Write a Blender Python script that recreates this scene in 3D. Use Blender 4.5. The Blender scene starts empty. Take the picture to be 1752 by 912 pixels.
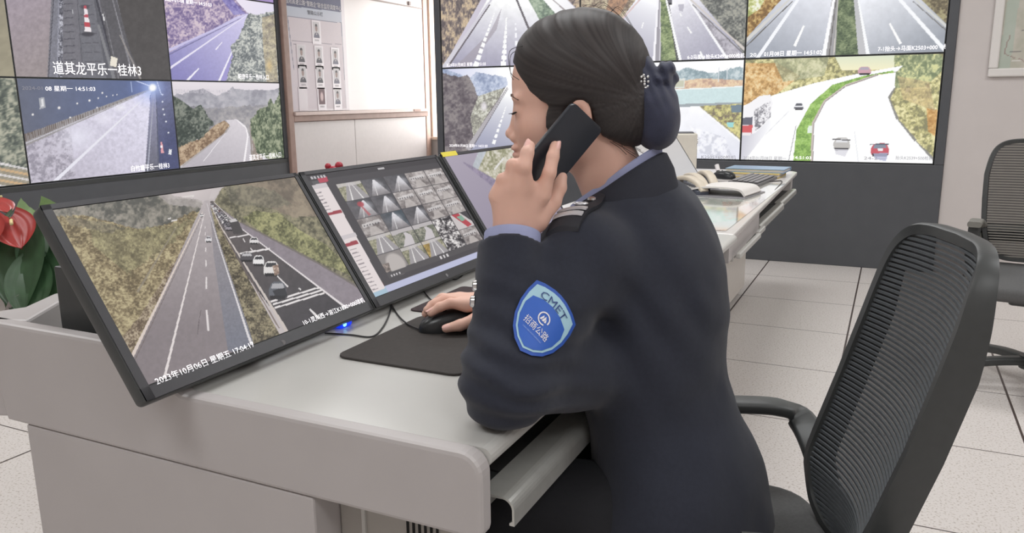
import bpy, bmesh, math, random
import numpy as np
from mathutils import Vector, Matrix
from mathutils.bvhtree import BVHTree

SC = bpy.context.scene
COL = SC.collection
V = Vector

# ------------------------------------------------------------------ camera
CAMZ, YAW, PIT, ROL, FPX = 1.1325, -0.4487, 0.2086, -0.0112, 1346.5
CX, CY = 876.0, 456.0
_cy, _sy = math.cos(YAW), math.sin(YAW)
FWD = np.array([_sy * math.cos(PIT), _cy * math.cos(PIT), -math.sin(PIT)])
_r0 = np.array([_cy, -_sy, 0.0])
_u0 = np.cross(_r0, FWD)
RGT = math.cos(ROL) * _r0 + math.sin(ROL) * _u0
UPV = -math.sin(ROL) * _r0 + math.cos(ROL) * _u0
CAM = np.array([0.0, 0.0, CAMZ])
cam = bpy.data.cameras.new('camera')
cam.sensor_width = 36.0
cam.lens = 36.0 * FPX / 1752.0
cam.clip_start = 0.05
cam_o = bpy.data.objects.new('camera', cam)
COL.objects.link(cam_o)
cam_o.matrix_world = Matrix(((RGT[0], UPV[0], -FWD[0], 0), (RGT[1], UPV[1], -FWD[1], 0), (RGT[2], UPV[2], -FWD[2], CAMZ), (0, 0, 0, 1)))
SC.camera = cam_o

# ------------------------------------------------------------------ world, lights, exposure
world = bpy.data.worlds.new('overcast_sky')
SC.world = world
world.use_nodes = True
wb = world.node_tree.nodes['Background']
wb.inputs[0].default_value = (1.0, 0.98, 0.95, 1)
wb.inputs[1].default_value = 2.0
SC.view_settings.view_transform = 'Standard'
SC.view_settings.look = 'None'
SC.view_settings.exposure = 0.0
SC.view_settings.gamma = 1.0
SC.view_settings.use_curve_mapping = False
SC.cycles.use_denoising = True
SC.cycles.max_bounces = 6
CEIL_Z = 2.8
LAMP_W = 18.8
LAMPS = [(-3.4, 1.2), (-3.4, 3.9), (-1.0, -0.6), (-0.9, 1.9), (-1.0, 4.3), (1.4, -0.6), (1.4, 1.6), (1.4, 3.9)]
for lx, ly in LAMPS:
    ld = bpy.data.lights.new('ceiling_panel_light', 'AREA')
    ld.shape = 'RECTANGLE'
    ld.size, ld.size_y = 1.18, 0.58
    ld.energy = LAMP_W
    ld.color = (0.965, 0.985, 1.0)
    lo = bpy.data.objects.new('ceiling_panel_light', ld)
    lo.location = (lx, ly, CEIL_Z - 0.03)
    COL.objects.link(lo)
# daylight through the window
ld = bpy.data.lights.new('window_daylight', 'AREA')
ld.shape = 'RECTANGLE'
ld.size, ld.size_y = 1.9, 1.6
ld.energy = 52.0
ld.color = (1.0, 0.985, 0.975)
lo = bpy.data.objects.new('window_daylight', ld)
lo.location = (-3.95, 8.55, 1.55)
lo.rotation_euler = (math.radians(90), 0, math.radians(180))
lo.rotation_euler = (math.radians(-90), 0, 0)
COL.objects.link(lo)

# ------------------------------------------------------------------ geometry helpers
def ray(x, y):
    return FWD + RGT * ((x - CX) / FPX) - UPV * ((y - CY) / FPX)

def atz(x, y, z):
    d = ray(x, y)
    return V(CAM + d * ((z - CAMZ) / d[2]))

def atd(x, y, dep):
    return V(CAM + ray(x, y) * dep)

def onplane(x, y, p, n):
    d = ray(x, y)
    p = np.array(p, float); n = np.array(n, float)
    return V(CAM + d * (((p - CAM) @ n) / (d @ n)))

def lin(c):
    c = np.asarray(c, float)
    return np.where(c <= 0.04045, c / 12.92, ((c + 0.055) / 1.055) ** 2.4)

def s255(r, g, b):
    l = lin(np.array([r, g, b]) / 255.0)
    return (float(l[0]), float(l[1]), float(l[2]), 1.0)

MATS = {}
def mat(name, rgb, rough=0.5, metal=0.0, spec=0.5, noise=0.06, nscale=30.0, bump=0.0, bscale=200.0, emit=None, estr=0.0, attr=None, coat=0.0, alpha=1.0, trans=0.0, sheen=0.0):
    if name in MATS:
        return MATS[name]
    m = bpy.data.materials.new(name)
    m.use_nodes = True
    nt = m.node_tree
    b = nt.nodes['Principled BSDF']
    b.inputs['Roughness'].default_value = rough
    b.inputs['Metallic'].default_value = metal
    b.inputs['Specular IOR Level'].default_value = spec
    b.inputs['Coat Weight'].default_value = coat
    b.inputs['Alpha'].default_value = alpha
    b.inputs['Transmission Weight'].default_value = trans
    b.inputs['Sheen Weight'].default_value = sheen
    tc = nt.nodes.new('ShaderNodeTexCoord')
    if attr:
        a = nt.nodes.new('ShaderNodeAttribute')
        a.attribute_name = attr
        nt.links.new(a.outputs['Color'], b.inputs['Base Color'])
    else:
        col = s255(*rgb)
        if noise > 0:
            n = nt.nodes.new('ShaderNodeTexNoise')
            n.inputs['Scale'].default_value = nscale
            n.inputs['Detail'].default_value = 3.0
            nt.links.new(tc.outputs['Object'], n.inputs['Vector'])
            r = nt.nodes.new('ShaderNodeValToRGB')
            r.color_ramp.elements[0].position = 0.3
            r.color_ramp.elements[1].position = 0.7
            r.color_ramp.elements[0].color = tuple(c * (1 - noise) for c in col[:3]) + (1,)
            r.color_ramp.elements[1].color = tuple(min(1, c * (1 + noise)) for c in col[:3]) + (1,)
            nt.links.new(n.outputs['Fac'], r.inputs['Fac'])
            nt.links.new(r.outputs['Color'], b.inputs['Base Color'])
        else:
            b.inputs['Base Color'].default_value = col
    if bump > 0:
        n2 = nt.nodes.new('ShaderNodeTexNoise')
        n2.inputs['Scale'].default_value = bscale
        n2.inputs['Detail'].default_value = 2.0
        nt.links.new(tc.outputs['Object'], n2.inputs['Vector'])
        bp = nt.nodes.new('ShaderNodeBump')
        bp.inputs['Strength'].default_value = bump
        bp.inputs['Distance'].default_value = 0.002
        nt.links.new(n2.outputs['Fac'], bp.inputs['Height'])
        nt.links.new(bp.outputs['Normal'], b.inputs['Normal'])
    if emit is not None:
        if emit == 'attr':
            a = nt.nodes.new('ShaderNodeAttribute')
            a.attribute_name = 'Col'
            nt.links.new(a.outputs['Color'], b.inputs['Emission Color'])
        else:
            b.inputs['Emission Color'].default_value = s255(*emit)
        b.inputs['Emission Strength'].default_value = estr
    MATS[name] = m
    return m

def link(name, me, m=None, parent=None, smooth=False, auto=None):
    o = bpy.data.objects.new(name, me)
    COL.objects.link(o)
    if m is not None:
        ms = m if isinstance(m, (list, tuple)) else [m]
        for mm in ms:
            me.materials.append(mm)
    if smooth or auto:
        me.polygons.foreach_set('use_smooth', [True] * len(me.polygons))
    if auto:
        me.set_sharp_from_angle(angle=math.radians(auto))
    if parent is not None:
        o.parent = parent
    return o

def tag(o, label=None, cat=None, group=None, kind=None):
    if label: o['label'] = label
    if cat: o['category'] = cat
    if group: o['group'] = group
    if kind: o['kind'] = kind
    return o

def empty(name, loc=(0, 0, 0), rz=0.0, parent=None):
    o = bpy.data.objects.new(name, None)
    o.location = loc
    o.rotation_euler = (0, 0, rz)
    o.empty_display_size = 0.05
    COL.objects.link(o)
    if parent is not None:
        o.parent = parent
    return o

class MB:
    """collects shapes into one mesh"""
    def __init__(self):
        self.bm = bmesh.new()
    def box(self, lo, hi, M=None, bev=0.0, seg=2):
        r = bmesh.ops.create_cube(self.bm, size=1.0)
        vs = r['verts']
        lo = V(lo); hi = V(hi)
        c = (lo + hi) / 2; s = hi - lo
        for v in vs:
            v.co = V((v.co.x * s.x, v.co.y * s.y, v.co.z * s.z)) + c
        if bev > 0:
            es = list({e for v in vs for e in v.link_edges})
            rr = bmesh.ops.bevel(self.bm, geom=es, offset=bev, segments=seg, affect='EDGES', profile=0.5)
            vs = list({v for f in rr['faces'] for v in f.verts} | {v for v in vs if v.is_valid})
        if M is not None:
            for v in vs:
                v.co = M @ v.co
        return self
    def prism(self, poly, a, b, axis='y', M=None, bev=0.0, seg=2):
        """poly: 2D points; extruded from a to b along the axis"""
        def P(p, t):
            if axis == 'y': return V((p[0], t, p[1]))
            if axis == 'x': return V((t, p[0], p[1]))
            return V((p[0], p[1], t))
        va = [self.bm.verts.new(P(p, a)) for p in poly]
        vb = [self.bm.verts.new(P(p, b)) for p in poly]
        n = len(poly)
        fs = [self.bm.faces.new(va), self.bm.faces.new(vb[::-1])]
        for i in range(n):
            fs.append(self.bm.faces.new((va[i], vb[i], vb[(i + 1) % n], va[(i + 1) % n])))
        bmesh.ops.recalc_face_normals(self.bm, faces=fs)
        vs = va + vb
        if bev > 0:
            es = list({e for f in fs[:2] for e in f.edges})
            rr = bmesh.ops.bevel(self.bm, geom=es, offset=bev, segments=seg, affect='EDGES', profile=0.5)
            vs = list({v for f in rr['faces'] for v in f.verts} | {v for v in vs if v.is_valid})
        if M is not None:
            for v in vs:
                v.co = M @ v.co
        return self
    def sweep(self, pts, prof, up=(0, 0, 1), closed=False, scale=None, caps=True):
        """sweep a 2D profile (side, up) along pts"""
        pts = [V(p) for p in pts]
        n = len(pts)
        rings = []
        upv = V(up)
        for i, p in enumerate(pts):
            if closed:
                t = (pts[(i + 1) % n] - pts[i - 1])
            else:
                t = pts[min(i + 1, n - 1)] - pts[max(i - 1, 0)]
            t.normalize()
            s = t.cross(upv)
            if s.length < 1e-5:
                s = t.cross(V((1, 0, 0)))
            s.normalize()
            u = s.cross(t)
            k = scale[i] if scale else 1.0
            rings.append([self.bm.verts.new(p + s * (a * k) + u * (b * k)) for a, b in prof])
        m = len(prof)
        fs = []
        for i in range(n if closed else n - 1):
            A, B = rings[i], rings[(i + 1) % n]
            for j in range(m):
                fs.append(self.bm.faces.new((A[j], A[(j + 1) % m], B[(j + 1) % m], B[j])))
        if not closed and caps:
            fs.append(self.bm.faces.new(rings[0][::-1]))
            fs.append(self.bm.faces.new(rings[-1]))
        bmesh.ops.recalc_face_normals(self.bm, faces=fs)
        return self
    def tube(self, pts, r, seg=8, closed=False, radii=None):
        prof = [(math.cos(2 * math.pi * k / seg) * r, math.sin(2 * math.pi * k / seg) * r) for k in range(seg)]
        sc = [q / r for q in radii] if radii else None
        return self.sweep(pts, prof, closed=closed, scale=sc, up=(0.013, 0.021, 1))
    def lathe(self, prof, c=(0, 0, 0), seg=24, M=None):
        rings = []
        for r, z in prof:
            rings.append([self.bm.verts.new(V((c[0] + r * math.cos(2 * math.pi * k / seg), c[1] + r * math.sin(2 * math.pi * k / seg), c[2] + z))) for k in range(seg)])
        fs = []
        for i in range(len(rings) - 1):
            for k in range(seg):
                fs.append(self.bm.faces.new((rings[i][k], rings[i][(k + 1) % seg], rings[i + 1][(k + 1) % seg], rings[i + 1][k])))
        if prof[0][0] > 1e-6: fs.append(self.bm.faces.new(rings[0][::-1]))
        if prof[-1][0] > 1e-6: fs.append(self.bm.faces.new(rings[-1]))
        bmesh.ops.recalc_face_normals(self.bm, faces=fs)
        if M is not None:
            for ri in rings:
                for v in ri: v.co = M @ v.co
        return self
    def cyl(self, a, b, r, seg=16, r2=None):
        a = V(a); b = V(b)
        ax = (b - a)
        q = ax.to_track_quat('Z', 'Y').to_matrix().to_4x4()
        M = Matrix.Translation(a) @ q
        L = ax.length
        return self.lathe([(r, 0), (r2 if r2 is not None else r, L)], seg=seg, M=M)
    def ball(self, c, r, seg=12, sc=(1, 1, 1)):
        M = Matrix.Translation(V(c)) @ Matrix.Diagonal((r * sc[0], r * sc[1], r * sc[2], 1))
        bmesh.ops.create_uvsphere(self.bm, u_segments=seg, v_segments=max(6, seg // 2 + 2), radius=1.0, matrix=M)
        return self
    def poly(self, pts):
        self.bm.faces.new([self.bm.verts.new(V(p)) for p in pts])
        return self
    def build(self, name, m=None, parent=None, smooth=False, auto=None):
        me = bpy.data.meshes.new(name)
        bmesh.ops.remove_doubles(self.bm, verts=self.bm.verts, dist=1e-6)
        self.bm.to_mesh(me)
        self.bm.free()
        return link(name, me, m, parent, smooth, auto)

def rounded(w, h, r, n=4):
    out = []
    for cx, cy, a0 in ((w / 2 - r, h / 2 - r, 0), (-w / 2 + r, h / 2 - r, 90), (-w / 2 + r, -h / 2 + r, 180), (w / 2 - r, -h / 2 + r, 270)):
        for k in range(n + 1):
            a = math.radians(a0 + 90 * k / n)
            out.append((cx + r * math.cos(a), cy + r * math.sin(a)))
    return out

def smoothpts(pts, n=8):
    """Catmull-Rom"""
    P = [V(p) for p in pts]
    P = [P[0] * 2 - P[1]] + P + [P[-1] * 2 - P[-2]]
    out = []
    for i in range(1, len(P) - 2):
        for k in range(n):
            t = k / n
            a, b, c, d = P[i - 1], P[i], P[i + 1], P[i + 2]
            out.append(0.5 * ((2 * b) + (c - a) * t + (2 * a - 5 * b + 4 * c - d) * t * t + (3 * b - a - 3 * c + d) * t ** 3))
    out.append(P[-2])
    return out

def text_mesh(strings):
    """strings: list of (text, origin, xvec(full width), yvec(per em-height)) -> one mesh"""
    vs, fs = [], []
    for s, o, xv, yv in strings:
        c = bpy.data.curves.new('t', 'FONT')
        c.body = s
        c.resolution_u = 2
        ob = bpy.data.objects.new('t', c)
        COL.objects.link(ob)
        dg = bpy.context.evaluated_depsgraph_get()
        me = bpy.data.meshes.new_from_object(ob.evaluated_get(dg))
        bpy.data.objects.remove(ob)
        bpy.data.curves.remove(c)
        if not len(me.vertices): continue
        co = np.empty(len(me.vertices) * 3); me.vertices.foreach_get('co', co); co = co.reshape(-1, 3)
        x0, x1 = co[:, 0].min(), co[:, 0].max()
        b = len(vs)
        o = V(o); xv = V(xv); yv = V(yv)
        for p in co:
            vs.append(o + xv * ((p[0] - x0) / (x1 - x0)) + yv * p[1])
        for p in me.polygons:
            fs.append([b + i for i in p.vertices])
        bpy.data.meshes.remove(me)
    me = bpy.data.meshes.new('lettering')
    me.from_pydata(vs, [], fs)
    return me

# numpy value noise -------------------------------------------------
def _hash(i, j, k, seed):
    n = (i * 374761393 + j * 668265263 + k * 2147483647 + seed * 974634653) & 0xFFFFFFFF
    n = ((n ^ (n >> 13)) * 1274126177) & 0xFFFFFFFF
    return ((n ^ (n >> 16)) & 0xFFFF) / 65535.0

def noise2(x, y, seed=0):
    xi = np.floor(x).astype(np.int64); yi = np.floor(y).astype(np.int64)
    fx = x - xi; fy = y - yi
    fx = fx * fx * (3 - 2 * fx); fy = fy * fy * (3 - 2 * fy)
    a = _hash(xi, yi, 0, seed); b = _hash(xi + 1, yi, 0, seed)
    c = _hash(xi, yi + 1, 0, seed); d = _hash(xi + 1, yi + 1, 0, seed)
    return (a * (1 - fx) + b * fx) * (1 - fy) + (c * (1 - fx) + d * fx) * fy

def fbm2(x, y, seed=0, octv=4):
    s = 0; a = 0.5; t = 0
    for o in range(octv):
        s = s + a * noise2(x * 2 ** o + 17 * o, y * 2 ** o + 31 * o, seed + o); t += a; a *= 0.62
    return s / t

def noise3(p, seed=0):
    i = np.floor(p).astype(np.int64); f = p - i
    f = f * f * (3 - 2 * f)
    r = 0
    for dx in (0, 1):
        for dy in (0, 1):
            for dz in (0, 1):
                w = (f[:, 0] if dx else 1 - f[:, 0]) * (f[:, 1] if dy else 1 - f[:, 1]) * (f[:, 2] if dz else 1 - f[:, 2])
                r = r + w * _hash(i[:, 0] + dx, i[:, 1] + dy, i[:, 2] + dz, seed)
    return r

# ------------------------------------------------------------------ shared materials
M_WALL = mat('wall_paint', (207, 200, 197), 0.75, noise=0.02, nscale=6, bump=0.05, bscale=120)
M_CEIL = mat('ceiling_white', (235, 233, 230), 0.8, noise=0.02)
M_STEEL = mat('grey_white_powder_coat', (184, 179, 178), 0.45, noise=0.02, nscale=8, bump=0.04, bscale=600)
M_TOP = mat('grey_white_desktop', (194, 193, 189), 0.3, noise=0.02, nscale=5)
M_BLACK = mat('black_plastic', (64, 66, 66), 0.4, noise=0.06, nscale=60, bump=0.04, bscale=900)
M_DARK = mat('charcoal_cabinet_paint', (82, 84, 88), 0.5, noise=0.04, nscale=10)
M_RUB = mat('black_rubber', (64, 60, 58), 0.85, noise=0.08, nscale=120, bump=0.15, bscale=1500)
M_ALU = mat('brushed_aluminium', (200, 200, 195), 0.33, metal=0.5, noise=0.05, nscale=40)
M_CHROME = mat('chrome', (215, 215, 215), 0.15, metal=1.0, noise=0)
M_WOOD = mat('brown_pink_wood_trim', (158, 132, 122), 0.5, noise=0.1, nscale=14)
M_WHITE = mat('white_enamel_board', (232, 228, 229), 0.22, noise=0.01, nscale=4)
M_SCREEN = mat('lit_screen', (6, 6, 7), 0.35, noise=0, spec=0.25, emit='attr', estr=1.0)
M_CAPW = mat('white_caption_light', (240, 240, 240), 0.5, noise=0, emit=(250, 246, 250), estr=1.0)
M_CAPD = mat('dim_caption_light', (90, 90, 95), 0.5, noise=0, emit=(120, 118, 126), estr=1.0)
M_PRINT_D = mat('dark_print', (70, 68, 78), 0.7, noise=0)
M_PRINT_W = mat('white_print', (235, 233, 236), 0.6, noise=0)
M_BEIGE = mat('beige_plastic', (214, 203, 185), 0.45, noise=0.03)
M_PAPER = mat('paper', (226, 222, 218), 0.85, noise=0.02)

# ------------------------------------------------------------------ the room
def wallbox(name, lo, hi, m, bev=0):
    o = MB().box(lo, hi, bev=bev).build(name, m)
    return tag(o, kind='structure')

XL, YW, YF, XR, YB = -5.03, 5.71, 8.2, 3.2, -2.5
# floor: 600 mm raised floor tiles with dark joints, grid as in the photo
mf = bpy.data.materials.new('speckled_floor_tile'); mf.use_nodes = True
nt = mf.node_tree; b = nt.nodes['Principled BSDF']
b.inputs['Roughness'].default_value = 0.42
tc = nt.nodes.new('ShaderNodeTexCoord')
sep = nt.nodes.new('ShaderNodeSeparateXYZ'); nt.links.new(tc.outputs['Object'], sep.inputs[0])
def mth(op, a, bb=None):
    n = nt.nodes.new('ShaderNodeMath'); n.operation = op
    for i, v in enumerate((a, bb)):
        if v is None: continue
        if isinstance(v, (int, float)): n.inputs[i].default_value = v
        else: nt.links.new(v, n.inputs[i])
    return n.outputs[0]
def joint(axis_out, off, half):
    t = mth('DIVIDE', mth('SUBTRACT', axis_out, off), 0.6)
    fr = mth('FRACT', mth('ADD', t, 100.0))
    d = mth('MULTIPLY', mth('MINIMUM', fr, mth('SUBTRACT', 1.0, fr)), 0.6)
    return mth('LESS_THAN', d, half)
jx = joint(sep.outputs['X'], -0.726, 0.0042)
jy = joint(sep.outputs['Y'], 5.205, 0.0026)
j = mth('MAXIMUM', jx, jy)
spk = nt.nodes.new('ShaderNodeTexNoise'); spk.inputs['Scale'].default_value = 140.0; spk.inputs['Detail'].default_value = 2.0
nt.links.new(tc.outputs['Object'], spk.inputs['Vector'])
rmp = nt.nodes.new('ShaderNodeValToRGB')
rmp.color_ramp.elements[0].position = 0.30; rmp.color_ramp.elements[0].color = s255(178, 168, 158)
rmp.color_ramp.elements[1].position = 0.46; rmp.color_ramp.elements[1].color = s255(219, 213, 209)
nt.links.new(spk.outputs['Fac'], rmp.inputs['Fac'])
mx = nt.nodes.new('ShaderNodeMix'); mx.data_type = 'RGBA'
nt.links.new(j, mx.inputs[0]); nt.links.new(rmp.outputs['Color'], mx.inputs[6]); mx.inputs[7].default_value = s255(72, 60, 56)
nt.links.new(mx.outputs[2], b.inputs['Base Color'])
tag(MB().box((XL, YB, -0.05), (XR, YF, 0)).build('floor', mf), kind='structure')
wallbox('ceiling', (XL, YB, CEIL_Z), (XR, YF, CEIL_Z + 0.1), M_CEIL)
wallbox('wall_left', (XL - 0.1, YB, 0), (XL, YF, CEIL_Z), M_WALL)
wallbox('wall_right', (XR, YB, 0), (XR + 0.1, YF, CEIL_Z), M_WALL)
wallbox('wall_front', (XL, YB - 0.1, 0), (XR, YB, CEIL_Z), M_WALL)
wallbox('wall_back', (0.302, YW + 0.004, 0), (XR, YW + 0.16, CEIL_Z), M_WALL)
# far wall with the window behind the video wall
wx0, wx1, wz0, wz1 = -4.99, -2.95, 0.70, 2.4
w = MB()
w.box((XL, YF, 0), (XR, YF + 0.16, wz0)).box((XL, YF, wz1), (XR, YF + 0.16, CEIL_Z))
w.box((XL, YF, wz0), (wx0, YF + 0.16, wz1)).box((wx1, YF, wz0), (XR, YF + 0.16, wz1))
tag(w.build('wall_far', M_WALL), kind='structure')
w = MB()
for a, c in (((wx0, YF - 0.01, wz0), (wx0 + 0.02, YF + 0.1, wz1)), ((wx1 - 0.03, YF - 0.01, wz0), (wx1, YF + 0.1, wz1)), ((-3.96, YF, wz0), (-3.92, YF + 0.1, wz1)), ((wx0, YF - 0.01, wz1 - 0.03), (wx1, YF + 0.1, wz1)), ((wx0, YF - 0.05, wz0 - 0.02), (wx1, YF + 0.1, wz0 + 0.012))):
    w.box(a, c, bev=0.004)
tag(w.build('window_1', mat('cream_window_frame', (232, 214, 196), 0.4)), kind='structure')
# what stands outside that window
M_HEDGE = mat('pale_autumn_leaves', (196, 186, 130), 0.8, noise=0.35, nscale=9)
hb = bmesh.new()
rnd = random.Random(4)
for k in range(420):
    c = V((rnd.uniform(-7.6, -2.4), 10.6 + rnd.uniform(-0.35, 0.35), rnd.uniform(0.0, 2.0)))
    q = Matrix.Translation(c) @ Matrix.Rotation(rnd.uniform(0, 6.28), 4, 'Z') @ Matrix.Rotation(rnd.uniform(-0.9, 0.9), 4, 'X')
    bmesh.ops.create_circle(hb, cap_ends=True, segments=6, radius=rnd.uniform(0.08, 0.18), matrix=q)
me = bpy.data.meshes.new('hedge'); hb.to_mesh(me); hb.free()
tag(link('hedge', me, M_HEDGE), 'pale yellow green hedge seen in the window strip beyond the whiteboard', 'hedge')
tag(MB().box((-12, YF + 0.2, -0.3), (6, 16, -0.1)).build('ground', mat('pale_ground', (214, 204, 184), 0.9)), kind='structure')
# wooden trims on the left wall
tag(MB().box((XL, 5.657, 0), (-4.945, 5.728, 2.75), bev=0.006).build('trim_1', M_WOOD), kind='structure')
tag(MB().box((XL, 8.06, 0), (-4.975, 8.15, 2.75), bev=0.006).build('trim_2', mat('pale_wood_trim', (205, 176, 164), 0.5, noise=0.06)), kind='structure')
# lower wall panels under the whiteboard
w = MB().box((XL, 5.732, 0.05), (-4.985, 6.68, 0.955), bev=0.004).box((XL, 6.685, 0.05), (-4.985, 8.058, 0.955), bev=0.004)
tag(w.build('wall_panel', mat('off_white_panel', (216, 211, 211), 0.4, noise=0.02)), kind='structure')
for lx, ly in LAMPS:
    o = MB().box((lx - 0.6, ly - 0.3, CEIL_Z - 0.02), (lx + 0.6, ly + 0.3, CEIL_Z - 0.001), bev=0.003).build('ceiling_light', mat('led_panel', (240, 240, 240), 0.5, noise=0, emit=(255, 250, 245), estr=1.2))
    tag(o, 'rectangular white LED panel light recessed in the ceiling', 'light', 'ceiling panel lights')
# ------------------------------------------------------------------ pictures shown on the screens
class Pic:
    """a lit picture on a flat screen: a grid of vertices with a colour each; polygons are given in photo pixels and lie on the screen's own plane"""
    def __init__(self, o, e, up, w, h, nx, ny):
        self.o, self.e, self.up, self.w, self.h, self.nx, self.ny = V(o), V(e), V(up), w, h, nx, ny
        u, v = np.meshgrid(np.linspace(0, 1, nx), np.linspace(0, 1, ny))
        self.u, self.v = u, v
        self.P = np.array(self.o)[None, None] + u[..., None] * np.array(self.e)[None, None] * w + v[..., None] * np.array(self.up)[None, None] * h
        d = self.P - CAM
        z = d @ FWD
        self.X = CX + FPX * (d @ RGT) / z
        self.Y = CY - FPX * (d @ UPV) / z
        self.c = np.zeros((ny, nx, 3)) + 0.3
    def xy(self, sp):
        return (self.X, self.Y) if sp == 'px' else (self.u, self.v)
    def mask(self, pts, sp='px'):
        x, y = self.xy(sp)
        m = np.zeros(x.shape, bool)
        n = len(pts)
        for i in range(n):
            x0, y0 = pts[i]; x1, y1 = pts[(i + 1) % n]
            if y0 == y1: continue
            c = ((y0 > y) != (y1 > y)) & (x < (x1 - x0) * (y - y0) / (y1 - y0) + x0)
            m ^= c
        return m
    def fill(self, rgb):
        self.c[:] = np.array(rgb) / 255.0
    def poly(self, pts, rgb, a=1.0, sp='px', tex=0.0, sc=3.0, seed=1):
        m = self.mask(pts, sp).astype(float) * a
        col = np.array(rgb)[None, None] / 255.0
        if tex:
            x, y = self.xy(sp)
            col = col * (1 + tex * (fbm2(x / sc, y / sc, seed, 3) - 0.5) * 2)[..., None]
        self.c = self.c * (1 - m[..., None]) + col * m[..., None]
    def grad(self, pts, p0, c0, p1, c1, sp='px', tex=0.0, sc=3.0, seed=1, pw=1.0):
        x, y = self.xy(sp)
        dx, dy = p1[0] - p0[0], p1[1] - p0[1]
        t = np.clip(((x - p0[0]) * dx + (y - p0[1]) * dy) / (dx * dx + dy * dy), 0, 1) ** pw
        col = (np.array(c0) * (1 - t[..., None]) + np.array(c1) * t[..., None]) / 255.0
        if tex:
            col = col * (1 + tex * (fbm2(x / sc, y / sc, seed, 3) - 0.5) * 2)[..., None]
        m = self.mask(pts, sp) if pts is not None else np.ones(x.shape, bool)
        self.c[m] = col[m]
    def leaves(self, pts, dark, mid, light, sc=6.0, seed=3, sp='px', a=1.0, soft=0.0, con=1.0, stretch=1.0):
        x, y = self.xy(sp)
        sc = sc * 0.72; con = con * 0.85
        n = fbm2(x / sc, y / sc / stretch, seed, 5)
        n2 = fbm2(x / (sc * 4), y / (sc * 4), seed + 9, 3)
        t = np.clip(0.5 + (n - 0.5) * 2.4 * con + (n2 - 0.5) * 1.7, 0, 1)[..., None]
        D, Mi, L = (np.array(q) / 255.0 for q in (dark, mid, light))
        col = np.where(t < 0.5, D + (Mi - D) * t * 2, Mi + (L - Mi) * (t * 2 - 1))
        if soft:
            wob = (fbm2(x / (sc * 1.3), y / (sc * 1.3), seed + 3, 3) - 0.5) * 2 * soft
            X, Y = self.X, self.Y
            if sp == 'px':
                self.X = X + wob; self.Y = Y + wob
                m = self.mask(pts, sp); self.X, self.Y = X, Y
            else:
                m = self.mask(pts, sp)
        else:
            m = self.mask(pts, sp)
        m = m[..., None] * a
        self.c = self.c * (1 - m) + col * m
    def line(self, p0, p1, w0, w1, rgb, a=1.0, sp='px'):
        dx, dy = p1[0] - p0[0], p1[1] - p0[1]
        L = math.hypot(dx, dy); nx, ny = -dy / L, dx / L
        self.poly([(p0[0] + nx * w0 / 2, p0[1] + ny * w0 / 2), (p1[0] + nx * w1 / 2, p1[1] + ny * w1 / 2), (p1[0] - nx * w1 / 2, p1[1] - ny * w1 / 2), (p0[0] - nx * w0 / 2, p0[1] - ny * w0 / 2)], rgb, a, sp)
    def dash(self, p0, p1, n, duty, w0, w1, rgb, pw=2.0):
        for k in range(n):
            a = (k / n) ** pw; b_ = ((k + duty) / n) ** pw
            f = lambda t: (p0[0] + (p1[0] - p0[0]) * t, p0[1] + (p1[1] - p0[1]) * t)
            self.line(f(a), f(b_), w0 + (w1 - w0) * a, w0 + (w1 - w0) * b_, rgb)
    def disc(self, c, r, rgb, a=1.0, soft=0.3, sy=1.0, sp='px'):
        x, y = self.xy(sp)
        d = np.sqrt((x - c[0]) ** 2 + ((y - c[1]) / sy) ** 2) / r
        m = np.clip((1 - d) / max(soft, 1e-3), 0, 1)[..., None] * a
        self.c = self.c * (1 - m) + np.array(rgb) / 255.0 * m
    def car(self, x0, y0, x1, y1, body, glass=(60, 60, 66)):
        w, h = x1 - x0, y1 - y0
        q = lambda a, b_: (x0 + w * a, y0 + h * b_)
        self.poly([q(0, .45), q(.15, .1), q(.3, 0), q(.75, 0), q(.9, .15), q(1, .5), q(1, .9), q(.9, 1), q(.1, 1), q(0, .85)], body)
        self.poly([q(.2, .12), q(.8, .1), q(.88, .4), q(.12, .42)], glass)
        self.poly([q(.05, .85), q(.95, .85), q(.9, 1.08), q(.1, 1.08)], (40, 38, 42))
    haze = (1.0, 0.0, 1.0)
    def build(self, name, parent, off=0.0, material=None):
        g = self.c.mean(2, keepdims=True)
        self.c = (g + (self.c - g) * self.haze[2]) * self.haze[0] + self.haze[1]
        nrm = self.e.cross(self.up)
        co = (self.P + np.array(nrm) * off).reshape(-1, 3)
        if parent is not None and parent.type == 'EMPTY':
            co = co - np.array(parent.location)
        nx, ny = self.nx, self.ny
        me = bpy.data.meshes.new(name)
        idx = np.arange(nx * ny).reshape(ny, nx)
        q = np.stack([idx[:-1, :-1], idx[:-1, 1:], idx[1:, 1:], idx[1:, :-1]], -1).reshape(-1, 4)
        me.vertices.add(nx * ny); me.vertices.foreach_set('co', co.ravel())
        me.loops.add(q.size); me.loops.foreach_set('vertex_index', q.ravel())
        me.polygons.add(len(q)); me.polygons.foreach_set('loop_start', np.arange(0, q.size, 4)); 
        me.update(calc_edges=True)
        at = me.color_attributes.new('Col', 'FLOAT_COLOR', 'POINT')
        c = np.ones((nx * ny, 4)); c[:, :3] = lin(np.clip(self.c.reshape(-1, 3), 0, 1))
        at.data.foreach_set('color', c.ravel().astype(np.float32))
        return link(name, me, material or M_SCREEN, parent)

def on_pic(pc, x, y, lift=0.0008):
    n = pc.e.cross(pc.up)
    return onplane(x, y, pc.o + n * lift, n)

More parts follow.
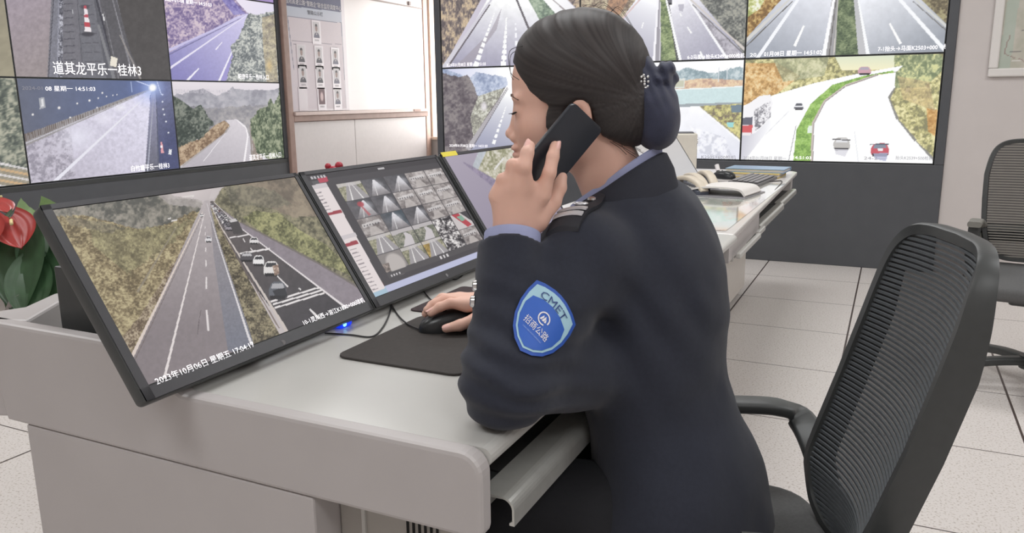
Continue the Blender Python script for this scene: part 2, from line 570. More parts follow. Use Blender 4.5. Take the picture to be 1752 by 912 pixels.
def captions(pc, parent, items, m=None, name='caption', lift=0.0012):
    """items: (string, baseline left px, baseline right px, letter height px); each line of writing is a part of its own"""
    n = pc.e.cross(pc.up)
    for s, a, b_, hpx in items:
        p = on_pic(pc, a[0], a[1], lift); q = on_pic(pc, b_[0], b_[1], lift)
        mid = ((a[0] + b_[0]) / 2, (a[1] + b_[1]) / 2)
        t0 = on_pic(pc, *mid, lift); t1 = on_pic(pc, mid[0], mid[1] - hpx, lift)
        hgt = (t1 - t0).dot(pc.up) / 0.82
        xv = pc.e * (q - p).dot(pc.e)  # writing runs along the screen's own lower edge
        off = V(parent.location) if parent is not None and parent.type == 'EMPTY' else V((0, 0, 0))
        link(name, text_mesh([(s, p - off, xv, pc.up * hgt)]), m or M_CAPW, parent)

# ------------------------------------------------------------------ display walls
GL = 'displays of the left video wall'
def panel(o, e, up, w, h, nx, ny, label, group):
    """one video wall display: housing, lit screen"""
    e, up, o = V(e), V(up), V(o)
    n = e.cross(up)
    M = Matrix((e, up, n)).transposed().to_4x4(); M.translation = o
    mb = MB().box((0.0015, 0.0015, -0.07), (w - 0.0015, h - 0.0015, 0.0), M=M)
    r = mb.build('wall_display', M_BLACK)
    tag(r, label, 'screen', group)
    b_ = 0.006
    pc = Pic(o + e * b_ + up * b_, e, up, w - 2 * b_, h - 2 * b_, nx, ny)
    pc.haze = (0.90, 0.085, 0.78) if group == GL else (0.87, 0.135, 0.86)
    return r, pc

# ---- left display wall (faces +X)
LX = -4.985
LYS = [2.03, 3.226, 4.422, 5.61]
LZS = [0.636, 1.3045, 1.98, 2.65]
GL = 'displays of the left video wall'
def lpanel(ci, ri, label, nx, ny):
    return panel((LX, LYS[ci], LZS[ri]), (0, 1, 0), (0, 0, 1), LYS[ci + 1] - LYS[ci], LZS[ri + 1] - LZS[ri], nx, ny, label, GL)

w = MB()
w.box((XL + 0.005, 1.9, 0.0), (LX - 0.075, 5.654, 2.72))
w.box((XL + 0.005, 1.9, 0.0), (LX + 0.012, 5.654, 0.632), bev=0.006).box((XL + 0.005, 5.613, 0.632), (LX + 0.012, 5.654, 2.72), bev=0.006)
w.box((XL + 0.005, 1.9, 2.655), (LX + 0.012, 5.613, 2.72), bev=0.006)
cab = w.build('video_wall_cabinet', M_DARK)
tag(cab, 'charcoal cabinet framing the left video wall beside the whiteboard', 'cabinet')
MB().box((LX + 0.012, 1.95, 0.60), (LX + 0.016, 5.64, 0.628)).build('lower_rail', M_BLACK, cab)

# tunnel median with a red and white cone
r, p = lpanel(1, 1, 'left wall display showing a striped cone on a tunnel kerb, upper row', 230, 130)
p.grad(None, (20, 0), (158, 142, 156), (90, 130), (150, 136, 136), tex=0.10, sc=5)
p.poly([(92, -90), (300, -90), (300, 150), (80, 150)], (112, 110, 120), tex=0.12, sc=4)
p.poly([(92, -20), (101, -20), (97, 150), (80, 150)], (118, 118, 132), tex=0.15)
p.line((93, -20), (82, 140), 1.5, 1.5, (70, 68, 80)); p.line((102, -20), (98, 140), 2, 2.5, (152, 152, 172))
p.leaves([(102, -20), (108, -20), (107, 145), (98, 145)], (60, 60, 72), (105, 105, 118), (190, 190, 205), sc=2)
p.poly([(108, -20), (132, -20), (142, 145), (107, 145)], (108, 106, 116), tex=0.12)
for k in range(12):
    p.line((109, 7 + 12 * k), (124 + k * .7, 6 + 12 * k), 1.6, 1.6, (74, 72, 84))
p.line((131, -20), (143, 145), 1.2, 1.5, (80, 80, 90))
p.poly([(133, -20), (155, -20), (185, 145), (143, 145)], (104, 104, 114), tex=0.10)
for k in range(9):
    p.line((136 + k * 1.0, 10 + 16 * k), (158 + k * 2.6, 9 + 16 * k), 1.2, 1.2, (78, 76, 86))
p.poly([(157, -20), (163, -20), (200, 145), (184, 145)], (86, 86, 96), tex=0.1)
p.line((160, -20), (192, 100), 3, 4, (56, 55, 66)); p.line((168, 42), (198, 145), 4, 6, (122, 122, 128))
p.poly([(166, -20), (192, -20), (245, 145), (200, 145)], (84, 82, 88), tex=0.14)
p.line((190, -10), (222, 110), 1.5, 3, (128, 126, 134)); p.line((178, 20), (204, 140), 1, 2, (118, 116, 124)); p.line((205, 60), (243, 140), 2, 4, (150, 142, 138), 0.8)
p.poly([(195, -20), (300, -20), (300, 145), (246, 145), (222, 85)], (74, 70, 70), tex=0.10, sc=7)
p.disc((150, 58.5), 13, (62, 60, 70), sy=0.35); p.disc((145, 12), 9, (78, 70, 82), sy=0.5)
for y0, y1, c in ((9, 15, (196, 60, 76)), (15, 25, (238, 226, 232)), (25, 30, (200, 62, 78)), (30, 38, (240, 230, 234)), (38, 46, (205, 56, 70)), (46, 54, (240, 230, 234))):
    f = lambda y: (143.5 + (y - 9) * 0.03, 147.5 + (y - 9) * 0.19)
    p.poly([(f(y0)[0], y0), (f(y0)[1], y0), (f(y1)[1], y1), (f(y1)[0], y1)], c)
p.poly([(190, 96), (201, 100), (199, 115), (188, 112)], (238, 228, 208)); p.line((176, 24), (178, 35), 2, 2, (236, 234, 236)); p.line((124, 16), (125, 24), 1.5, 1.5, (190, 190, 196))
p.build('screen', r, 0.0006)
captions(p, r, [('道其龙平乐一桂林3', (92, 125), (242, 128), 19)])

# tunnel with a bright lamp
r, p = lpanel(1, 0, 'left wall display showing a bright tunnel lamp over wet road, lower row', 250, 150)
p.grad(None, (40, 180), (92, 98, 122), (280, 150), (78, 98, 158), tex=0.05, sc=9)
p.grad([(268, 140), (320, 130), (320, 300), (250, 300)], (262, 200), (96, 100, 140), (300, 230), (66, 72, 118), tex=0.12)
p.poly([(262, 150), (258, 155), (30, 258), (36, 232)], (150, 144, 146), tex=0.06)
for k in range(46):
    t = (k / 46) ** 0.6
    x0 = 258 - t * 220; y0 = 154.5 + t * 82
    p.line((x0, y0 - 1 - t * 5), (x0 + 1.5 * t, y0 + 1 + t * 6), 0.5 + 1.6 * t, 0.5 + 1.6 * t, (108, 94, 88))
p.grad([(261, 153), (44, 250), (54, 330), (262, 330), (256, 165)], (250, 160), (226, 222, 246), (110, 320), (186, 178, 198), tex=0.10, sc=4)
p.leaves([(44, 250), (120, 216), (130, 300), (54, 330)], (120, 114, 130), (186, 178, 194), (206, 200, 218), sc=5, a=0.6, con=1.2)
p.grad([(258, 158), (266, 158), (275, 320), (246, 320)], (260, 160), (150, 150, 190), (255, 300), (92, 92, 108), tex=0.1)
p.line((263, 160), (252, 300), 1, 3, (160, 162, 184)); p.line((267, 160), (272, 300), 1, 3, (82, 86, 110))
p.disc((133, 235), 42, (236, 234, 252), 0.75, soft=1.0, sy=0.8); p.disc((178, 202), 22, (240, 236, 252), 0.7, soft=1.0, sy=0.7); p.disc((205, 184), 14, (246, 244, 252), 0.7, soft=1.0, sy=0.6)
p.line((260, 155), (92, 312), 1, 6, (232, 230, 244))
p.line((262, 152), (42, 246), 0.6, 1.6, (214, 210, 226), 0.8)
for x, y, q in ((56, 196, 2.4), (101, 184.5, 3), (132, 177, 2), (153, 172, 2.4), (168, 168, 1.7), (175, 159, 2), (182, 165, 1.5), (193, 163, 1.3), (200, 162, 1.2), (120, 201, 2), (166, 184, 1.7)):
    p.disc((x, y), q, (246, 240, 236), soft=.5)
p.poly([(66, 168), (76, 166), (78, 184), (68, 187)], (166, 168, 178)); p.poly([(70, 170), (74, 169), (75, 182), (71, 183)], (222, 222, 226))
for x, y in ((278, 162), (278, 174), (279, 187), (281, 196), (284, 208), (288, 227)):
    p.disc((x, y), 1.8, (236, 238, 246), soft=.4)
p.poly([(289, 255), (294, 256), (293, 265), (288, 264)], (228, 230, 236))
p.line((276, 243), (278, 262), 2.5, 5, (236, 150, 160)); p.line((276, 249), (276.6, 253), 3.4, 3.8, (250, 240, 246))
p.disc((260, 150), 46, (120, 150, 250), 0.55, soft=1.0, sy=0.8); p.disc((261, 150), 22, (170, 196, 255), 0.8, soft=1.0); p.disc((261, 150), 8, (255, 255, 255), soft=.5)
p.line((224, 140), (226, 158), 1, 1, (180, 200, 250)); p.line((232, 138), (256, 147), 1, 2, (200, 214, 255)); p.line((268, 138), (276, 162), 1.2, 1.5, (190, 206, 252))
p.build('screen', r, 0.0006)
captions(p, r, [('08 星期一 14:51:03', (78, 155), (163, 153), 8), ('白竹塘平乐一桂林3', (225, 293), (290, 285), 9)])
captions(p, r, [('2024-01', (38, 153.5), (73, 154), 7)], M_CAPD, 'dim_caption')

# violet road
r, p = lpanel(2, 1, 'left wall display showing a violet tinted road, upper row', 210, 150)
p.fill((150, 140, 214))
p.leaves([(270, -100), (480, -100), (480, 20), (428, 22), (285, 100)], (112, 92, 150), (170, 146, 184), (214, 190, 206), sc=4, con=1.2)
p.leaves([(372, -10), (395, -4), (420, 24), (400, 26)], (96, 84, 170), (128, 116, 196), (150, 140, 210), sc=4)
p.grad([(385, -40), (480, -40), (480, 30), (445, 28), (423, 22), (405, 2)], (400, -10), (240, 228, 246), (470, 20), (222, 216, 240))
p.grad([(423, 23), (428, 26), (402, 75), (372, 145), (270, 160), (286, 92), (405, 28)], (410, 30), (204, 196, 242), (320, 140), (128, 122, 196), tex=0.04)
p.line((420, 26), (280, 90), 1, 5, (196, 188, 238)); p.line((412, 31), (286, 95), 1, 2, (110, 104, 160))
p.line((422, 26), (280, 124), 1, 4, (232, 226, 250)); p.line((380, 72), (369, 85), 1.4, 2, (240, 234, 252)); p.line((340, 117), (318, 140), 2, 4, (240, 236, 252)); p.line((398, 86), (372, 145), 2, 4, (240, 236, 252))
p.leaves([(425, 22), (440, 26), (482, 16), (482, 150), (384, 150), (398, 96), (394, 78), (408, 66)], (92, 100, 104), (140, 146, 146), (204, 206, 196), sc=3.2, con=1.4, soft=2)
p.leaves([(448, 30), (470, 24), (476, 145), (456, 140), (450, 80)], (140, 120, 100), (180, 160, 120), (220, 196, 140), sc=3, a=0.7)
p.disc((461, 112), 7, (214, 178, 110), .8, soft=.8, sy=2.0)
p.build('screen', r, 0.0006)
captions(p, r, [('昭德平乐一桂林入口', (408, 134.5), (460, 136), 8), ('2024-01-08 星期一 14:51:03', (282, 1), (362, 8), 7)])

# curve between trees
r, p = lpanel(2, 0, 'left wall display showing a grey road curving between trees, lower row', 210, 150)
p.grad(None, (390, 140), (232, 222, 230), (390, 205), (196, 190, 200))
p.leaves([(290, 165), (320, 158), (345, 150), (372, 165), (400, 150), (430, 155), (486, 150), (486, 215), (290, 220)], (140, 138, 152), (164, 162, 174), (184, 180, 190), sc=9, con=0.8, soft=3)
p.leaves([(300, 180), (360, 185), (486, 178), (486, 230), (300, 240)], (130, 128, 138), (150, 146, 152), (172, 166, 168), sc=6, con=.8, soft=3)
p.grad([(386, 205), (405, 204), (420, 215), (426, 232), (428, 300), (300, 300), (315, 281), (352, 254), (382, 231), (393, 216)], (395, 206), (214, 206, 214), (370, 285), (182, 174, 184), tex=0.03)
p.line((405, 205), (421, 219), 1.5, 2, (246, 240, 244)); p.line((421, 219), (424, 232), 2, 2.5, (246, 240, 244)); p.line((424, 232), (417, 282), 2.5, 3.5, (246, 240, 244))
p.line((391, 221), (348, 276), .8, 1.6, (228, 222, 228)); p.line((386, 226), (312, 284), 2, 3, (172, 162, 160)); p.line((393, 216), (386, 227), 2, 2, (172, 162, 160))
p.leaves([(296, 250), (340, 238), (368, 214), (384, 206), (393, 214), (382, 229), (350, 253), (305, 287)], (120, 90, 66), (172, 138, 104), (206, 176, 140), sc=3)
p.leaves([(286, 158), (308, 170), (330, 186), (345, 180), (356, 200), (366, 210), (348, 235), (300, 254)], (52, 62, 56), (86, 96, 86), (130, 136, 122), sc=4, con=1.2, soft=3)
p.line((428, 214), (432, 285), 2, 4, (150, 138, 132)); p.poly([(431, 220), (445, 215), (450, 285), (433, 285)], (156, 138, 126), tex=0.2)
p.leaves([(428, 206), (444, 186), (458, 182), (462, 166), (468, 178), (476, 164), (478, 140), (482, 160), (492, 150), (492, 290), (440, 262), (430, 232)], (58, 74, 52), (100, 116, 84), (158, 166, 130), sc=2.8, con=1.3, soft=2, stretch=1.8)
p.build('screen', r, 0.0006)
captions(p, r, [('道其龙平乐一桂林入口', (427, 274), (481, 266), 9)])
captions(p, r, [('2024-01-08 星期一 14:51:03', (300, 159), (396, 160), 7)], mat('grey_caption_light', (150, 150, 155), 0.5, noise=0, emit=(150, 146, 156), estr=1.0), 'dim_caption')

# slivers at the picture's edge
r, p = lpanel(0, 0, 'left wall display showing green bushes above a white guardrail', 90, 90)
p.leaves([(-500, -100), (100, -100), (100, 400), (-500, 400)], (70, 78, 72), (112, 120, 104), (178, 176, 152), sc=6, con=1.3)
p.poly([(-500, 250), (60, 290), (60, 400), (-500, 400)], (150, 140, 120), tex=0.15)
for k in range(5):
    p.line((-400, 200 + 14 * k), (56, 291 + 9 * k), 5, 3.5, (226, 220, 220) if k % 2 == 0 else (214, 170, 116))
p.build('screen', r, 0.0006)
r, p = lpanel(0, 1, 'left wall display showing a plain olive road surface', 40, 40)
p.grad(None, (-300, 0), (120, 112, 96), (20, 120), (156, 146, 118), tex=0.1, sc=9)
p.build('screen', r, 0.0006)
r, p = lpanel(2, 2, 'left wall display showing a violet strip, topmost row', 60, 40)
p.grad(None, (300, -200), (110, 90, 160), (460, 5), (158, 128, 200), tex=0.15, sc=9)
p.build('screen', r, 0.0006)

# ---- right display wall (faces -Y)
RXS = [-3.362, -2.166, -0.962, 0.242]
RZS = [0.700, 1.3895, 2.077]
GR = 'displays of the right video wall'
w = MB()
w.box((-3.42, YW + 0.075, 0), (0.30, YW + 0.4, 2.2))
w.box((-3.42, YW - 0.012, 0), (0.30, YW + 0.4, 0.697), bev=0.005).box((-3.42, YW - 0.012, 0.697), (-3.365, YW + 0.4, 2.2), bev=0.005)
w.box((0.245, YW - 0.012, 0.697), (0.30, YW + 0.4, 2.2), bev=0.005).box((-3.42, YW - 0.012, 2.08), (0.30, YW + 0.4, 2.2), bev=0.005)
cab2 = w.build('video_wall_cabinet', M_DARK)
tag(cab2, 'charcoal cabinet framing the right video wall behind the desk end', 'cabinet')
def rpanel(ci, ri, label, nx, ny):
    return panel((RXS[ci], YW, RZS[ri]), (1, 0, 0), (0, 0, 1), RXS[ci + 1] - RXS[ci], RZS[ri + 1] - RZS[ri], nx, ny, label, GR)

# upper left of the right wall
r, p = rpanel(0, 1, 'right wall display with two white dashed lines on wet road, upper row', 210, 150)
p.leaves([(700, -120), (1000, -120), (1000, 130), (700, 130)], (84, 74, 76), (136, 118, 108), (206, 178, 140), sc=3.5, con=1.3, stretch=2.2)
p.poly([(845, -40), (915, -60), (1010, 40), (1010, 130), (750, 130)], (200, 192, 210))
p.grad([(850, -30), (905, -60), (955, 20), (1000, 80), (1000, 130), (760, 130)], (885, 10), (255, 255, 255), (870, 118), (156, 152, 178), tex=0.05, sc=8, pw=0.8)
p.poly([(858, 15), (838, 55), (775, 118), (800, 118), (850, 50)], (150, 140, 152), 0.6)
p.line((842, -2), (757, 118), 3, 7, (206, 202, 214)); p.line((838, 8), (768, 112), 2, 3, (96, 88, 96))
p.leaves([(893, -20), (912, -20), (1010, 90), (1010, 130), (960, 100)], (92, 110, 96), (132, 154, 128), (170, 186, 160), sc=4)
p.line((876, -20), (905, 50), 3, 4, (90, 84, 92)); p.grad([(915, -20), (950, -20), (1010, 40), (1010, 90)], (940, 0), (255, 255, 255), (1000, 70), (214, 210, 224)); p.line((935, -10), (1010, 55), 2, 3, (150, 138, 140))
p.dash((846, 22), (812, 118), 13, 0.72, 1.5, 9, (255, 255, 255), 1.7)
p.dash((867, 30), (861, 116), 13, 0.72, 1.5, 10, (255, 255, 255), 1.7); p.line((866, 30), (861, 116), 1, 3, (250, 250, 250))
p.dash((882, 40), (886, 118), 6, 0.6, 2, 7, (246, 246, 252), 1.4)
p.build('screen', r, 0.0006)
captions(p, r, [('2024年01月08日 星期一 14:51:03', (764, 114), (831, 111), 6)])

r, p = rpanel(0, 0, 'right wall display with dark trees beside a misty road, lower row', 210, 130)
p.grad(None, (760, 118), (196, 200, 236), (860, 130), (255, 255, 255))
p.leaves([(740, 110), (790, 128), (800, 135), (815, 124), (866, 132), (870, 150), (880, 165), (740, 175)], (126, 140, 176), (158, 172, 204), (196, 206, 230), sc=5, con=.9, soft=2)
p.leaves([(740, 120), (775, 130), (786, 132), (800, 128), (808, 140), (818, 165), (845, 158), (868, 148), (850, 190), (800, 262), (740, 262)], (76, 66, 74), (102, 92, 98), (134, 124, 124), sc=5, con=1.0, soft=3)
p.leaves([(818, 165), (845, 155), (866, 150), (835, 195), (810, 235), (805, 200)], (120, 116, 110), (160, 158, 140), (214, 214, 200), sc=3)
p.disc((828, 182), 7, (236, 228, 236), .8, soft=.6, sy=1.5)
p.grad([(867, 146), (905, 140), (1000, 180), (1000, 262), (800, 262)], (872, 165), (255, 255, 255), (850, 252), (150, 152, 180), pw=0.7)
p.line((868, 150), (800, 256), 2, 8, (170, 164, 170)); p.line((869, 152), (806, 256), 1, 2, (110, 104, 112))
p.dash((866, 182), (843, 250), 10, 0.65, 1.5, 6, (255, 255, 255), 1.6)
p.build('screen', r, 0.0006)
captions(p, r, [('2024年01月08日 星期一 14:51:03', (769, 251), (834, 248), 5)])

r, p = rpanel(1, 1, 'right wall display with green median and white truck, upper row', 240, 150)
p.leaves([(980, -150), (1110, -150), (1110, 130), (980, 130)], (110, 92, 80), (154, 134, 112), (200, 184, 148), sc=4, con=1.2)
p.leaves([(1080, -150), (1300, -150), (1300, 130), (1180, 10)], (76, 78, 76), (116, 118, 112), (160, 158, 144), sc=4, con=1.2)
p.leaves([(1060, -60), (1110, -60), (1040, 60), (1030, 40)], (120, 92, 80), (166, 122, 92), (190, 140, 104), sc=3)
p.grad([(1110, -30), (1128, -30), (1121, 130), (1010, 130), (1052, 48)], (1110, 5), (250, 250, 255), (1075, 100), (168, 166, 186), pw=0.7)
p.line((1096, -2), (1060, 38), 2.5, 3, (220, 190, 190))
p.poly([(1126, -30), (1134, -30), (1136, 130), (1117, 130)], (150, 146, 156)); p.line((1126.5, -10), (1118, 112), 3, 4, (246, 244, 250)); p.line((1130, 0), (1129, 110), 1, 1.5, (230, 226, 232))
p.leaves([(1130, -20), (1138, -20), (1159, 115), (1131, 115)], (82, 100, 66), (126, 144, 92), (160, 176, 120), sc=3, stretch=.6)
p.grad([(1138, -30), (1172, -30), (1290, 112), (1285, 130), (1168, 130)], (1160, 5), (250, 248, 255), (1210, 90), (164, 162, 182), tex=0.05, pw=0.6)
p.leaves([(1195, 20), (1255, 75), (1280, 112), (1240, 100)], (120, 114, 122), (166, 160, 170), (200, 194, 202), sc=5, a=.7)
p.line((1139, -5), (1166, 112), 3, 5, (250, 250, 252)); p.line((1178, 0), (1248, 106), 3, 4.5, (248, 248, 252)); p.line((1180, -2), (1278, 88), 2, 4, (206, 196, 190)); p.line((1185, 8), (1278, 98), 1.5, 2, (96, 92, 92))
p.line((1163, 22), (1166, 28), 1.5, 2, (250, 250, 250)); p.line((1176, 46), (1183, 57), 2, 2.5, (250, 250, 250)); p.line((1101, 38), (1098, 48), 1.5, 2, (250, 250, 250)); p.line((1198, 88), (1204, 102), 3, 4, (250, 250, 250))
p.car(1143, -6, 1150, 7, (96, 94, 104)); p.poly([(1159, -25), (1171, -25), (1171, 7), (1159, 7)], (246, 244, 248)); p.poly([(1160, 7), (1170, 7), (1169, 20), (1162, 18)], (160, 156, 174), .7)
p.build('screen', r, 0.0006)
captions(p, r, [('6-2马面→抬头K2493+000枪机', (1176, 101), (1274, 97), 7)])

r, p = rpanel(1, 0, 'right wall display with a pale bridge over a bright road, lower row', 230, 140)
p.fill((252, 252, 255))
p.leaves([(980, 130), (1060, 122), (1150, 124), (1175, 115), (1200, 122), (1225, 125), (1240, 120), (1262, 114), (1290, 120), (1290, 145), (980, 150)], (126, 150, 160), (158, 180, 188), (200, 214, 218), sc=4, con=1, soft=2)
p.leaves([(980, 142), (1170, 138), (1200, 134), (1290, 138), (1290, 150), (980, 158)], (190, 150, 130), (226, 186, 150), (240, 214, 170), sc=4)
p.line((1230, 116), (1229, 140), .8, .8, (214, 220, 226)); p.line((1244, 120), (1244, 138), .8, .8, (214, 220, 226))
p.poly([(1150, 136), (1171, 134.5), (1171, 151), (1150, 152)], (222, 224, 216)); p.poly([(1152, 139), (1170, 138), (1170, 148), (1152, 149)], (196, 196, 170))
p.poly([(980, 162), (1290, 147), (1290, 176), (980, 186)], (198, 224, 226), tex=0.04); p.line((980, 162), (1290, 147), 2, 2, (236, 244, 244)); p.poly([(980, 184), (1290, 174), (1290, 179), (980, 189)], (150, 160, 166))
p.leaves([(1190, 182), (1290, 176), (1290, 260), (1266, 242)], (120, 106, 86), (182, 176, 104), (226, 214, 130), sc=4, con=1.2)
p.poly([(1250, 180), (1290, 178), (1290, 193), (1252, 192)], (104, 124, 140)); p.poly([(1244, 209), (1256, 209), (1255, 218), (1244, 217)], (140, 214, 214))
p.grad([(980, 190), (1196, 182), (1272, 244), (1290, 300), (980, 300)], (1180, 190), (250, 250, 255), (1190, 275), (226, 228, 242), tex=0.03, sc=12)
p.leaves([(1180, 215), (1240, 235), (1255, 275), (1190, 260)], (190, 192, 206), (240, 240, 250), (255, 255, 255), sc=7, a=.6, con=1.4)
p.line((1196, 183), (1272, 246), 2, 3, (252, 252, 252)); p.line((1200, 184), (1274, 244), 1, 1.5, (150, 140, 120))
p.build('screen', r, 0.0006)
captions(p, r, [('K2505+600枪机', (1200, 271), (1259, 270), 6)], M_CAPD)

r, p = rpanel(2, 1, 'right wall display with a symmetrical motorway and hedge, upper row', 300, 170)
p.leaves([(1260, -170), (1450, -170), (1380, -20), (1270, 90)], (120, 84, 40), (176, 130, 66), (214, 186, 110), sc=5, con=1.3)
p.leaves([(1440, -170), (1650, -170), (1650, 90), (1560, -20)], (84, 74, 54), (126, 112, 80), (160, 150, 104), sc=5, con=1.3)
p.leaves([(1280, -30), (1330, -40), (1300, 15), (1278, 30)], (150, 160, 80), (200, 204, 120), (240, 240, 220), sc=5)
p.grad([(1350, -15), (1372, -60), (1440, -60), (1432, 110), (1270, 110), (1278, 64)], (1390, -20), (230, 232, 242), (1340, 100), (150, 156, 170), tex=0.04, sc=9)
p.grad([(1455, -60), (1530, -60), (1565, -12), (1630, 52), (1630, 110), (1470, 110)], (1500, -20), (240, 242, 250), (1560, 90), (146, 152, 164), tex=0.04, sc=9)
p.leaves([(1437, -60), (1458, -60), (1470, 110), (1426, 110)], (62, 78, 54), (96, 114, 76), (134, 148, 104), sc=4, stretch=.5)
p.poly([(1431, -60), (1438, -60), (1428, 110), (1408, 110)], (150, 148, 150)); p.line((1433, -20), (1418, 100), 1.5, 2, (96, 92, 90)); p.line((1436, -20), (1426, 100), 1, 1.5, (200, 194, 186))
p.line((1430, -20), (1408, 102), 4, 7, (250, 250, 252)); p.line((1366, -2), (1294, 102), 5, 6, (244, 246, 252)); p.line((1464, -20), (1486, 100), 4, 7, (248, 250, 252)); p.line((1535, -6), (1622, 92), 6, 7, (246, 248, 252))
p.poly([(1459, -20), (1464, -20), (1483, 100), (1469, 100)], (186, 186, 190))
p.line((1352, -2), (1274, 72), 3, 6, (206, 204, 200)); p.line((1356, 2), (1276, 80), 1.5, 2, (96, 92, 88)); p.line((1560, -6), (1630, 54), 3, 5, (206, 206, 202)); p.line((1562, 2), (1630, 62), 1.5, 2, (100, 96, 92))
p.line((1375.5, 44), (1359.5, 79), 3, 5, (252, 252, 252)); p.line((1522, 40), (1541, 75), 3.5, 5, (252, 252, 252))
p.build('screen', r, 0.0006)
captions(p, r, [('20', (1283, 97), (1294, 96.5), 7), ('01月08日 星期一 14:51:02', (1307, 96), (1406, 91), 8), ('7-1抬头→马面K2503+000', (1502, 87.5), (1604, 83), 8), ('机', (1614, 83), (1623, 82.5), 8)])

r, p = rpanel(2, 0, 'right wall display with car carrier and curving road, lower row', 300, 170)
p.leaves([(1240, 80), (1650, 80), (1650, 300), (1240, 300)], (128, 124, 84), (190, 182, 112), (236, 226, 160), sc=5.5, con=1.3)
p.leaves([(1260, 108), (1330, 108), (1370, 130), (1330, 160), (1260, 185)], (170, 116, 56), (230, 168, 92), (246, 210, 150), sc=5, a=.85, con=1.2)
p.leaves([(1320, 96), (1420, 92), (1410, 130), (1340, 140)], (136, 140, 104), (172, 176, 130), (214, 212, 170), sc=5, a=.8)
p.grad([(1420, 80), (1560, 80), (1530, 118), (1440, 120)], (1480, 85), (206, 222, 196), (1480, 120), (246, 238, 190))
p.leaves([(1530, 88), (1600, 84), (1625, 110), (1580, 150), (1530, 150)], (110, 124, 84), (156, 166, 116), (214, 214, 140), sc=5, con=1.3)
p.leaves([(1585, 185), (1620, 190), (1610, 240), (1588, 225)], (190, 120, 50), (226, 160, 80), (240, 190, 120), sc=4, a=.8)
p.leaves([(1535, 130), (1590, 140), (1600, 190), (1545, 170)], (150, 120, 90), (206, 180, 120), (236, 200, 130), sc=4, a=.6)
WH = (253, 253, 255)
p.poly([(1250, 188), (1326, 162), (1392, 142.5), (1468, 126), (1527.5, 115.5), (1545, 112), (1535, 122), (1479, 130), (1424.5, 146), (1387, 178), (1363, 222), (1354, 300), (1250, 300)], WH)
p.grad([(1266, 196), (1310, 186), (1320, 215), (1266, 285)], (1270, 240), (196, 194, 208), (1310, 250), (250, 250, 254))
p.poly([(1389, 300), (1391.6, 212), (1411, 175), (1446, 147), (1501, 128.5), (1532, 124), (1531, 153), (1521, 169), (1536, 204), (1567, 241), (1599, 274), (1625, 300)], WH)
p.leaves([(1354, 300), (1363, 221.6), (1387, 177.7), (1424.5, 145), (1479, 129.5), (1527.5, 120.7), (1531, 124), (1501, 127.5), (1446, 146), (1411, 173), (1390, 211), (1387, 300)], (104, 150, 60), (140, 190, 74), (166, 210, 104), sc=3, stretch=.5)
for a, b_ in (((1388, 300), (1390.5, 212)), ((1390.5, 212), (1410, 174)), ((1410, 174), (1446, 147)), ((1446, 147), (1501, 128))):
    p.line(a, b_, 4, 3, (196, 180, 172)); p.line((a[0] + 2, a[1]), (b_[0] + 2, b_[1]), 1, 1, (120, 112, 112))
p.line((1344, 300), (1362, 215), 1.2, 1, (150, 150, 156)); p.line((1310, 230), (1350, 190), 1, 1, (220, 222, 228)); p.line((1462, 225), (1470, 290), 1, 1.2, (222, 226, 232))
for a, b_ in (((1531, 150), (1521, 168)), ((1521, 168), (1536, 204)), ((1536, 204), (1567, 241)), ((1567, 241), (1606, 282))):
    p.line(a, b_, 2, 5, (130, 128, 122))
p.poly([(1268, 186), (1300, 164), (1318, 162), (1322, 176), (1316, 205), (1292, 228), (1266, 232)], (244, 242, 246)); p.leaves([(1290, 188), (1318, 172), (1319, 200), (1292, 226)], (110, 108, 118), (200, 198, 204), (246, 244, 248), sc=3, con=1.6)
p.poly([(1266, 202), (1288, 200), (1287, 214), (1266, 214)], (90, 90, 106)); p.poly([(1264, 215), (1288, 214), (1286, 229), (1264, 228)], (220, 74, 78)); p.poly([(1264, 226), (1286, 227), (1284, 232), (1264, 232)], (236, 226, 230))
p.car(1359, 176, 1375, 187, (236, 236, 240), (84, 86, 96)); p.line((1358, 185), (1375, 185), 3, 3, (90, 90, 100))
p.car(1426, 235, 1454, 256, (186, 182, 178), (226, 226, 230)); p.line((1424, 238), (1455, 240), 2, 2, (80, 78, 82)); p.poly([(1428, 255), (1452, 255), (1446, 268), (1430, 264)], (214, 212, 222), .8)
p.car(1490, 245, 1521, 266, (204, 70, 84), (120, 130, 150)); p.line((1488, 247), (1521, 247), 2, 2, (70, 76, 92)); p.poly([(1494, 262), (1519, 262), (1516, 276), (1497, 272)], (166, 170, 206), .8); p.poly([(1502, 254), (1511, 254), (1511, 258), (1502, 258)], (240, 236, 240))
p.car(1468, 114, 1490, 127, (206, 150, 164), (170, 160, 176)); p.poly([(1383, 215), (1390, 215), (1389, 228), (1381, 228)], (226, 240, 226))
p.build('screen', r, 0.0006)
captions(p, r, [('2024年01月08日 星期一', (1272, 272.5), (1345, 271.5), 6), ('24-2—', (1478, 273), (1515, 272), 6), ('抬头K2539+500枪机', (1532, 272.5), (1596, 275), 6)], mat('mid_grey_caption', (120, 120, 125), 0.5, noise=0, emit=(128, 128, 134), estr=1.0), 'dim_caption')
captions(p, r, [('14:51:03', (1357, 272), (1388, 272), 6)])

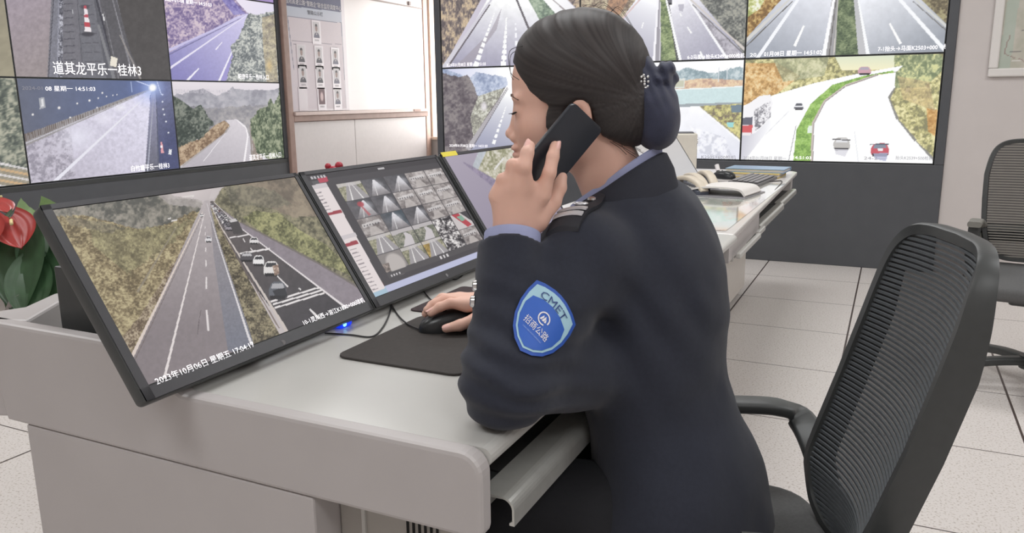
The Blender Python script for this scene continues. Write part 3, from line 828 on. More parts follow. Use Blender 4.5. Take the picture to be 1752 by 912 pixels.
# ------------------------------------------------------------------ whiteboard and notice board on the left wall
BX = -4.985
wb_ = MB().box((XL + 0.002, 5.735, 1.045), (BX, 8.055, 2.28), bev=0.003).build('whiteboard', M_WHITE)
tag(wb_, 'large white enamel whiteboard lit by the window at its right side', 'whiteboard')
MB().box((XL, 5.735, 1.012), (-4.93, 8.055, 1.045), bev=0.004).build('pen_rail', mat('pale_rail', (206, 186, 180), 0.35, noise=0.04), wb_)
MB().box((XL, 5.735, 0.958), (-4.95, 8.055, 1.012), bev=0.004).build('lower_frame', M_WOOD, wb_)
MB().box((BX - 0.002, 6.74, 2.155), (BX + 0.006, 8.055, 2.17)).build('top_seam', mat('grey_seam', (150, 140, 136), 0.5), wb_)
MB().box((BX, 7.76, 2.175), (BX + 0.02, 7.80, 2.215), bev=0.003).build('clip', mat('grey_clip', (150, 138, 136), 0.4), wb_)
MB().box((-4.93, 7.72, 1.018), (-4.924, 7.86, 1.042)).build('rail_label', mat('taupe_label', (168, 140, 130), 0.6), wb_)

# notice board: blue headed sheet in an acrylic frame, with ten slip-in photo cards
nb = MB().box((BX + 0.001, 5.742, 1.05), (BX + 0.008, 6.60, 2.36), bev=0.002).build('notice_board', mat('notice_acrylic', (216, 210, 216), 0.25, noise=0.01))
tag(nb, 'pale staff notice board with dark blue heading hung on the whiteboard', 'notice board')
pc = Pic((BX + 0.0085, 5.757, 1.07), (0, 1, 0), (0, 0, 1), 0.79, 1.27, 150, 220)
pc.grad(None, (540, 0), (190, 200, 216), (540, 110), (212, 204, 212))
pc.poly([(470, -70), (600, -70), (587, 21), (484, 9)], (94, 98, 126))
pc.poly([(492, 28), (584, 39), (594, 188), (507, 192)], (214, 205, 212), tex=0.01)
for a, b_ in (((492, 28), (584, 39)), ((584, 39), (593, 186)), ((492, 28), (503, 120))):
    pc.line(a, b_, 1, 1, (120, 124, 146))
pc.line((499, 69.5), (584, 76.5), 1, 1, (150, 142, 156))
pc.line((502, 75.5), (519, 77), 1, 1, (120, 112, 126)); pc.line((539, 78.5), (549, 79.5), 1, 1, (120, 112, 126)); pc.line((568, 81), (577, 81.5), 1, 1, (120, 112, 126)); pc.line((536, 36), (543, 36.5), 1, 1, (130, 120, 134))
sheet_m = mat('printed_sheet', (200, 200, 200), 0.5, noise=0, attr='Col')
pc.build('printed_sheet', nb, 0.0, sheet_m)
captions(pc, nb, [('桂阳高速公路“警路企”联合监控调度中心', (488, 4), (584, 17), 8)], M_PRINT_W, 'heading')
captions(pc, nb, [('警路公示栏', (526, 24), (552.5, 28), 6.5)], M_PRINT_D, 'subheading')
CARDS = [(541, 55.5, 'photo card alone at the head of the notice board', 0)]
rows = [(515.5, 96.5), (545.5, 98.5), (573.5, 101)], [(518, 131.5), (547, 132.5), (575.5, 134)], [(518.5, 169.5), (550.5, 169.5), (577.5, 169.5)]
rn = ('upper', 'middle', 'bottom'); cn = ('left', 'centre', 'right')
for ri, rw in enumerate(rows):
    for ci, (x, y) in enumerate(rw):
        CARDS.append((x, y, None, (ri, ci)))
m_card = mat('acrylic_card_holder', (226, 220, 226), 0.2, noise=0.01)
m_ph = mat('portrait_print', (120, 120, 120), 0.5, noise=0, attr='Col')
for x, y, lab, key in CARDS:
    c = on_pic(pc, x, y, 0)
    cw, ch = 0.125, 0.215
    card = MB().box((BX + 0.0088, c.y - cw / 2, c.z - ch / 2), (BX + 0.0118, c.y + cw / 2, c.z + ch / 2), bev=0.001)
    card = card.build('photo_card', m_card)
    empty_card = key == (2, 0)
    if lab is None:
        lab = 'acrylic card of the %s row of three, %s column, on the notice board' % (rn[key[0]], cn[key[1]])
        if empty_card: lab = 'empty acrylic card holder at the lower left of the notice board'
        if key == (2, 1): lab = 'photo card with dark red background, bottom centre of the notice board'
    tag(card, lab, 'photo card', 'photo cards on the notice board')
    if not empty_card:
        q = Pic((BX + 0.0122, c.y - 0.046, c.z - 0.050), (0, 1, 0), (0, 0, 1), 0.092, 0.145, 26, 44)
        q.fill((206, 204, 208) if key != (2, 1) else (104, 74, 82))
        suit = (70, 68, 80) if key and key[1] != 2 else (110, 110, 128)
        if key == (2, 1):
            q.disc((0.5, 0.5), 0.3, (214, 190, 192), sy=1.2, sp='uv', soft=.4)
        else:
            q.disc((0.5, 0.0), 0.48, suit, sy=0.75, sp='uv', soft=.1)
            q.poly([(0.42, 0.2), (0.58, 0.2), (0.5, 0.36), ], (206, 196, 196), sp='uv')
            q.disc((0.5, 0.6), 0.2, (150, 128, 126), sy=1.15, sp='uv', soft=.15)
            q.disc((0.5, 0.76), 0.2, (58, 54, 60), sy=0.62, sp='uv', soft=.2)
            q.disc((0.5, 0.58), 0.15, (158, 136, 132), sy=1.2, sp='uv', soft=.2)
        q.build('portrait', card, 0.0, m_ph)
        link('name_line', text_mesh([('姓名职务', (BX + 0.0124, c.y - 0.03, c.z - 0.078), (0, 0.06, 0), (0, 0, 0.018))]), M_PRINT_D, card)
# ------------------------------------------------------------------ the control console (near desk)
ZD = 0.71
con = empty('control_console', (-0.9, 1.6, 0))
tag(con, 'grey white steel control console under the three tilted monitors', 'desk')
def cpart(mb, name, m, parent=con, **k):
    o = mb.build(name, m, None, **k)
    o.parent = parent
    o.matrix_parent_inverse = Matrix.Translation(-V(parent.location)) if parent.type == 'EMPTY' else Matrix()
    return o
def arc(cx, cz, r, a0, a1, n=6):
    return [(cx + r * math.cos(math.radians(a0 + (a1 - a0) * k / n)), cz + r * math.sin(math.radians(a0 + (a1 - a0) * k / n))) for k in range(n + 1)]
FX = -0.4175
prof = [(-1.345, 0.600), (-0.425, 0.600)] + arc(FX - 0.012, 0.612, 0.012, -90, 0, 3)[1:] + arc(FX - 0.03, ZD - 0.03 + 0.003, 0.03, 0, 90, 6) + [(-0.915, ZD + 0.003), (-1.055, 0.776), (-1.385, 0.776)]
cpart(MB().prism(prof, 0.773, 0.803, bev=0.006), 'side_panel', M_STEEL)
# worktop with rounded front edge
top = [(-0.96, 0.684), (-0.43, 0.684)] + arc(FX - 0.013, 0.697, 0.013, -90, 90, 8) + [(-0.96, ZD)]
cpart(MB().prism(top, 0.803, 2.50), 'worktop', M_TOP)
cpart(MB().box((-0.985, 0.803, 0.68), (-0.955, 2.50, 0.735), bev=0.004), 'gap_shade_ledge', mat('brown_gap_shade', (112, 100, 98), 0.5))  # ledge coloured dark brown to stand in for the shadowed gap below the monitors
# back trough with its rim
cpart(MB().prism([(-1.30, 0.803), (-0.985, 0.803), (-0.985, 2.50), (-1.40, 2.50), (-1.40, 0.955)], 0.60, 0.655, axis='z'), 'trough_floor', mat('grey_trough', (150, 150, 144), 0.6))
rim = [(-1.385, 0.773), (-1.30, 0.803), (-1.40, 0.955), (-1.40, 2.50), (-1.44, 2.50), (-1.44, 0.945), (-1.395, 0.86), (-1.42, 0.80)]
cpart(MB().prism(rim, 0.60, 0.776, axis='z', bev=0.005), 'back_panel', M_STEEL)
# pedestal
cpart(MB().box((-1.30, 0.776, 0.02), (-0.682, 2.48, 0.599), bev=0.004), 'pedestal', M_STEEL)
d = cpart(MB().box((-0.681, 0.83, 0.03), (-0.470, 0.850, 0.597), bev=0.003), 'vented_panel', mat('grey_door_paint', (168, 164, 158), 0.45, noise=0.02))
cpart(MB().box((-0.640, 0.826, 0.05), (-0.634, 0.831, 0.596)), 'panel_strip', M_TOP)
w = MB()
for k in range(6):
    w.box((-0.565 + k * 0.0095, 0.8275, 0.40), (-0.562 + k * 0.0095, 0.8305, 0.585))
cpart(w, 'vent_slots', mat('slot_black', (28, 28, 28), 0.9))
cpart(MB().box((-0.66, 2.05, 0.02), (-0.47, 2.48, 0.60), bev=0.004), 'far_pedestal', M_STEEL)

# keyboard tray with its aluminium front
tr = empty('keyboard_tray', (0, 0, 0)); tr.parent = con; tr.matrix_parent_inverse = Matrix.Translation(-V(con.location))
prof = [(-0.447, 0.612), (-0.444, 0.612), (-0.444, 0.634), (-0.420, 0.6345)] + arc(-0.412, 0.6225, 0.012, 90, 10, 5) + [(-0.398, 0.607), (-0.4015, 0.603), (-0.4055, 0.6045), (-0.4055, 0.608), (-0.401, 0.608), (-0.4035, 0.623)] + arc(-0.412, 0.6225, 0.0095, 10, 90, 5) + [(-0.420, 0.637), (-0.447, 0.637)]
outer = [(-0.447, 0.608), (-0.444, 0.608), (-0.444, 0.6345), (-0.418, 0.6345)] + [(x, z) for x, z in arc(-0.414, 0.6205, 0.0145, 85, 5, 6)] + [(-0.3995, 0.606), (-0.4035, 0.6035), (-0.4035, 0.600), (-0.3965, 0.600)] + [(x, z) for x, z in arc(-0.414, 0.6205, 0.0175, 5, 85, 6)] + [(-0.418, 0.638), (-0.447, 0.638)]
o = MB().prism(outer, 0.822, 1.95).build('front_rail', M_ALU, tr)
o = MB().box((-0.80, 0.83, 0.615), (-0.447, 1.94, 0.626), bev=0.002).build('tray_board', M_BLACK, tr)
o = MB().box((-0.78, 0.90, 0.6262), (-0.449, 1.90, 0.631), bev=0.002).build('rubber_mat', mat('ribbed_black_mat', (48, 47, 48), 0.55, noise=0.1, nscale=50, bump=0.5, bscale=900), tr)

# louvred white bracket glimpsed under the tray
p0 = onplane(985, 772, (0, 1.9, 0), (0, 1, 0))
lv = MB().prism([(p0.x - 0.045, p0.z - 0.03), (p0.x + 0.015, p0.z - 0.03), (p0.x + 0.03, p0.z), (p0.x + 0.022, p0.z + 0.03), (p0.x - 0.045, p0.z + 0.03)], 1.90, 1.93, bev=0.002)
lv = lv.build('louvred_bracket', mat('off_white_plastic', (222, 218, 212), 0.5), con)
lv.matrix_parent_inverse = Matrix.Translation(-V(con.location))
w = MB()
for k in range(9):
    w.box((p0.x - 0.042 + k * 0.007, 1.898, p0.z - 0.02), (p0.x - 0.039 + k * 0.007, 1.8995, p0.z + 0.024))
w.build('louvres', mat('louvre_grey', (130, 126, 120), 0.6), lv)

# ------------------------------------------------------------------ monitors
TILT = math.radians(33.3)
UPM = V((-math.sin(TILT), 0, math.cos(TILT))); NM = V((math.cos(TILT), 0, math.sin(TILT)))
MW, MH = 0.534, 0.3175
def monitor(y0, label, nx, ny, bez=(0.017, 0.012, 0.011, 0.023), x0=-0.895, z0=0.731, lit=True):
    e = V((0, 1, 0))
    M = Matrix((e, UPM, NM)).transposed().to_4x4(); M.translation = V((x0, y0, z0))
    r = MB().prism(rounded(MW, MH, 0.008), -0.022, 0.0, axis='z', bev=0.003).bm
    for v in r.verts: v.co = M @ (v.co + V((MW / 2, MH / 2, 0)))
    mb = MB(); mb.bm.free(); mb.bm = r
    mb.box((0.10, 0.05, -0.045), (MW - 0.10, MH - 0.06, -0.02), M=M, bev=0.008)
    o = mb.build('monitor', M_BLACK, auto=35)
    tag(o, label, 'monitor', 'tilted monitors along the desks')
    l, rr, t, b_ = bez
    # raised bezel lip
    lip = MB()
    lip.box((0.002, 0.002, 0), (MW - 0.002, b_ - 0.002, 0.002), M=M).box((0.002, MH - t + 0.001, 0), (MW - 0.002, MH - 0.002, 0.002), M=M)
    lip.box((0.002, 0.002, 0), (l - 0.001, MH - 0.002, 0.002), M=M).box((MW - rr + 0.001, 0.002, 0), (MW - 0.002, MH - 0.002, 0.002), M=M)
    lip.build('bezel', mat('bezel_black', (62, 62, 66), 0.35, noise=0.05, nscale=50), o)
    st = MB().box((MW / 2 - 0.05, 0.12, -0.075), (MW / 2 + 0.05, 0.2, -0.04), M=M, bev=0.005)
    cx, cz = x0 - 0.10, z0
    st.prism([(x0 - 0.22, 0.735), (x0 - 0.09, 0.735), (x0 - 0.115, z0 + 0.14), (x0 - 0.15, z0 + 0.16)], y0 + MW / 2 - 0.05, y0 + MW / 2 + 0.05)
    st.box((x0 - 0.25, y0 + MW / 2 - 0.11, 0.6565 if y0 < 2.4 else ZD + 0.001), (x0 - 0.096, y0 + MW / 2 + 0.11, 0.737), bev=0.006)
    st.build('stand', M_BLACK, o)
    pc = Pic(M @ V((l, b_, 0.0008)), e, UPM, MW - l - rr, MH - t - b_, nx, ny)
    pc.haze = (0.94, 0.02, 0.74)
    return o, pc, M

# first monitor: motorway with a queue of cars
m1, p, MM = monitor(0.698, 'nearest large monitor showing a motorway with a queue of cars', 430, 250)
p.fill((150, 140, 138))
p.grad(None, (340, 320), (214, 200, 200), (360, 345), (196, 184, 184))
p.leaves([(60, 300), (200, 318), (240, 318), (262, 326), (285, 340), (335, 343), (346, 349), (340, 420), (60, 420)], (86, 86, 80), (124, 120, 108), (158, 150, 136), sc=7, con=1.0, soft=4, a=.95)
p.leaves([(255, 322), (300, 335), (345, 343), (346, 356), (290, 350)], (158, 148, 146), (172, 162, 158), (184, 174, 170), sc=6, soft=3, a=.8)
p.leaves([(60, 372), (140, 368), (190, 380), (235, 392), (280, 385), (330, 362), (346, 362), (225, 620), (200, 640), (60, 460)], (110, 94, 66), (156, 136, 96), (200, 182, 132), sc=4.5, con=1.15, stretch=.7, soft=3)
p.leaves([(150, 375), (230, 392), (300, 385), (335, 370), (300, 410), (220, 470), (160, 420)], (104, 98, 70), (142, 134, 94), (182, 174, 120), sc=4, con=1.1, a=.7, soft=8)
p.leaves([(110, 370), (170, 378), (215, 390), (190, 400), (120, 385)], (96, 90, 76), (126, 116, 96), (160, 146, 116), sc=4, a=.7, soft=5)
p.leaves([(332, 390), (345, 366), (215, 620), (190, 600), (240, 540), (290, 460)], (104, 84, 66), (148, 126, 98), (196, 176, 144), sc=3, con=1.3, soft=2)
p.line((302, 388), (235, 500), 1.5, 4, (150, 138, 118), .8); p.line((283, 540), (292, 556), 3, 3, (222, 214, 206))
for x, y, l in ((322, 336, 20), (298, 377, 10), (290, 374, 5)):
    p.line((x - l / 2, y + 1), (x + l / 2, y - 1), 2.5, 2.5, (226, 218, 214))
# carriageway towards the camera
p.grad([(350, 343), (358, 343), (385, 420), (460, 620), (430, 660), (255, 690), (224, 615), (330, 385)], (345, 350), (186, 174, 176), (340, 560), (138, 126, 130), tex=0.05, sc=6)
p.grad([(358, 350), (372, 395), (400, 480), (452, 600), (436, 612), (390, 600), (366, 440)], (372, 400), (150, 142, 148), (410, 580), (118, 120, 136), tex=0.08, sc=3)
p.line((347, 362), (222, 618), 1, 6, (226, 206, 194)); p.line((348, 366), (228, 622), .6, 1.5, (110, 94, 88), .7)
p.line((349.5, 366), (276, 668), 1, 5, (232, 220, 218))
p.line((354, 348), (370, 405), .8, 1.4, (214, 206, 210)); p.line((370, 405), (391, 471), 1.4, 2.2, (220, 214, 218)); p.line((391, 471), (425, 575), 2.2, 4, (222, 216, 220)); p.line((425, 575), (436, 604), 4, 5, (222, 216, 220))
for y0, y1, x0, x1, w_ in ((530, 566, 353.5, 356.5, 3), (474, 494, 353, 353, 2.4), (445, 456, 352.4, 352.6, 2), (424, 431, 352, 352, 1.6), (409, 414, 351.6, 351.6, 1.4), (398, 402, 351.3, 351.3, 1.2), (388, 391, 351, 351, 1)):
    p.line((x0, y0), (x1, y1), w_, w_ * 1.2, (228, 218, 218))
p.line((341, 545), (338, 572), 1, 1.2, (96, 84, 88), .8); p.line((344, 530), (341, 545), .8, 1, (96, 84, 88), .8)
# hedge on the median
p.leaves([(359, 350), (364, 360), (377, 388), (423, 474), (476, 568), (505, 620), (450, 640), (425, 560), (394, 470), (371, 400)], (70, 62, 48), (122, 110, 82), (168, 154, 116), sc=3.4, con=1.2)
for k in range(26):
    t = (k / 26) ** 1.4
    cx_ = 378 + t * 82; cy_ = 405 + t * 175; r_ = 2 + t * 11
    p.disc((cx_ + (k % 2) * r_ * .7, cy_), r_ * .8, (134, 120, 88), .5, soft=.9, sy=.55); p.line((cx_ - r_, cy_ + r_ * .45), (cx_ + r_, cy_ + r_ * .4), 1, 1, (66, 58, 44), .7)
# carriageway with the queue
p.grad([(359, 344), (366, 344), (413, 391), (594, 528), (640, 560), (520, 640), (487, 558), (423, 474), (378, 390)], (370, 360), (104, 94, 94), (520, 560), (66, 62, 68), tex=0.08, sc=7)
p.poly([(378, 356), (411, 379), (540, 448), (640, 500), (640, 560), (594, 528), (413, 391)], (142, 130, 140), tex=0.08, sc=6)
p.leaves([(366, 346), (374, 330), (380, 318), (420, 296), (520, 280), (640, 480), (640, 512), (614, 494), (540, 449), (411, 381), (380, 358)], (88, 84, 66), (128, 122, 94), (160, 150, 114), sc=5, con=1.0, soft=2)
p.leaves([(400, 300), (520, 280), (560, 370), (500, 372), (450, 350), (405, 345)], (112, 98, 86), (140, 122, 104), (166, 146, 122), sc=9, con=.8, soft=5, a=.85)
p.leaves([(382, 315), (430, 318), (470, 326), (500, 350), (470, 356), (420, 352), (396, 348)], (100, 96, 82), (124, 118, 98), (146, 138, 112), sc=5, con=.9, soft=4, a=.8)
p.leaves([(415, 372), (440, 360), (480, 366), (510, 392), (560, 420), (620, 480), (540, 446), (450, 400)], (92, 92, 58), (140, 140, 88), (180, 176, 112), sc=4.5, con=1.1, soft=3, a=.9)
p.grad([(372, 296), (470, 285), (400, 310), (380, 322), (366, 340), (358, 340)], (360, 330), (206, 194, 194), (420, 296), (196, 184, 182))
for a, b_ in (((411, 380), (540, 448)), ((540, 448), (614, 492)), ((614, 492), (640, 506))):
    p.line(a, b_, 2.5, 3.5, (120, 110, 104))
p.line((366, 346), (413, 391), .8, 1.4, (224, 214, 212)); p.line((413, 391), (594, 528), 1.4, 3.6, (230, 220, 222)); p.line((594, 528), (604, 536), 4, 4, (230, 222, 224))
p.line((364, 358), (378, 388), 1, 1.6, (206, 190, 180)); p.line((378, 388), (487, 560), 1.8, 5, (206, 192, 184)); p.line((487, 560), (505, 600), 5, 6, (206, 192, 184)); p.line((374, 386), (478, 562), 1, 2.5, (120, 100, 92), .8)
for a, b_, w_ in (((393, 407), (425, 401.5), 2), ((410, 434), (462, 425.5), 3), ((463, 516), (546, 492), 3), ((467, 521), (551, 496.5), 3), ((470, 527), (555, 501), 3)):
    p.line(a, b_, w_, w_, (232, 224, 224))
p.line((416, 408), (419, 414), 1.5, 1.5, (220, 212, 212)); p.line((428, 424), (433, 430), 1.6, 1.8, (220, 212, 212)); p.line((474, 472), (493, 491), 2, 2.6, (228, 220, 220)); p.line((511, 493), (515, 496), 2.4, 2.4, (226, 220, 220)); p.line((530, 529), (553, 552), 3, 5, (232, 226, 226))
rq = random.Random(8)
for k in range(34):
    t = (k / 34) ** 1.3
    s_ = 2.5 + t * 11
    bx_ = 360.5 + t * 34 + (k % 2) * (2 + t * 10); by_ = 350 + t * 48
    b0 = rq.choice([(226, 220, 220), (210, 204, 206), (90, 84, 92), (150, 142, 150), (230, 226, 226), (120, 60, 66)])
    p.car(bx_ - s_ / 2, by_ - s_ * .8, bx_ + s_ / 2, by_, b0)
p.poly([(391, 377), (405, 373), (416, 396), (414, 400), (400, 401)], (74, 70, 72)); p.poly([(391, 377), (403, 373.5), (406, 378), (395, 381)], (206, 200, 200))
p.car(427, 406, 442, 417, (226, 220, 220)); p.car(411, 432, 434, 447, (80, 76, 82), (190, 186, 190)); p.car(433, 437, 452, 454, (236, 232, 232)); p.car(451, 447, 477, 471, (226, 220, 218)); p.leaves([(466, 455), (476, 452), (478, 468), (470, 472)], (120, 90, 80), (170, 140, 120), (220, 190, 170), sc=2)
p.car(460, 482, 490, 510, (96, 100, 110), (172, 170, 176)); p.poly([(466, 497), (488, 492), (492, 508), (476, 515)], (40, 40, 46), .8)
p.car(342, 366, 348, 371, (230, 226, 226)); p.car(352, 404, 362, 414, (222, 218, 222), (110, 106, 114))
p.build('screen', m1)
captions(p, m1, [('2023年10月06日 星期五 17:04:17', (269, 658), (437, 593), 12.5), ('10-1灵川西→溶江K1870+000球机', (521, 556), (625, 517), 9)])
lg = MB().cyl(onplane(484, 586, MM @ V((0, 0, 0.002)), NM), onplane(484, 586, MM @ V((0, 0, 0.0026)), NM), 0.0045, 20).build('round_maker_badge', mat('grey_badge', (150, 150, 152), 0.3, metal=.6, noise=0), m1)
c0 = onplane(484, 586, MM @ V((0, 0, 0.0028)), NM)
link('badge_letters', text_mesh([('hp', c0 - V((0, 1, 0)) * 0.0024 - UPM * 0.0012, (0, 0.005, 0), UPM * 0.006)]), M_DARK, m1)

# second monitor: a grid of sixteen camera views
m2, p, MM = monitor(1.237, 'middle monitor showing a grid of small camera pictures', 320, 190)
p.fill((74, 70, 76))
p.poly([(0, .957), (1, .957), (1, 1), (0, 1)], (62, 58, 64), sp='uv')
p.poly([(0.0, 0.0), (1, 0.0), (1, 0.052), (0.0, 0.052)], (186, 190, 228), sp='uv'); p.poly([(0, 0.0), (0.09, 0.0), (0.09, 0.052), (0, 0.052)], (160, 196, 220), sp='uv'); p.poly([(0, 0.055), (0.09, 0.055), (0.09, 0.085), (0, 0.085)], (120, 50, 66), sp='uv')
p.poly([(0.015, 0.915), (0.075, 0.915), (0.075, 0.95), (0.015, 0.95)], (92, 90, 96), sp='uv')
p.poly([(528, 318), (558, 312.6), (659, 492.6), (632, 504.6)], (232, 218, 218)); p.poly([(528, 318), (558, 312.6), (562, 320), (532, 325.5)], (206, 196, 200))
p.poly([(543, 305.5), (559, 302.5), (562.5, 310), (547, 313)], (206, 60, 84)); p.poly([(555, 365.5), (583, 358.5), (586, 363.5), (558, 370.5)], (178, 56, 70)); p.poly([(589, 417), (610, 411), (613.5, 416.5), (592, 423)], (178, 56, 70)); p.poly([(580, 405), (607, 397.5), (611, 404), (584, 412)], (208, 198, 202))
for k in range(6):
    p.line((541 + k * 3.2, 331 + k * 5.8), (550 + k * 3.2, 329 + k * 5.8), 1.6, 1.6, (120, 110, 118), .8)
for k in range(12):
    p.line((599 + k * 3.4, 428 + k * 6.2), (610 + k * 3.4, 425 + k * 6.2), 1.6, 1.6, (136, 124, 130), .8)
u0, u1, v0, v1 = 0.142, 1.0, 0.135, 0.90
GN = 5
rg = random.Random(21)
kinds = ['hwy', 'tun', 'tun', 'plaza', 'plaza', 'redtun', 'tun', 'plaza', 'plaza', 'plaza', 'plaza', 'tunb', 'tun', 'plaza', 'plaza', 'hwy', 'curve', 'curve', 'bw', 'redcar', 'dome', 'hwy', 'hwyy', 'bw', 'plaza']
for ri in range(5):
    for ci in range(5):
        a0 = u0 + (u1 - u0) * ci / 5; a1 = u0 + (u1 - u0) * (ci + 1) / 5
        b1 = v1 - (v1 - v0) * ri / 5; b0 = v1 - (v1 - v0) * (ri + 1) / 5
        g = 0.003
        a0 += g; a1 -= g; b0 += g; b1 -= g * 1.5
        q = lambda s, t: (a0 + (a1 - a0) * s, b0 + (b1 - b0) * t)
        R_ = [q(0, 0), q(1, 0), q(1, 1), q(0, 1)]
        k = kinds[ri * 5 + ci]; sd = ri * 5 + ci
        if k in ('tun', 'tunb', 'redtun'):
            p.grad(R_, q(0, 0), (110, 106, 112), q(1, 1), (76, 76, 84) if k != 'tunb' else (60, 76, 90), sp='uv', tex=.2, sc=.03, seed=sd)
            vx = rg.uniform(.45, .75)
            p.grad([q(vx, .95), q(vx + .06, .95), q(.95, 0), q(.1, 0)], q(vx, .9), (226, 222, 228), q(.5, 0), (134, 128, 132), sp='uv', tex=.12, sc=.02, seed=sd)
            p.disc(q(vx + .1, .6), .05, (226, 226, 236), .6, soft=1, sp='uv'); p.line(q(vx, .9), q(.35, 0), .002, .006, (230, 226, 228), .8, sp='uv')
            if k == 'redtun':
                p.disc(q(.5, .75), .026, (196, 64, 76), .9, soft=.3, sp='uv'); p.line(q(.5, .6), q(.62, .05), .012, .02, (200, 84, 92), .8, sp='uv')
        elif k in ('hwy', 'hwyy'):
            p.leaves(R_, (110, 112, 84), (150, 146, 116), (190, 182, 150), sc=.012, sp='uv', seed=sd)
            if k == 'hwyy': p.leaves([q(0, 0), q(.5, 0), q(.3, 1), q(0, 1)], (150, 120, 50), (196, 160, 76), (216, 190, 120), sc=.012, sp='uv', seed=sd)
            p.poly([q(.4, 1), q(.7, 1), q(1, .1), q(1, 0), q(.05, 0)], (160, 154, 158), sp='uv'); p.line(q(.5, 1), q(.3, 0), .003, .01, (232, 228, 226), sp='uv'); p.line(q(.58, 1), q(.75, 0), .003, .01, (226, 222, 222), sp='uv'); p.poly([q(0, .8), q(1, .85), q(1, 1), q(0, 1)], (206, 198, 198), .8, sp='uv')
        elif k == 'curve':
            p.leaves(R_, (90, 98, 82), (128, 130, 112), (168, 164, 146), sc=.012, sp='uv', seed=sd)
            p.poly([q(0, .75), q(1, .8), q(1, 1), q(0, 1)], (190, 182, 184), sp='uv'); p.poly([q(.5, .75), q(.62, .75), q(.8, .5), q(.75, 0), q(.2, 0), q(.5, .5)], (204, 196, 200), sp='uv')
        elif k == 'bw':
            p.leaves(R_, (52, 48, 54), (150, 144, 146), (234, 228, 226), sc=.02, sp='uv', seed=sd, con=1.8)
        elif k == 'redcar':
            p.fill_ = None; p.poly(R_, (206, 196, 196), sp='uv'); p.poly([q(.1, 1), q(.5, 1), q(.9, .1), q(.6, 0)], (206, 56, 70), sp='uv'); p.poly([q(.3, .8), q(.6, .85), q(.7, .5), q(.45, .45)], (126, 176, 150), sp='uv'); p.poly([q(.6, 1), q(1, 1), q(1, .3)], (70, 66, 72), sp='uv')
        elif k == 'dome':
            p.poly(R_, (140, 132, 130), sp='uv'); p.disc(q(.55, .3), .07, (190, 180, 176), soft=.2, sy=1.4, sp='uv'); p.leaves([q(0, .5), q(.3, .5), q(.2, 0), q(0, 0)], (90, 80, 76), (130, 116, 110), (180, 160, 150), sc=.01, sp='uv')
        else:
            p.leaves(R_, (116, 106, 106), (158, 148, 146), (200, 190, 188), sc=.03, sp='uv', seed=sd, con=.8)
            p.line(q(.1, .6), q(.9, .7), .03, .03, (226, 220, 220), .7, sp='uv')
            for z in range(6):
                p.line(q(.15 + z * .12, .56), q(.2 + z * .12, .62), .01, .01, (66, 62, 70), .8, sp='uv')
            p.poly([q(.2, 0), q(.8, 0), q(.6, .45), q(.35, .45)], (196, 186, 182), .8, sp='uv')
p.poly([(u0, .09), (1, .09), (1, v0), (u0, v0)], (84, 80, 84), sp='uv')
for k in range(3): p.poly([(.56 + k * .03, .1), (.575 + k * .03, .1), (.575 + k * .03, .126), (.56 + k * .03, .126)], (220, 214, 216), sp='uv')
for k in range(4): p.poly([(.16 + k * .02, .098), (.17 + k * .02, .098), (.17 + k * .02, .115), (.16 + k * .02, .115)], (206, 200, 204), sp='uv')
for k in range(5): p.poly([(.02 + k * .02, .965), (.032 + k * .02, .965), (.032 + k * .02, .985), (.02 + k * .02, .985)], (196, 190, 196), sp='uv')
p.poly([(.48, .965), (.53, .965), (.53, .98), (.48, .98)], (190, 186, 190), sp='uv')
p.build('screen', m2)
c0 = MM @ V((0.285, 0.0105, 0.0022))
MB().cyl(c0, c0 + NM * 0.0006, 0.0042, 18).build('round_maker_badge', mat('grey_badge', (150, 150, 152), 0.3, metal=.6, noise=0), m2)

# third monitor: lavender desktop with a tilted picture, yellow label
m3, p, MM = monitor(1.788, 'lavender screened monitor with a yellow label on its bezel', 150, 100)
p.grad(None, (760, 280), (172, 160, 182), (860, 420), (150, 138, 164))
p.leaves([(808, 286), (822, 250), (900, 240), (960, 330), (870, 330), (846, 306)], (150, 150, 110), (196, 190, 160), (226, 220, 206), sc=5, con=1.2)
p.poly([(808, 286), (822, 250), (836, 250), (818, 290)], (190, 200, 220), .8); p.line((846, 290), (862, 270), 3, 3, (232, 228, 226))
p.leaves([(790, 276), (812, 286), (846, 306), (870, 330), (866, 338), (806, 290)], (110, 98, 134), (140, 124, 160), (156, 140, 176), sc=3, a=.6)
p.build('screen', m3)
y_ = MM @ V((0, 0, 0))
MB().box((0.006, MH - 0.012, 0.0021), (0.085, MH + 0.002, 0.0036), M=MM, bev=0.0006).build('yellow_label', mat('yellow_label', (226, 210, 72), 0.5, noise=0.03), m3)
# fourth and fifth monitors, further along
for y0, lab, c in ((3.04, 'pale screened monitor behind the woman\'s neck', (216, 212, 214)), (3.60, 'last grey white screened monitor, beside the beige desk box', (206, 203, 206))):
    mo, p, MM = monitor(y0, lab, 60, 36)
    p.grad(None, (1080, 240), c, (1160, 300), tuple(v - 14 for v in c), tex=.02, sc=20)
    if y0 < 3.1: p.leaves([(1080, 225), (1112, 225), (1118, 258), (1085, 262)], (160, 152, 150), (196, 188, 184), (214, 208, 204), sc=4)
    p.build('screen', mo)

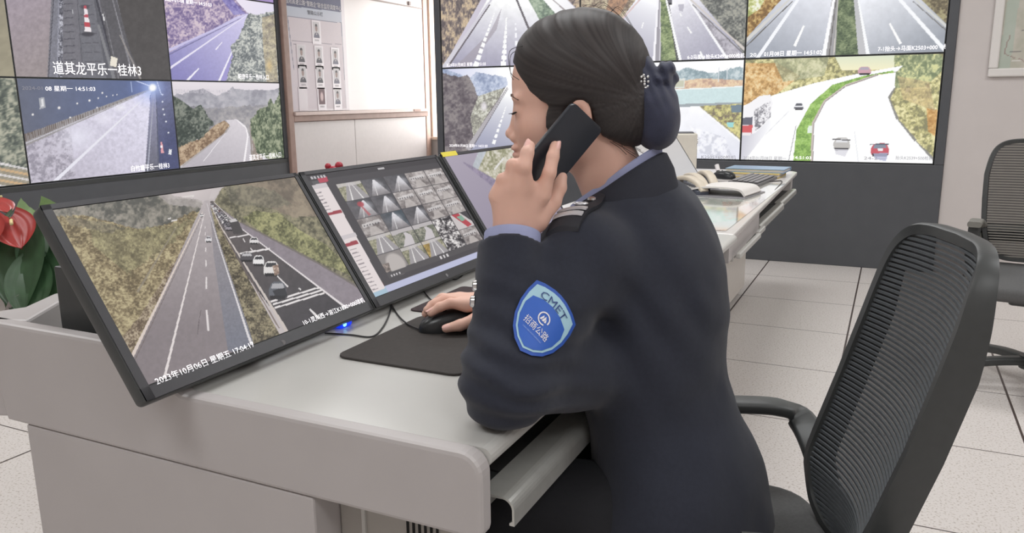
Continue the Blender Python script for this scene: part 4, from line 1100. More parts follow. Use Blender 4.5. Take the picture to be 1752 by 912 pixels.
# ------------------------------------------------------------------ things on the console
def rrect(x0, x1, y0, y1, r, z0, z1, bev=0.0015):
    mb = MB().prism(rounded(x1 - x0, y1 - y0, r), z0, z1, axis='z', bev=bev)
    for v in mb.bm.verts: v.co += V(((x0 + x1) / 2, (y0 + y1) / 2, 0))
    return mb
tag(rrect(-0.822, -0.578, 1.012, 1.292, 0.022, ZD + 0.0005, ZD + 0.0045).build('mouse_pad', M_RUB), 'dark grey mouse pad under the mouse and hand', 'mouse pad', 'mouse pads on the console')
tag(rrect(-0.872, -0.65, 1.318, 1.545, 0.012, ZD + 0.0005, ZD + 0.0035).build('mouse_pad', mat('brown_black_pad', (60, 48, 50), 0.8, bump=.1, bscale=1200)), 'thin brown black mouse pad in front of the middle monitor', 'mouse pad', 'mouse pads on the console')

# the mouse under her right hand
mo = empty('computer_mouse', (-0.722, 1.226, ZD + 0.005), math.radians(200))
tag(mo, 'black computer mouse under her right hand', 'mouse')
bmm = bmesh.new()
nu, nv = 22, 9
grid = []
for i in range(nu + 1):
    t = i / nu
    ang0 = math.pi * 2 * t
    row = []
    for jx_ in range(nv + 1):
        s = jx_ / nv
        rx, ry = 0.058, 0.032
        ex = math.copysign(abs(math.cos(ang0)) ** 0.8, math.cos(ang0)); ey = math.copysign(abs(math.sin(ang0)) ** 0.8, math.sin(ang0))
        k = math.cos(s * math.pi / 2) ** 0.55
        hgt = 0.036 * (1 - 0.22 * (ex * k + 0.25) ** 2)
        row.append(bmm.verts.new((ex * rx * k, ey * ry * k * (0.92 + 0.08 * -ex), hgt * math.sin(s * math.pi / 2) ** 0.8)))
    grid.append(row)
for i in range(nu):
    for jx_ in range(nv):
        bmm.faces.new((grid[i][jx_], grid[i + 1][jx_], grid[i + 1][jx_ + 1], grid[i][jx_ + 1]))
bmesh.ops.remove_doubles(bmm, verts=bmm.verts, dist=1e-5)
me = bpy.data.meshes.new('shell'); bmm.to_mesh(me); bmm.free()
link('shell', me, mat('mouse_black', (40, 42, 44), 0.3, noise=0.03), mo, smooth=True)
w = MB().cyl((0.030, -0.004, 0.0275), (0.030, 0.004, 0.0275), 0.008, 16)
w.build('scroll_wheel', M_RUB, mo, auto=40)
MB().box((0.004, -0.0008, 0.0325), (0.012, 0.0008, 0.0372)).build('button_seam', M_RUB, mo)

def cable(pts, r, label, name='cable', m=None):
    o = MB().tube(smoothpts(pts, 8), r, 8).build(name, m or mat('black_cable', (44, 43, 45), 0.5, noise=0.03), smooth=True)
    if label: tag(o, label, 'cable', 'thin black cables on the console')
    return o
zc = ZD + 0.0022
def dz(x, y, z=zc): return atz(x, y, z)
cable([dz(724, 566, ZD + 0.008), dz(700, 556, ZD + 0.007), dz(684, 543), dz(672, 526), dz(667, 516), dz(664, 502, ZD + 0.004)], 0.0017, 'black mouse cable running from the mouse to behind the middle monitor', 'mouse_cable')
cable([dz(556, 570), dz(600, 573), dz(636, 576), dz(655, 560), dz(667, 535), dz(668, 520), dz(664, 506, ZD + 0.004)], 0.0017, 'black cable curving over the worktop below the nearest monitor')
cable([dz(790, 535, ZD + 0.006), dz(757, 528, ZD + 0.007), dz(730, 505), dz(722, 488, ZD + 0.012), dz(735, 472, ZD + 0.03), dz(758, 462, ZD + 0.035), dz(785, 459, ZD + 0.03), dz(793, 468, ZD + 0.012), dz(780, 478), dz(763, 474)], 0.0015, 'black looped cable over the front of the middle monitor')
us = atz(590, 559, ZD)
u_ = MB().box((us.x - 0.012, us.y - 0.017, ZD + 0.0005), (us.x + 0.006, us.y + 0.017, ZD + 0.016), bev=0.004).build('usb_hub', mat('blue_lit_plastic', (30, 50, 200), 0.3, noise=0, emit=(20, 60, 250), estr=0.9))
tag(u_, 'small glowing blue USB hub under the nearest monitor', 'usb hub')
MB().ball((us.x + 0.005, us.y - 0.008, ZD + 0.008), 0.005, 10).build('lamp', mat('blue_led', (120, 190, 255), 0.3, noise=0, emit=(120, 200, 255), estr=2.5), u_, smooth=True)
# black box and pink note in the trough, left of the first monitor
b0 = atz(104, 552, 0.70)
b0 = onplane(104, 552, (0, .835, 0), (0, 1, 0)); bt = onplane(95, 456, (0, .835, 0), (0, 1, 0)).z
bk = MB().box((b0.x, .835, 0.6565), (b0.x + 0.10, .96, bt), bev=0.003).build('desk_speaker', M_BLACK)
tag(bk, 'black box standing in the trough behind the nearest monitor', 'speaker')
pn = MB().prism([(b0.x + 0.012, .845), (b0.x + 0.07, .840), (b0.x + 0.08, .90), (b0.x + 0.03, .92)], bt + .0005, bt + .0012, axis='z').build('pink_note', mat('pink_paper', (196, 120, 136), 0.8))
tag(pn, 'pink paper note lying on the black box', 'note')
# red ornament peeping over the middle monitor
c0 = atd(571, 293, 1.9)
rd = MB()
rd.ball((0, 0, 0), 0.017, 14, (1.1, 1, .8)).ball((0.012, 0.006, 0.013), 0.010, 12).ball((-0.010, -0.008, 0.012), 0.008, 10)
rd.cyl((0, 0, -0.15), (0, 0, 0), 0.004, 8)
rd.cyl((0, 0, -0.21), (0, 0, -0.15), 0.012, 12)
o = rd.build('red_ornament', mat('red_gloss_plastic', (170, 44, 60), 0.3), smooth=True)
zb_ = 0.657
o.location = (c0.x, c0.y, c0.z)
for v in o.data.vertices:
    if v.co.z < -0.2: v.co.z = zb_ - c0.z
tag(o, 'small red ornament peeping over the middle monitor', 'ornament')
# black pen holder between second and third monitor
c0 = atz(838, 428, ZD)
ph = empty('pen_holder', (c0.x + .015, c0.y, ZD + .0005), math.radians(20))
tag(ph, 'black square pen holder with grey rim between the monitors', 'pen holder')
w = MB()
for a, b_ in (((-.024, -.024), (.024, -.021)), ((-.024, .021), (.024, .024)), ((-.024, -.021), (-.021, .021)), ((.021, -.021), (.024, .021))):
    w.box((a[0], a[1], 0.003), (b_[0], b_[1], 0.062))
w.box((-.024, -.024, 0), (.024, .024, 0.003))
w.build('cup', M_BLACK, ph)
w = MB()
for a, b_ in (((-.0255, -.0255), (.0255, -.0205)), ((-.0255, .0205), (.0255, .0255)), ((-.0255, -.0205), (-.0205, .0205)), ((.0205, -.0205), (.0255, .0205))):
    w.box((a[0], a[1], 0.062), (b_[0], b_[1], 0.066))
w.build('rim', mat('grey_rim', (120, 122, 126), 0.4), ph)

# grey desk telephone with display and keypad, seen between her arms
c0 = atz(930, 425, ZD + 0.03)
tel = empty('desk_telephone', (c0.x + .055, c0.y, ZD + 0.001), math.radians(-62))
tag(tel, 'grey desk telephone with display and white keys behind her raised arm', 'telephone')
# local: x to the right, y away, sloped body
body = [(-0.10, 0.0), (0.10, 0.0), (0.10, 0.055), (-0.10, 0.018)]
MB().prism(body, -0.105, 0.105, axis='x', bev=0.004).build('body', mat('pale_grey_phone', (182, 184, 182), 0.4, noise=.02), tel)
sl = math.atan2(0.037, 0.20)
T = Matrix.Translation((0, 0, 0.0365)) @ Matrix.Rotation(sl, 4, 'X')
MB().box((-0.10, 0.015, 0.001), (0.025, 0.095, 0.006), M=T, bev=0.003).build('display_frame', mat('dark_grey_phone', (84, 88, 92), 0.4), tel)
MB().box((-0.09, 0.028, 0.006), (0.015, 0.088, 0.007), M=T).build('display', mat('pale_display', (196, 198, 182), 0.2, noise=.02), tel)
for r_i in range(4):
    for c_i in range(5):
        MB().box((-0.092 + c_i * 0.022, -0.085 + r_i * 0.022, 0.001), (-0.076 + c_i * 0.022, -0.072 + r_i * 0.022, 0.006), M=T, bev=0.002).build('key', mat('white_key', (226, 226, 224), 0.4, noise=0), tel)
hs = smoothpts([T @ V((0.068, -0.10, 0.010)), T @ V((0.068, -0.06, 0.030)), T @ V((0.068, 0.0, 0.036)), T @ V((0.068, 0.07, 0.030)), T @ V((0.068, 0.105, 0.012))], 6)
MB().sweep(hs, rounded(0.048, 0.024, 0.010, 3), up=(0, 0, 1)).build('handset', mat('slate_handset', (112, 118, 124), 0.35, noise=.03), tel, auto=50)
# little standing calendar behind it
c0 = atz(968, 392, ZD)
cl = empty('desk_calendar', (c0.x + 0.04, c0.y + 0.12, ZD + 0.001), math.radians(20))
tag(cl, 'small standing calendar with a green picture behind the desk telephone', 'calendar')
MB().prism([(-0.04, 0), (0.04, 0), (0.003, 0.13), (-0.003, 0.13)], -0.10, 0.10, axis='y', bev=.001).build('card', mat('cream_card', (236, 234, 222), 0.7), cl)
MB().prism([(0.0385, 0.01), (0.0405, 0.01), (0.016, 0.095), (0.014, 0.095)], -0.06, 0.03, axis='y').build('picture', mat('green_picture', (108, 120, 92), 0.6, noise=.3, nscale=40), cl)

# ------------------------------------------------------------------ the further desk
desk = empty('office_desk', (-0.8, 3.7, 0))
tag(desk, 'further white desk running on to the right video wall', 'desk')
def dpart(mb, name, m, **k):
    o = mb.build(name, m, desk, **k); o.matrix_parent_inverse = Matrix.Translation(-V(desk.location)); return o
FB = -0.455
dpart(MB().prism([(-1.20, 2.51), (FB + .025, 2.51), (FB - .03, 4.80), (FB - .06, 4.84), (-1.20, 4.84)], 0.688, ZD, axis='z', bev=0.006), 'worktop', mat('white_worktop', (214, 209, 206), 0.25, noise=0.02, nscale=6))
dpart(MB().prism([(-1.20, 2.52), (FB + .01, 2.52), (FB - .002, 3.22), (-0.70, 3.22), (-0.70, 4.70), (FB - .05, 4.70), (FB - .055, 4.83), (-1.20, 4.83)], 0.612, 0.688, axis='z', bev=0.004), 'apron', M_STEEL)
ped = dpart(MB().box((-1.18, 2.60, 0.03), (-0.738, 4.66, 0.612), bev=0.004), 'pedestal', mat('cream_white_steel', (216, 210, 203), 0.4, noise=.02))
dpart(MB().box((-1.17, 2.63, 0.0), (-0.76, 4.63, 0.03)), 'plinth', M_DARK)
dr = dpart(MB().box((-0.7375, 3.05, 0.05), (-0.722, 4.64, 0.56), bev=0.004), 'door', mat('cream_white_steel', (216, 210, 203), 0.4, noise=.02))
for py in (443, 437):
    q = onplane(1247 if py == 443 else 1251, py, (-0.72, 0, 0), (1, 0, 0))
    MB().cyl((-0.7225, q.y, q.z), (-0.700, q.y, q.z), 0.014, 14).build('lock', M_CHROME, dr, auto=40)
for ya, yb, nm in ((3.26, 4.0, 'keyboard_tray'), (4.03, 4.66, 'keyboard_tray')):
    t_ = empty(nm, (0, 0, 0)); t_.parent = desk; t_.matrix_parent_inverse = Matrix.Translation(-V(desk.location))
    xa = -0.44 - (ya - 2.5) * 0.018
    pr = [(xa - 0.035, 0.626), (xa - 0.012, 0.628)] + arc(xa - 0.012, 0.616, 0.012, 90, 0, 4) + [(xa, 0.600), (xa - 0.004, 0.600), (xa - 0.006, 0.614), (xa - 0.014, 0.622), (xa - 0.035, 0.621)]
    MB().prism(pr, ya, yb).build('front_rail', M_ALU, t_)
    MB().box((-0.70, ya, 0.605), (xa - 0.03, yb, 0.615)).build('tray_board', M_BLACK, t_)
for ya, yb in ((2.58, 3.02), (3.05, 3.2)):
    xa = -0.42 - (ya - 2.5) * 0.02
    dpart(MB().box((xa - 0.012, ya, 0.618), (xa + 0.004, yb, 0.636), bev=.004), 'drawer_pull', M_TOP)
# printed sheets under a clear desk glass
pc = Pic((FB - 0.01, 2.56, ZD + 0.0012), (0, 1, 0), (-1, 0, 0), 1.55, 0.42, 120, 50)
pc.fill((214, 212, 204))
pc.leaves([(1100, 340), (1265, 334), (1290, 372), (1200, 384), (1150, 384)], (186, 204, 190), (206, 214, 202), (222, 222, 214), sc=14)
pc.leaves([(1236, 345), (1300, 345), (1280, 372), (1240, 376)], (222, 190, 174), (214, 206, 194), (226, 214, 204), sc=8, a=.8)
pc.poly([(1160, 384), (1275, 378), (1240, 410), (1160, 420)], (218, 212, 208)); pc.line((1215, 398), (1245, 392), 2, 2, (170, 140, 130), .7); pc.line((1190, 340), (1300, 337), 2, 1.5, (180, 178, 174), .6)
o = pc.build('desk_sheet', None, 0, mat('print_under_glass', (200, 200, 200), 0.08, noise=0, attr='Col', coat=.6))
tag(o, 'pale green and pink printed sheet under clear glass on the further desk', 'desk mat')
# three beige telephones
def telephone(a, b_, label):
    p0 = atz(a[0], a[1], ZD + 0.062); p1 = atz(b_[0], b_[1], ZD + 0.045)
    dv = V((p1.x - p0.x, p1.y - p0.y, 0)); L = 0.215
    mid = (p0 + p1) / 2
    ang = math.atan2(dv.y, dv.x)
    t = empty('corded_telephone', (mid.x, mid.y, ZD + 0.001), ang)
    tag(t, label, 'telephone', 'beige telephones on the further desk')
    MB().prism([(-0.105, 0), (0.105, 0), (0.105, 0.022), (-0.10, 0.045)], -0.030, 0.026, axis='y', bev=.004).build('base', mat('slate_phone_base', (86, 90, 102), 0.45), t)
    hs = smoothpts([(-0.105, 0, 0.040), (-0.085, 0, 0.060), (-0.02, 0, 0.068), (0.05, 0, 0.056), (0.095, 0, 0.030), (0.105, 0, 0.018)], 5)
    MB().sweep(hs, rounded(0.042, 0.022, 0.009, 3)).build('handset', M_BEIGE, t, auto=50)
    w = MB()
    for i in range(3):
        for j in range(4):
            w.box((-0.03 + j * 0.02, -0.028 + i * 0.006, 0.03), (-0.018 + j * 0.02, -0.024 + i * 0.006, 0.039 - j * 0.002))
    w.build('keypad', mat('white_key', (226, 226, 224), 0.4, noise=0), t)
telephone((1151, 303), (1216, 320), 'beige corded telephone nearest the woman\'s back on the further desk')
telephone((1156, 296), (1228, 318), 'middle beige corded telephone of three on the further desk')
telephone((1180, 290), (1245, 315), 'beige corded telephone beside the black mouse on the further desk')
# black mouse, keyboard, folders, papers, pen
q = atz(1238, 299, ZD + 0.02)
mo2 = mo.copy(); COL.objects.link(mo2); mo2.location = (q.x, q.y, ZD + 0.001); mo2.rotation_euler = (0, 0, math.radians(150)); mo2.scale = (1.25, 1.25, 1.15)
for ch in list(mo.children):
    c = ch.copy(); COL.objects.link(c); c.parent = mo2
mo2['label'] = 'black computer mouse beside the beige telephones on the further desk'; mo2['group'] = 'computer mice'; mo['group'] = 'computer mice'
k0 = atz(1262, 322, ZD); k1 = atz(1306, 322, ZD); k2 = atz(1322, 303, ZD)
kb = empty('keyboard', ((k1.x + k2.x) / 2 - 0.07, (k1.y + k2.y) / 2 - 0.02, ZD + 0.001), math.radians(-4))
tag(kb, 'dark grey computer keyboard at the far end of the further desk', 'keyboard')
MB().prism([(-0.075, 0), (0.075, 0), (0.075, 0.012), (-0.075, 0.022)], -0.21, 0.21, axis='y', bev=.003).build('case', mat('keyboard_grey', (104, 102, 104), 0.5), kb)
w = MB()
for i in range(5):
    for j in range(15):
        x = 0.055 - i * 0.026; y = -0.195 + j * 0.026
        z = 0.014 + (0.075 - x) * 0.067
        w.box((x - 0.010, y, z), (x + 0.010, y + 0.021, z + 0.006), bev=.002, seg=1)
w.build('keys', mat('key_grey', (140, 138, 140), 0.5), kb)
cable([atz(1308, 311, ZD + 0.006), atz(1325, 310, ZD + 0.003), atz(1338, 311, ZD + 0.003), V((-0.475, 3.72, ZD - 0.004)), V((-0.468, 3.72, ZD - 0.03))], 0.0025, 'thin cable from the keyboard over the edge of the further desk', 'keyboard_cable')
f0 = atz(1290, 294, ZD + 0.02)
for dz_, lab, m_, hh, off in ((0.001, 'yellow folder lying under the blue folder', mat('yellow_folder', (214, 190, 118), 0.5), 0.022, (0.0, -0.03)), (0.0235, 'blue folder lying on top of the yellow folder', mat('blue_folder', (136, 166, 196), 0.35), 0.02, (0.02, 0.02))):
    o = empty('folder', (f0.x + off[0], f0.y + off[1], ZD + dz_), math.radians(-3))
    tag(o, lab, 'folder', 'folders at the far end of the desk')
    MB().box((-0.155, -0.11, 0), (0.155, 0.11, hh * .2)).box((-0.155, -0.11, hh * .8), (0.155, 0.11, hh)).box((-0.155, 0.10, 0), (0.155, 0.112, hh), bev=.002).build('cover', m_, o)
    MB().box((-0.15, -0.105, hh * .2), (0.15, 0.10, hh * .8)).build('pages', M_PAPER, o)
# curled stack of paper in a clear sleeve
q = atz(1218, 328, ZD)
pp = empty('paper_stack', (q.x + 0.06, q.y - 0.07, ZD + 0.0015), math.radians(-8))
tag(pp, 'curled white papers on a grey board in front of the telephones', 'paper')
MB().box((-0.15, -0.16, 0), (0.15, 0.14, 0.004)).build('board', mat('grey_board', (150, 148, 152), 0.5), pp)
pts = [(-0.14, 0, 0.006), (-0.1, 0, 0.03), (-0.03, 0, 0.042), (0.06, 0, 0.043), (0.12, 0, 0.036), (0.145, 0, 0.012)]
cv = smoothpts(pts, 5)
prof = [(p.x, p.z) for p in cv] + [(p.x * .96, max(p.z - 0.007, .0045)) for p in reversed(cv)]
MB().prism(prof, -0.13, 0.10).build('curled_sheet', M_PAPER, pp)
q = atz(1228, 284, ZD + 0.05)
o = MB().cyl((q.x + 0.01, q.y, ZD + 0.001), (q.x - 0.01, q.y + 0.02, ZD + 0.055), 0.012, 10).build('white_pen_cap', M_WHITE, auto=40)
tag(o, 'short white cylinder standing behind the black mouse', 'pen')
# beige device at the end of the row of monitors
q = atz(1187, 292, ZD)
bd = empty('beige_device', (q.x - 0.02, q.y + 0.02, ZD + 0.001), math.radians(16))
tag(bd, 'upright beige desk box with dark top beside the last monitor', 'device')
MB().box((-0.26, 0.0, 0), (0.03, 0.16, 0.215), bev=.008).build('case', mat('putty_plastic', (218, 212, 200), 0.5, noise=.03), bd)
MB().box((-0.25, 0.01, 0.2155), (0.01, 0.15, 0.222), bev=.003).build('dark_lid', mat('slate_lid', (100, 100, 106), 0.45), bd)
MB().box((0.0302, 0.03, 0.02), (0.032, 0.12, 0.12)).build('port_recess', mat('taupe_recess', (150, 144, 132), 0.6), bd)
for k in range(2):
    MB().cyl((0.030, 0.06 + k * .04, 0.165 + k * .012), (0.037, 0.06 + k * .04, 0.165 + k * .012), 0.012, 12).build('socket', M_CHROME, bd, auto=40)
# ------------------------------------------------------------------ framed map on the back wall
fm = empty('framed_map', (0.485, YW, 1.237))
tag(fm, 'white framed road map hanging on the back wall at the right', 'map')
w = MB(); FW_, FH_ = 1.5, 1.1; b_ = 0.05
for lo, hi in (((0, -0.022, 0), (FW_, 0.002, b_)), ((0, -0.022, FH_ - b_), (FW_, 0.002, FH_)), ((0, -0.022, b_), (b_, 0.002, FH_ - b_)), ((FW_ - b_, -0.022, b_), (FW_, 0.002, FH_ - b_))):
    w.box(lo, hi, bev=0.008)
w.build('frame', mat('white_frame', (226, 222, 218), 0.4, noise=.01), fm)
pc = Pic((0.485 + b_, YW - 0.008, 1.237 + b_), (1, 0, 0), (0, 0, 1), FW_ - 2 * b_, FH_ - 2 * b_, 260, 190)
pc.leaves([(-9999, -9999), (9999, -9999), (9999, 9999), (-9999, 9999)], (186, 184, 170), (204, 198, 188), (214, 206, 204), sc=40, con=.7)
pc.poly([(0, 0), (.045, 0), (.06, 1), (.02, 1)], (176, 190, 178), .7, 'uv')
rr = random.Random(3)
for k in range(70):
    x, y = rr.uniform(.03, 1), rr.uniform(0, 1); a = rr.uniform(0, 6.28)
    c = rr.choice([(150, 120, 116), (160, 138, 150), (150, 150, 130), (176, 130, 120)])
    for s in range(14):
        a += rr.uniform(-.7, .7)
        x2, y2 = x + .018 * math.cos(a), y + .018 * math.sin(a)
        pc.line((x, y), (x2, y2), .0035, .0035, c, .8, 'uv'); x, y = x2, y2
for k in range(40):
    x, y = rr.uniform(0.03, .97), rr.uniform(0.02, .95)
    pc.line((x, y), (x + rr.uniform(.01, .05), y), .006, .006, rr.choice([(236, 234, 232), (110, 108, 110)]), .8, 'uv')
mo_ = pc.build('map_sheet', fm, 0, mat('map_print', (200, 200, 200), 0.25, noise=0, attr='Col'))

# ------------------------------------------------------------------ office chairs
M_FAB = mat('dark_grey_mesh_yarn', (88, 92, 95), 0.75, noise=.08, nscale=80)
M_SHEET = mat('dark_mesh_sheet', (44, 45, 48), 0.9, noise=.05, alpha=0.82)
M_SEATF = mat('grey_seat_fabric', (92, 92, 92), 0.9, noise=.1, nscale=200, bump=.2, bscale=900)
def office_chair(loc, rz, label, prof, hw, ribs=64, arm_z=0.60, hr=0.022, arm_m=None, seat_m=None, mesh_m=None, lumbar=True, ncast=0.0, seat_dx=0.0, seat_dz=0.0):
    ch = empty('office_chair', loc, rz)
    tag(ch, label, 'chair', 'black mesh office chairs')
    def xz(t):
        zs = [q[1] for q in prof]; xs = [q[0] for q in prof]
        z = zs[0] + (zs[-1] - zs[0]) * t
        return float(np.interp(z, zs, xs)), z
    def half(z): return float(np.interp(z, [q[0] for q in hw], [q[1] for q in hw]))
    def P(s, t):
        x, z = xz(t); w_ = half(z)
        return V((x + 0.03 * s * s, s * w_, z))
    # ribs of the mesh
    w = MB()
    for k in range(ribs):
        t = 0.02 + 0.96 * k / (ribs - 1)
        lim = max(.3, (1 - abs(2 * t - 1) ** 7) ** (1 / 7) - .04)
        pts = [P(s, t) for s in np.linspace(-lim, lim, 13)]
        w.sweep(pts, [(-0.0016, -0.0021), (0.0016, -0.0021), (0.0016, 0.0021), (-0.0016, 0.0021)])
    w.build('mesh_ribs', mesh_m or M_FAB, ch)
    bm = bmesh.new(); rows = []
    for t in np.linspace(0.01, .99, 24):
        rows.append([bm.verts.new(P(s, t) + V((-0.003, 0, 0))) for s in np.linspace(-1, 1, 13) * max(.3, (1 - abs(2 * t - 1) ** 7) ** (1 / 7) - .01)])
    for a, b_ in zip(rows[:-1], rows[1:]):
        for i in range(12): bm.faces.new((a[i], a[i + 1], b_[i + 1], b_[i]))
    me = bpy.data.meshes.new('mesh_sheet'); bm.to_mesh(me); bm.free()
    link('mesh_sheet', me, M_SHEET, ch, smooth=True)
    # frame around it
    path = [P(-1, t) for t in np.linspace(0.04, .93, 18)]
    tp = [P(s, 1.0) for s in np.linspace(-.72, .72, 13)]
    path += [(P(-1, .965) + P(-.9, .985)) / 2] + tp + [(P(1, .965) + P(.9, .985)) / 2]
    path += [P(1, t) for t in np.linspace(.93, 0.04, 18)]
    path += [P(s, 0.0) for s in np.linspace(.85, -.85, 9)]
    path = []
    for th in np.linspace(0, 2 * math.pi, 121)[:-1]:
        c_, s_ = math.cos(th), math.sin(th)
        path.append(P(math.copysign(abs(c_) ** (2 / 7), c_), .5 + .5 * math.copysign(abs(s_) ** (2 / 7), s_)))
    bm = bmesh.new(); rings = []
    n = len(path); cen = P(0, .5)
    for i in range(n):
        tv = (path[(i + 1) % n] - path[i - 1]).normalized()
        nv = V((1, 0, 0)); nv = (nv - tv * nv.dot(tv)).normalized()
        ov = tv.cross(nv)
        if ov.dot(path[i] - cen) < 0: ov = -ov
        dep = 0.042 if abs(path[i].y) > .6 * half(path[i].z) else 0.03
        dep = 0.014 + (dep - 0.014) * min(1.0, max(0.0, (prof[-1][1] - path[i].z) / .14)) ** .7
        c_ = path[i]
        rings.append([bm.verts.new(c_ + ov * a + nv * b_) for a, b_ in ((-.006, .004), (.009, .006), (.012, 0), (.011, -dep), (.003, -dep - .003), (-.006, -dep))])
    for i in range(n):
        A, B = rings[i], rings[(i + 1) % n]
        for j in range(6): bm.faces.new((A[j], A[(j + 1) % 6], B[(j + 1) % 6], B[j]))
    bmesh.ops.recalc_face_normals(bm, faces=bm.faces)
    me = bpy.data.meshes.new('back_frame'); bm.to_mesh(me); bm.free()
    link('back_frame', me, M_BLACK, ch, auto=50)
    zl = prof[0][1]
    if lumbar:
        zc_ = zl + (prof[-1][1] - zl) * .22
        w = MB()
        pts = [V((float(np.interp(zc_, [q[1] for q in prof], [q[0] for q in prof])) - .02 + 0.03 * s * s, s * half(zc_), zc_)) for s in np.linspace(-1, 1, 9)]
        w.sweep(pts, rounded(.03, .075, .01, 2))
        w.build('lumbar_bar', M_BLACK, ch, auto=40)
    # back support and seat
    xb, zb_ = prof[0]
    w = MB().sweep(smoothpts([(xb - .01, 0, zb_ + .02), (xb - .03, 0, zb_ - .04), (xb + .06, 0, .385), (0.0, 0, .37)], 6), rounded(.07, .022, .008, 2), up=(0, 1, 0))
    w.build('back_support', M_BLACK, ch, auto=40)
    mb = MB().prism(rounded(.47, .47, .09, 6), 0.395, 0.448, axis='z', bev=.02, seg=3)
    for v in mb.bm.verts:
        v.co.z += seat_dz - 0.02 * max(0, v.co.x / .235) ** 2
        v.co.x += seat_dx
    mb.build('seat', seat_m or M_SEATF, ch, auto=50)
    mb = MB().prism(rounded(.44, .44, .08, 5), 0.375, 0.3945, axis='z', bev=.006)
    for v in mb.bm.verts: v.co += V((seat_dx, 0, seat_dz))
    mb.build('seat_shell', M_BLACK, ch, auto=50)
    MB().box((-.11, -.10, .335), (.09, .10, .375), bev=.012).build('tilt_mechanism', M_BLACK, ch, auto=50)
    MB().tube(smoothpts([(.02, -.09, .355), (.03, -.17, .35), (.03, -.23, .348)], 4), .006, 8).build('lever', M_CHROME, ch, smooth=True)
    for sgn in (-1, 1):
        y = sgn * .245
        xr = float(np.interp(arm_z - .09, [q[1] for q in prof], [q[0] for q in prof]))
        x0_ = float(np.interp(arm_z - .13, [q[1] for q in prof], [q[0] for q in prof]))
        pts = smoothpts([(x0_ + .004, sgn * (half(arm_z - .13) + .004), arm_z - .135), (xr + .008, sgn * (half(arm_z - .07) + .022), arm_z - .07), (xr + .025, sgn * .236, arm_z - .032), (xr + .065, y, arm_z - .014), (xr + .15, y, arm_z - .012), (xr + .20, y, arm_z - .011)], 6)
        MB().sweep(pts, rounded(.05, .022, .008, 3), up=(.3, 0, 1)).build('armrest', arm_m or M_BLACK, ch, auto=50)
        pts = smoothpts([(xr + .16, y, arm_z - .02), (xr + .17, y, .48), (.02, sgn * .20, .392)], 6)
        MB().sweep(pts, rounded(.045, .018, .006, 2), up=(1, 0, 0)).build('arm_bracket', M_BLACK, ch, auto=50)
    MB().cyl((0, 0, .12), (0, 0, .25), .028, 16).cyl((0, 0, .25), (0, 0, .345), .016, 16).build('gas_column', M_BLACK, ch, auto=40)
    MB().cyl((0, 0, .075), (0, 0, .125), .042, 20).build('hub', M_BLACK, ch, auto=40)
    for k in range(5):
        a = ncast + k * 2 * math.pi / 5
        D = V((math.cos(a), math.sin(a), 0)); S_ = V((-math.sin(a), math.cos(a), 0))
        lg = MB().sweep(smoothpts([D * .03 + V((0, 0, .105)), D * .15 + V((0, 0, .098)), D * .285 + V((0, 0, .075))], 5), rounded(.044, .032, .008, 2)).build('base_arm', M_BLACK, ch, auto=50)
        cs = MB()
        for q in (-1, 1):
            c_ = D * .30 + S_ * (q * .014) + V((0, 0, .028))
            cs.cyl(c_ - S_ * .010, c_ + S_ * .010, .027, 16)
        cs.cyl(D * .285 + V((0, 0, .03)), D * .285 + V((0, 0, .078)), .008, 8)
        cs.build('caster', M_RUB, lg, auto=40)
    return ch
PROF = [(-.205, .42), (-.195, .46), (-.192, .52), (-.219, .60), (-.256, .72), (-.288, .84), (-.300, .89), (-.312, .93)]
HWN = [(.42, .09), (.47, .125), (.54, .152), (.60, .158), (.72, .158), (.85, .156), (.93, .150)]
office_chair((-0.20, 1.174, 0), math.radians(198), 'black mesh backed office chair the woman sits on', PROF, HWN, ncast=.4, arm_z=.585, lumbar=False, seat_dx=.05, seat_dz=-.02)
HWF = [(.40, .15), (.50, .20), (.62, .225), (.80, .235), (.94, .22)]
PROFF = [(-.20, .47), (-.185, .55), (-.20, .65), (-.23, .80), (-.262, .945)]
office_chair((0.56, 3.545, 0), math.radians(-99), 'empty mesh office chair against the back wall at the right', PROFF, HWF, arm_z=.64, arm_m=mat('grey_arm_pad', (126, 124, 118), 0.7), mesh_m=mat('pale_mesh_yarn', (150, 146, 138), 0.8), ncast=math.radians(80.0), ribs=44)

# ------------------------------------------------------------------ potted anthurium behind the console
M_LEAF = mat('dark_leaf_green', (62, 90, 62), 0.35, noise=.25, nscale=18)
M_LEAF2 = mat('light_leaf_green', (96, 122, 66), 0.4, noise=.2, nscale=18)
M_STEM = mat('stem_green', (84, 104, 66), 0.5)
M_SPA = mat('red_spathe', (170, 62, 58), 0.3, noise=.08, nscale=25)
PD = 0.84
pot = atd(20, 560, 2.02 * PD)
pl = empty('potted_anthurium', (pot.x, pot.y, 0))
tag(pl, 'red flowering anthurium in a white scalloped pot behind the console', 'plant')
ZP = 0.725
bm = bmesh.new(); rings = []
SEG = 36
for r, z, amp in ((.075, .6105, 0), (.082, .615, 0), (.105, ZP - .04, 0), (.135, ZP - .005, .03), (.129, ZP - .012, .03), (.095, ZP - .045, 0), (0.001, ZP - .045, 0)):
    ring = []
    for k in range(SEG):
        a = 2 * math.pi * k / SEG
        sc_ = abs(math.sin(a * 4.5))
        ring.append(bm.verts.new((r * (1 + amp * sc_) * math.cos(a), r * (1 + amp * sc_) * math.sin(a), z + (sc_ ** .6 * .06 - .015 if amp else 0))))
    rings.append(ring)
for A, B in zip(rings[:-1], rings[1:]):
    for k in range(SEG): bm.faces.new((A[k], A[(k + 1) % SEG], B[(k + 1) % SEG], B[k]))
bmesh.ops.recalc_face_normals(bm, faces=bm.faces)
me = bpy.data.meshes.new('pot'); bm.to_mesh(me); bm.free()
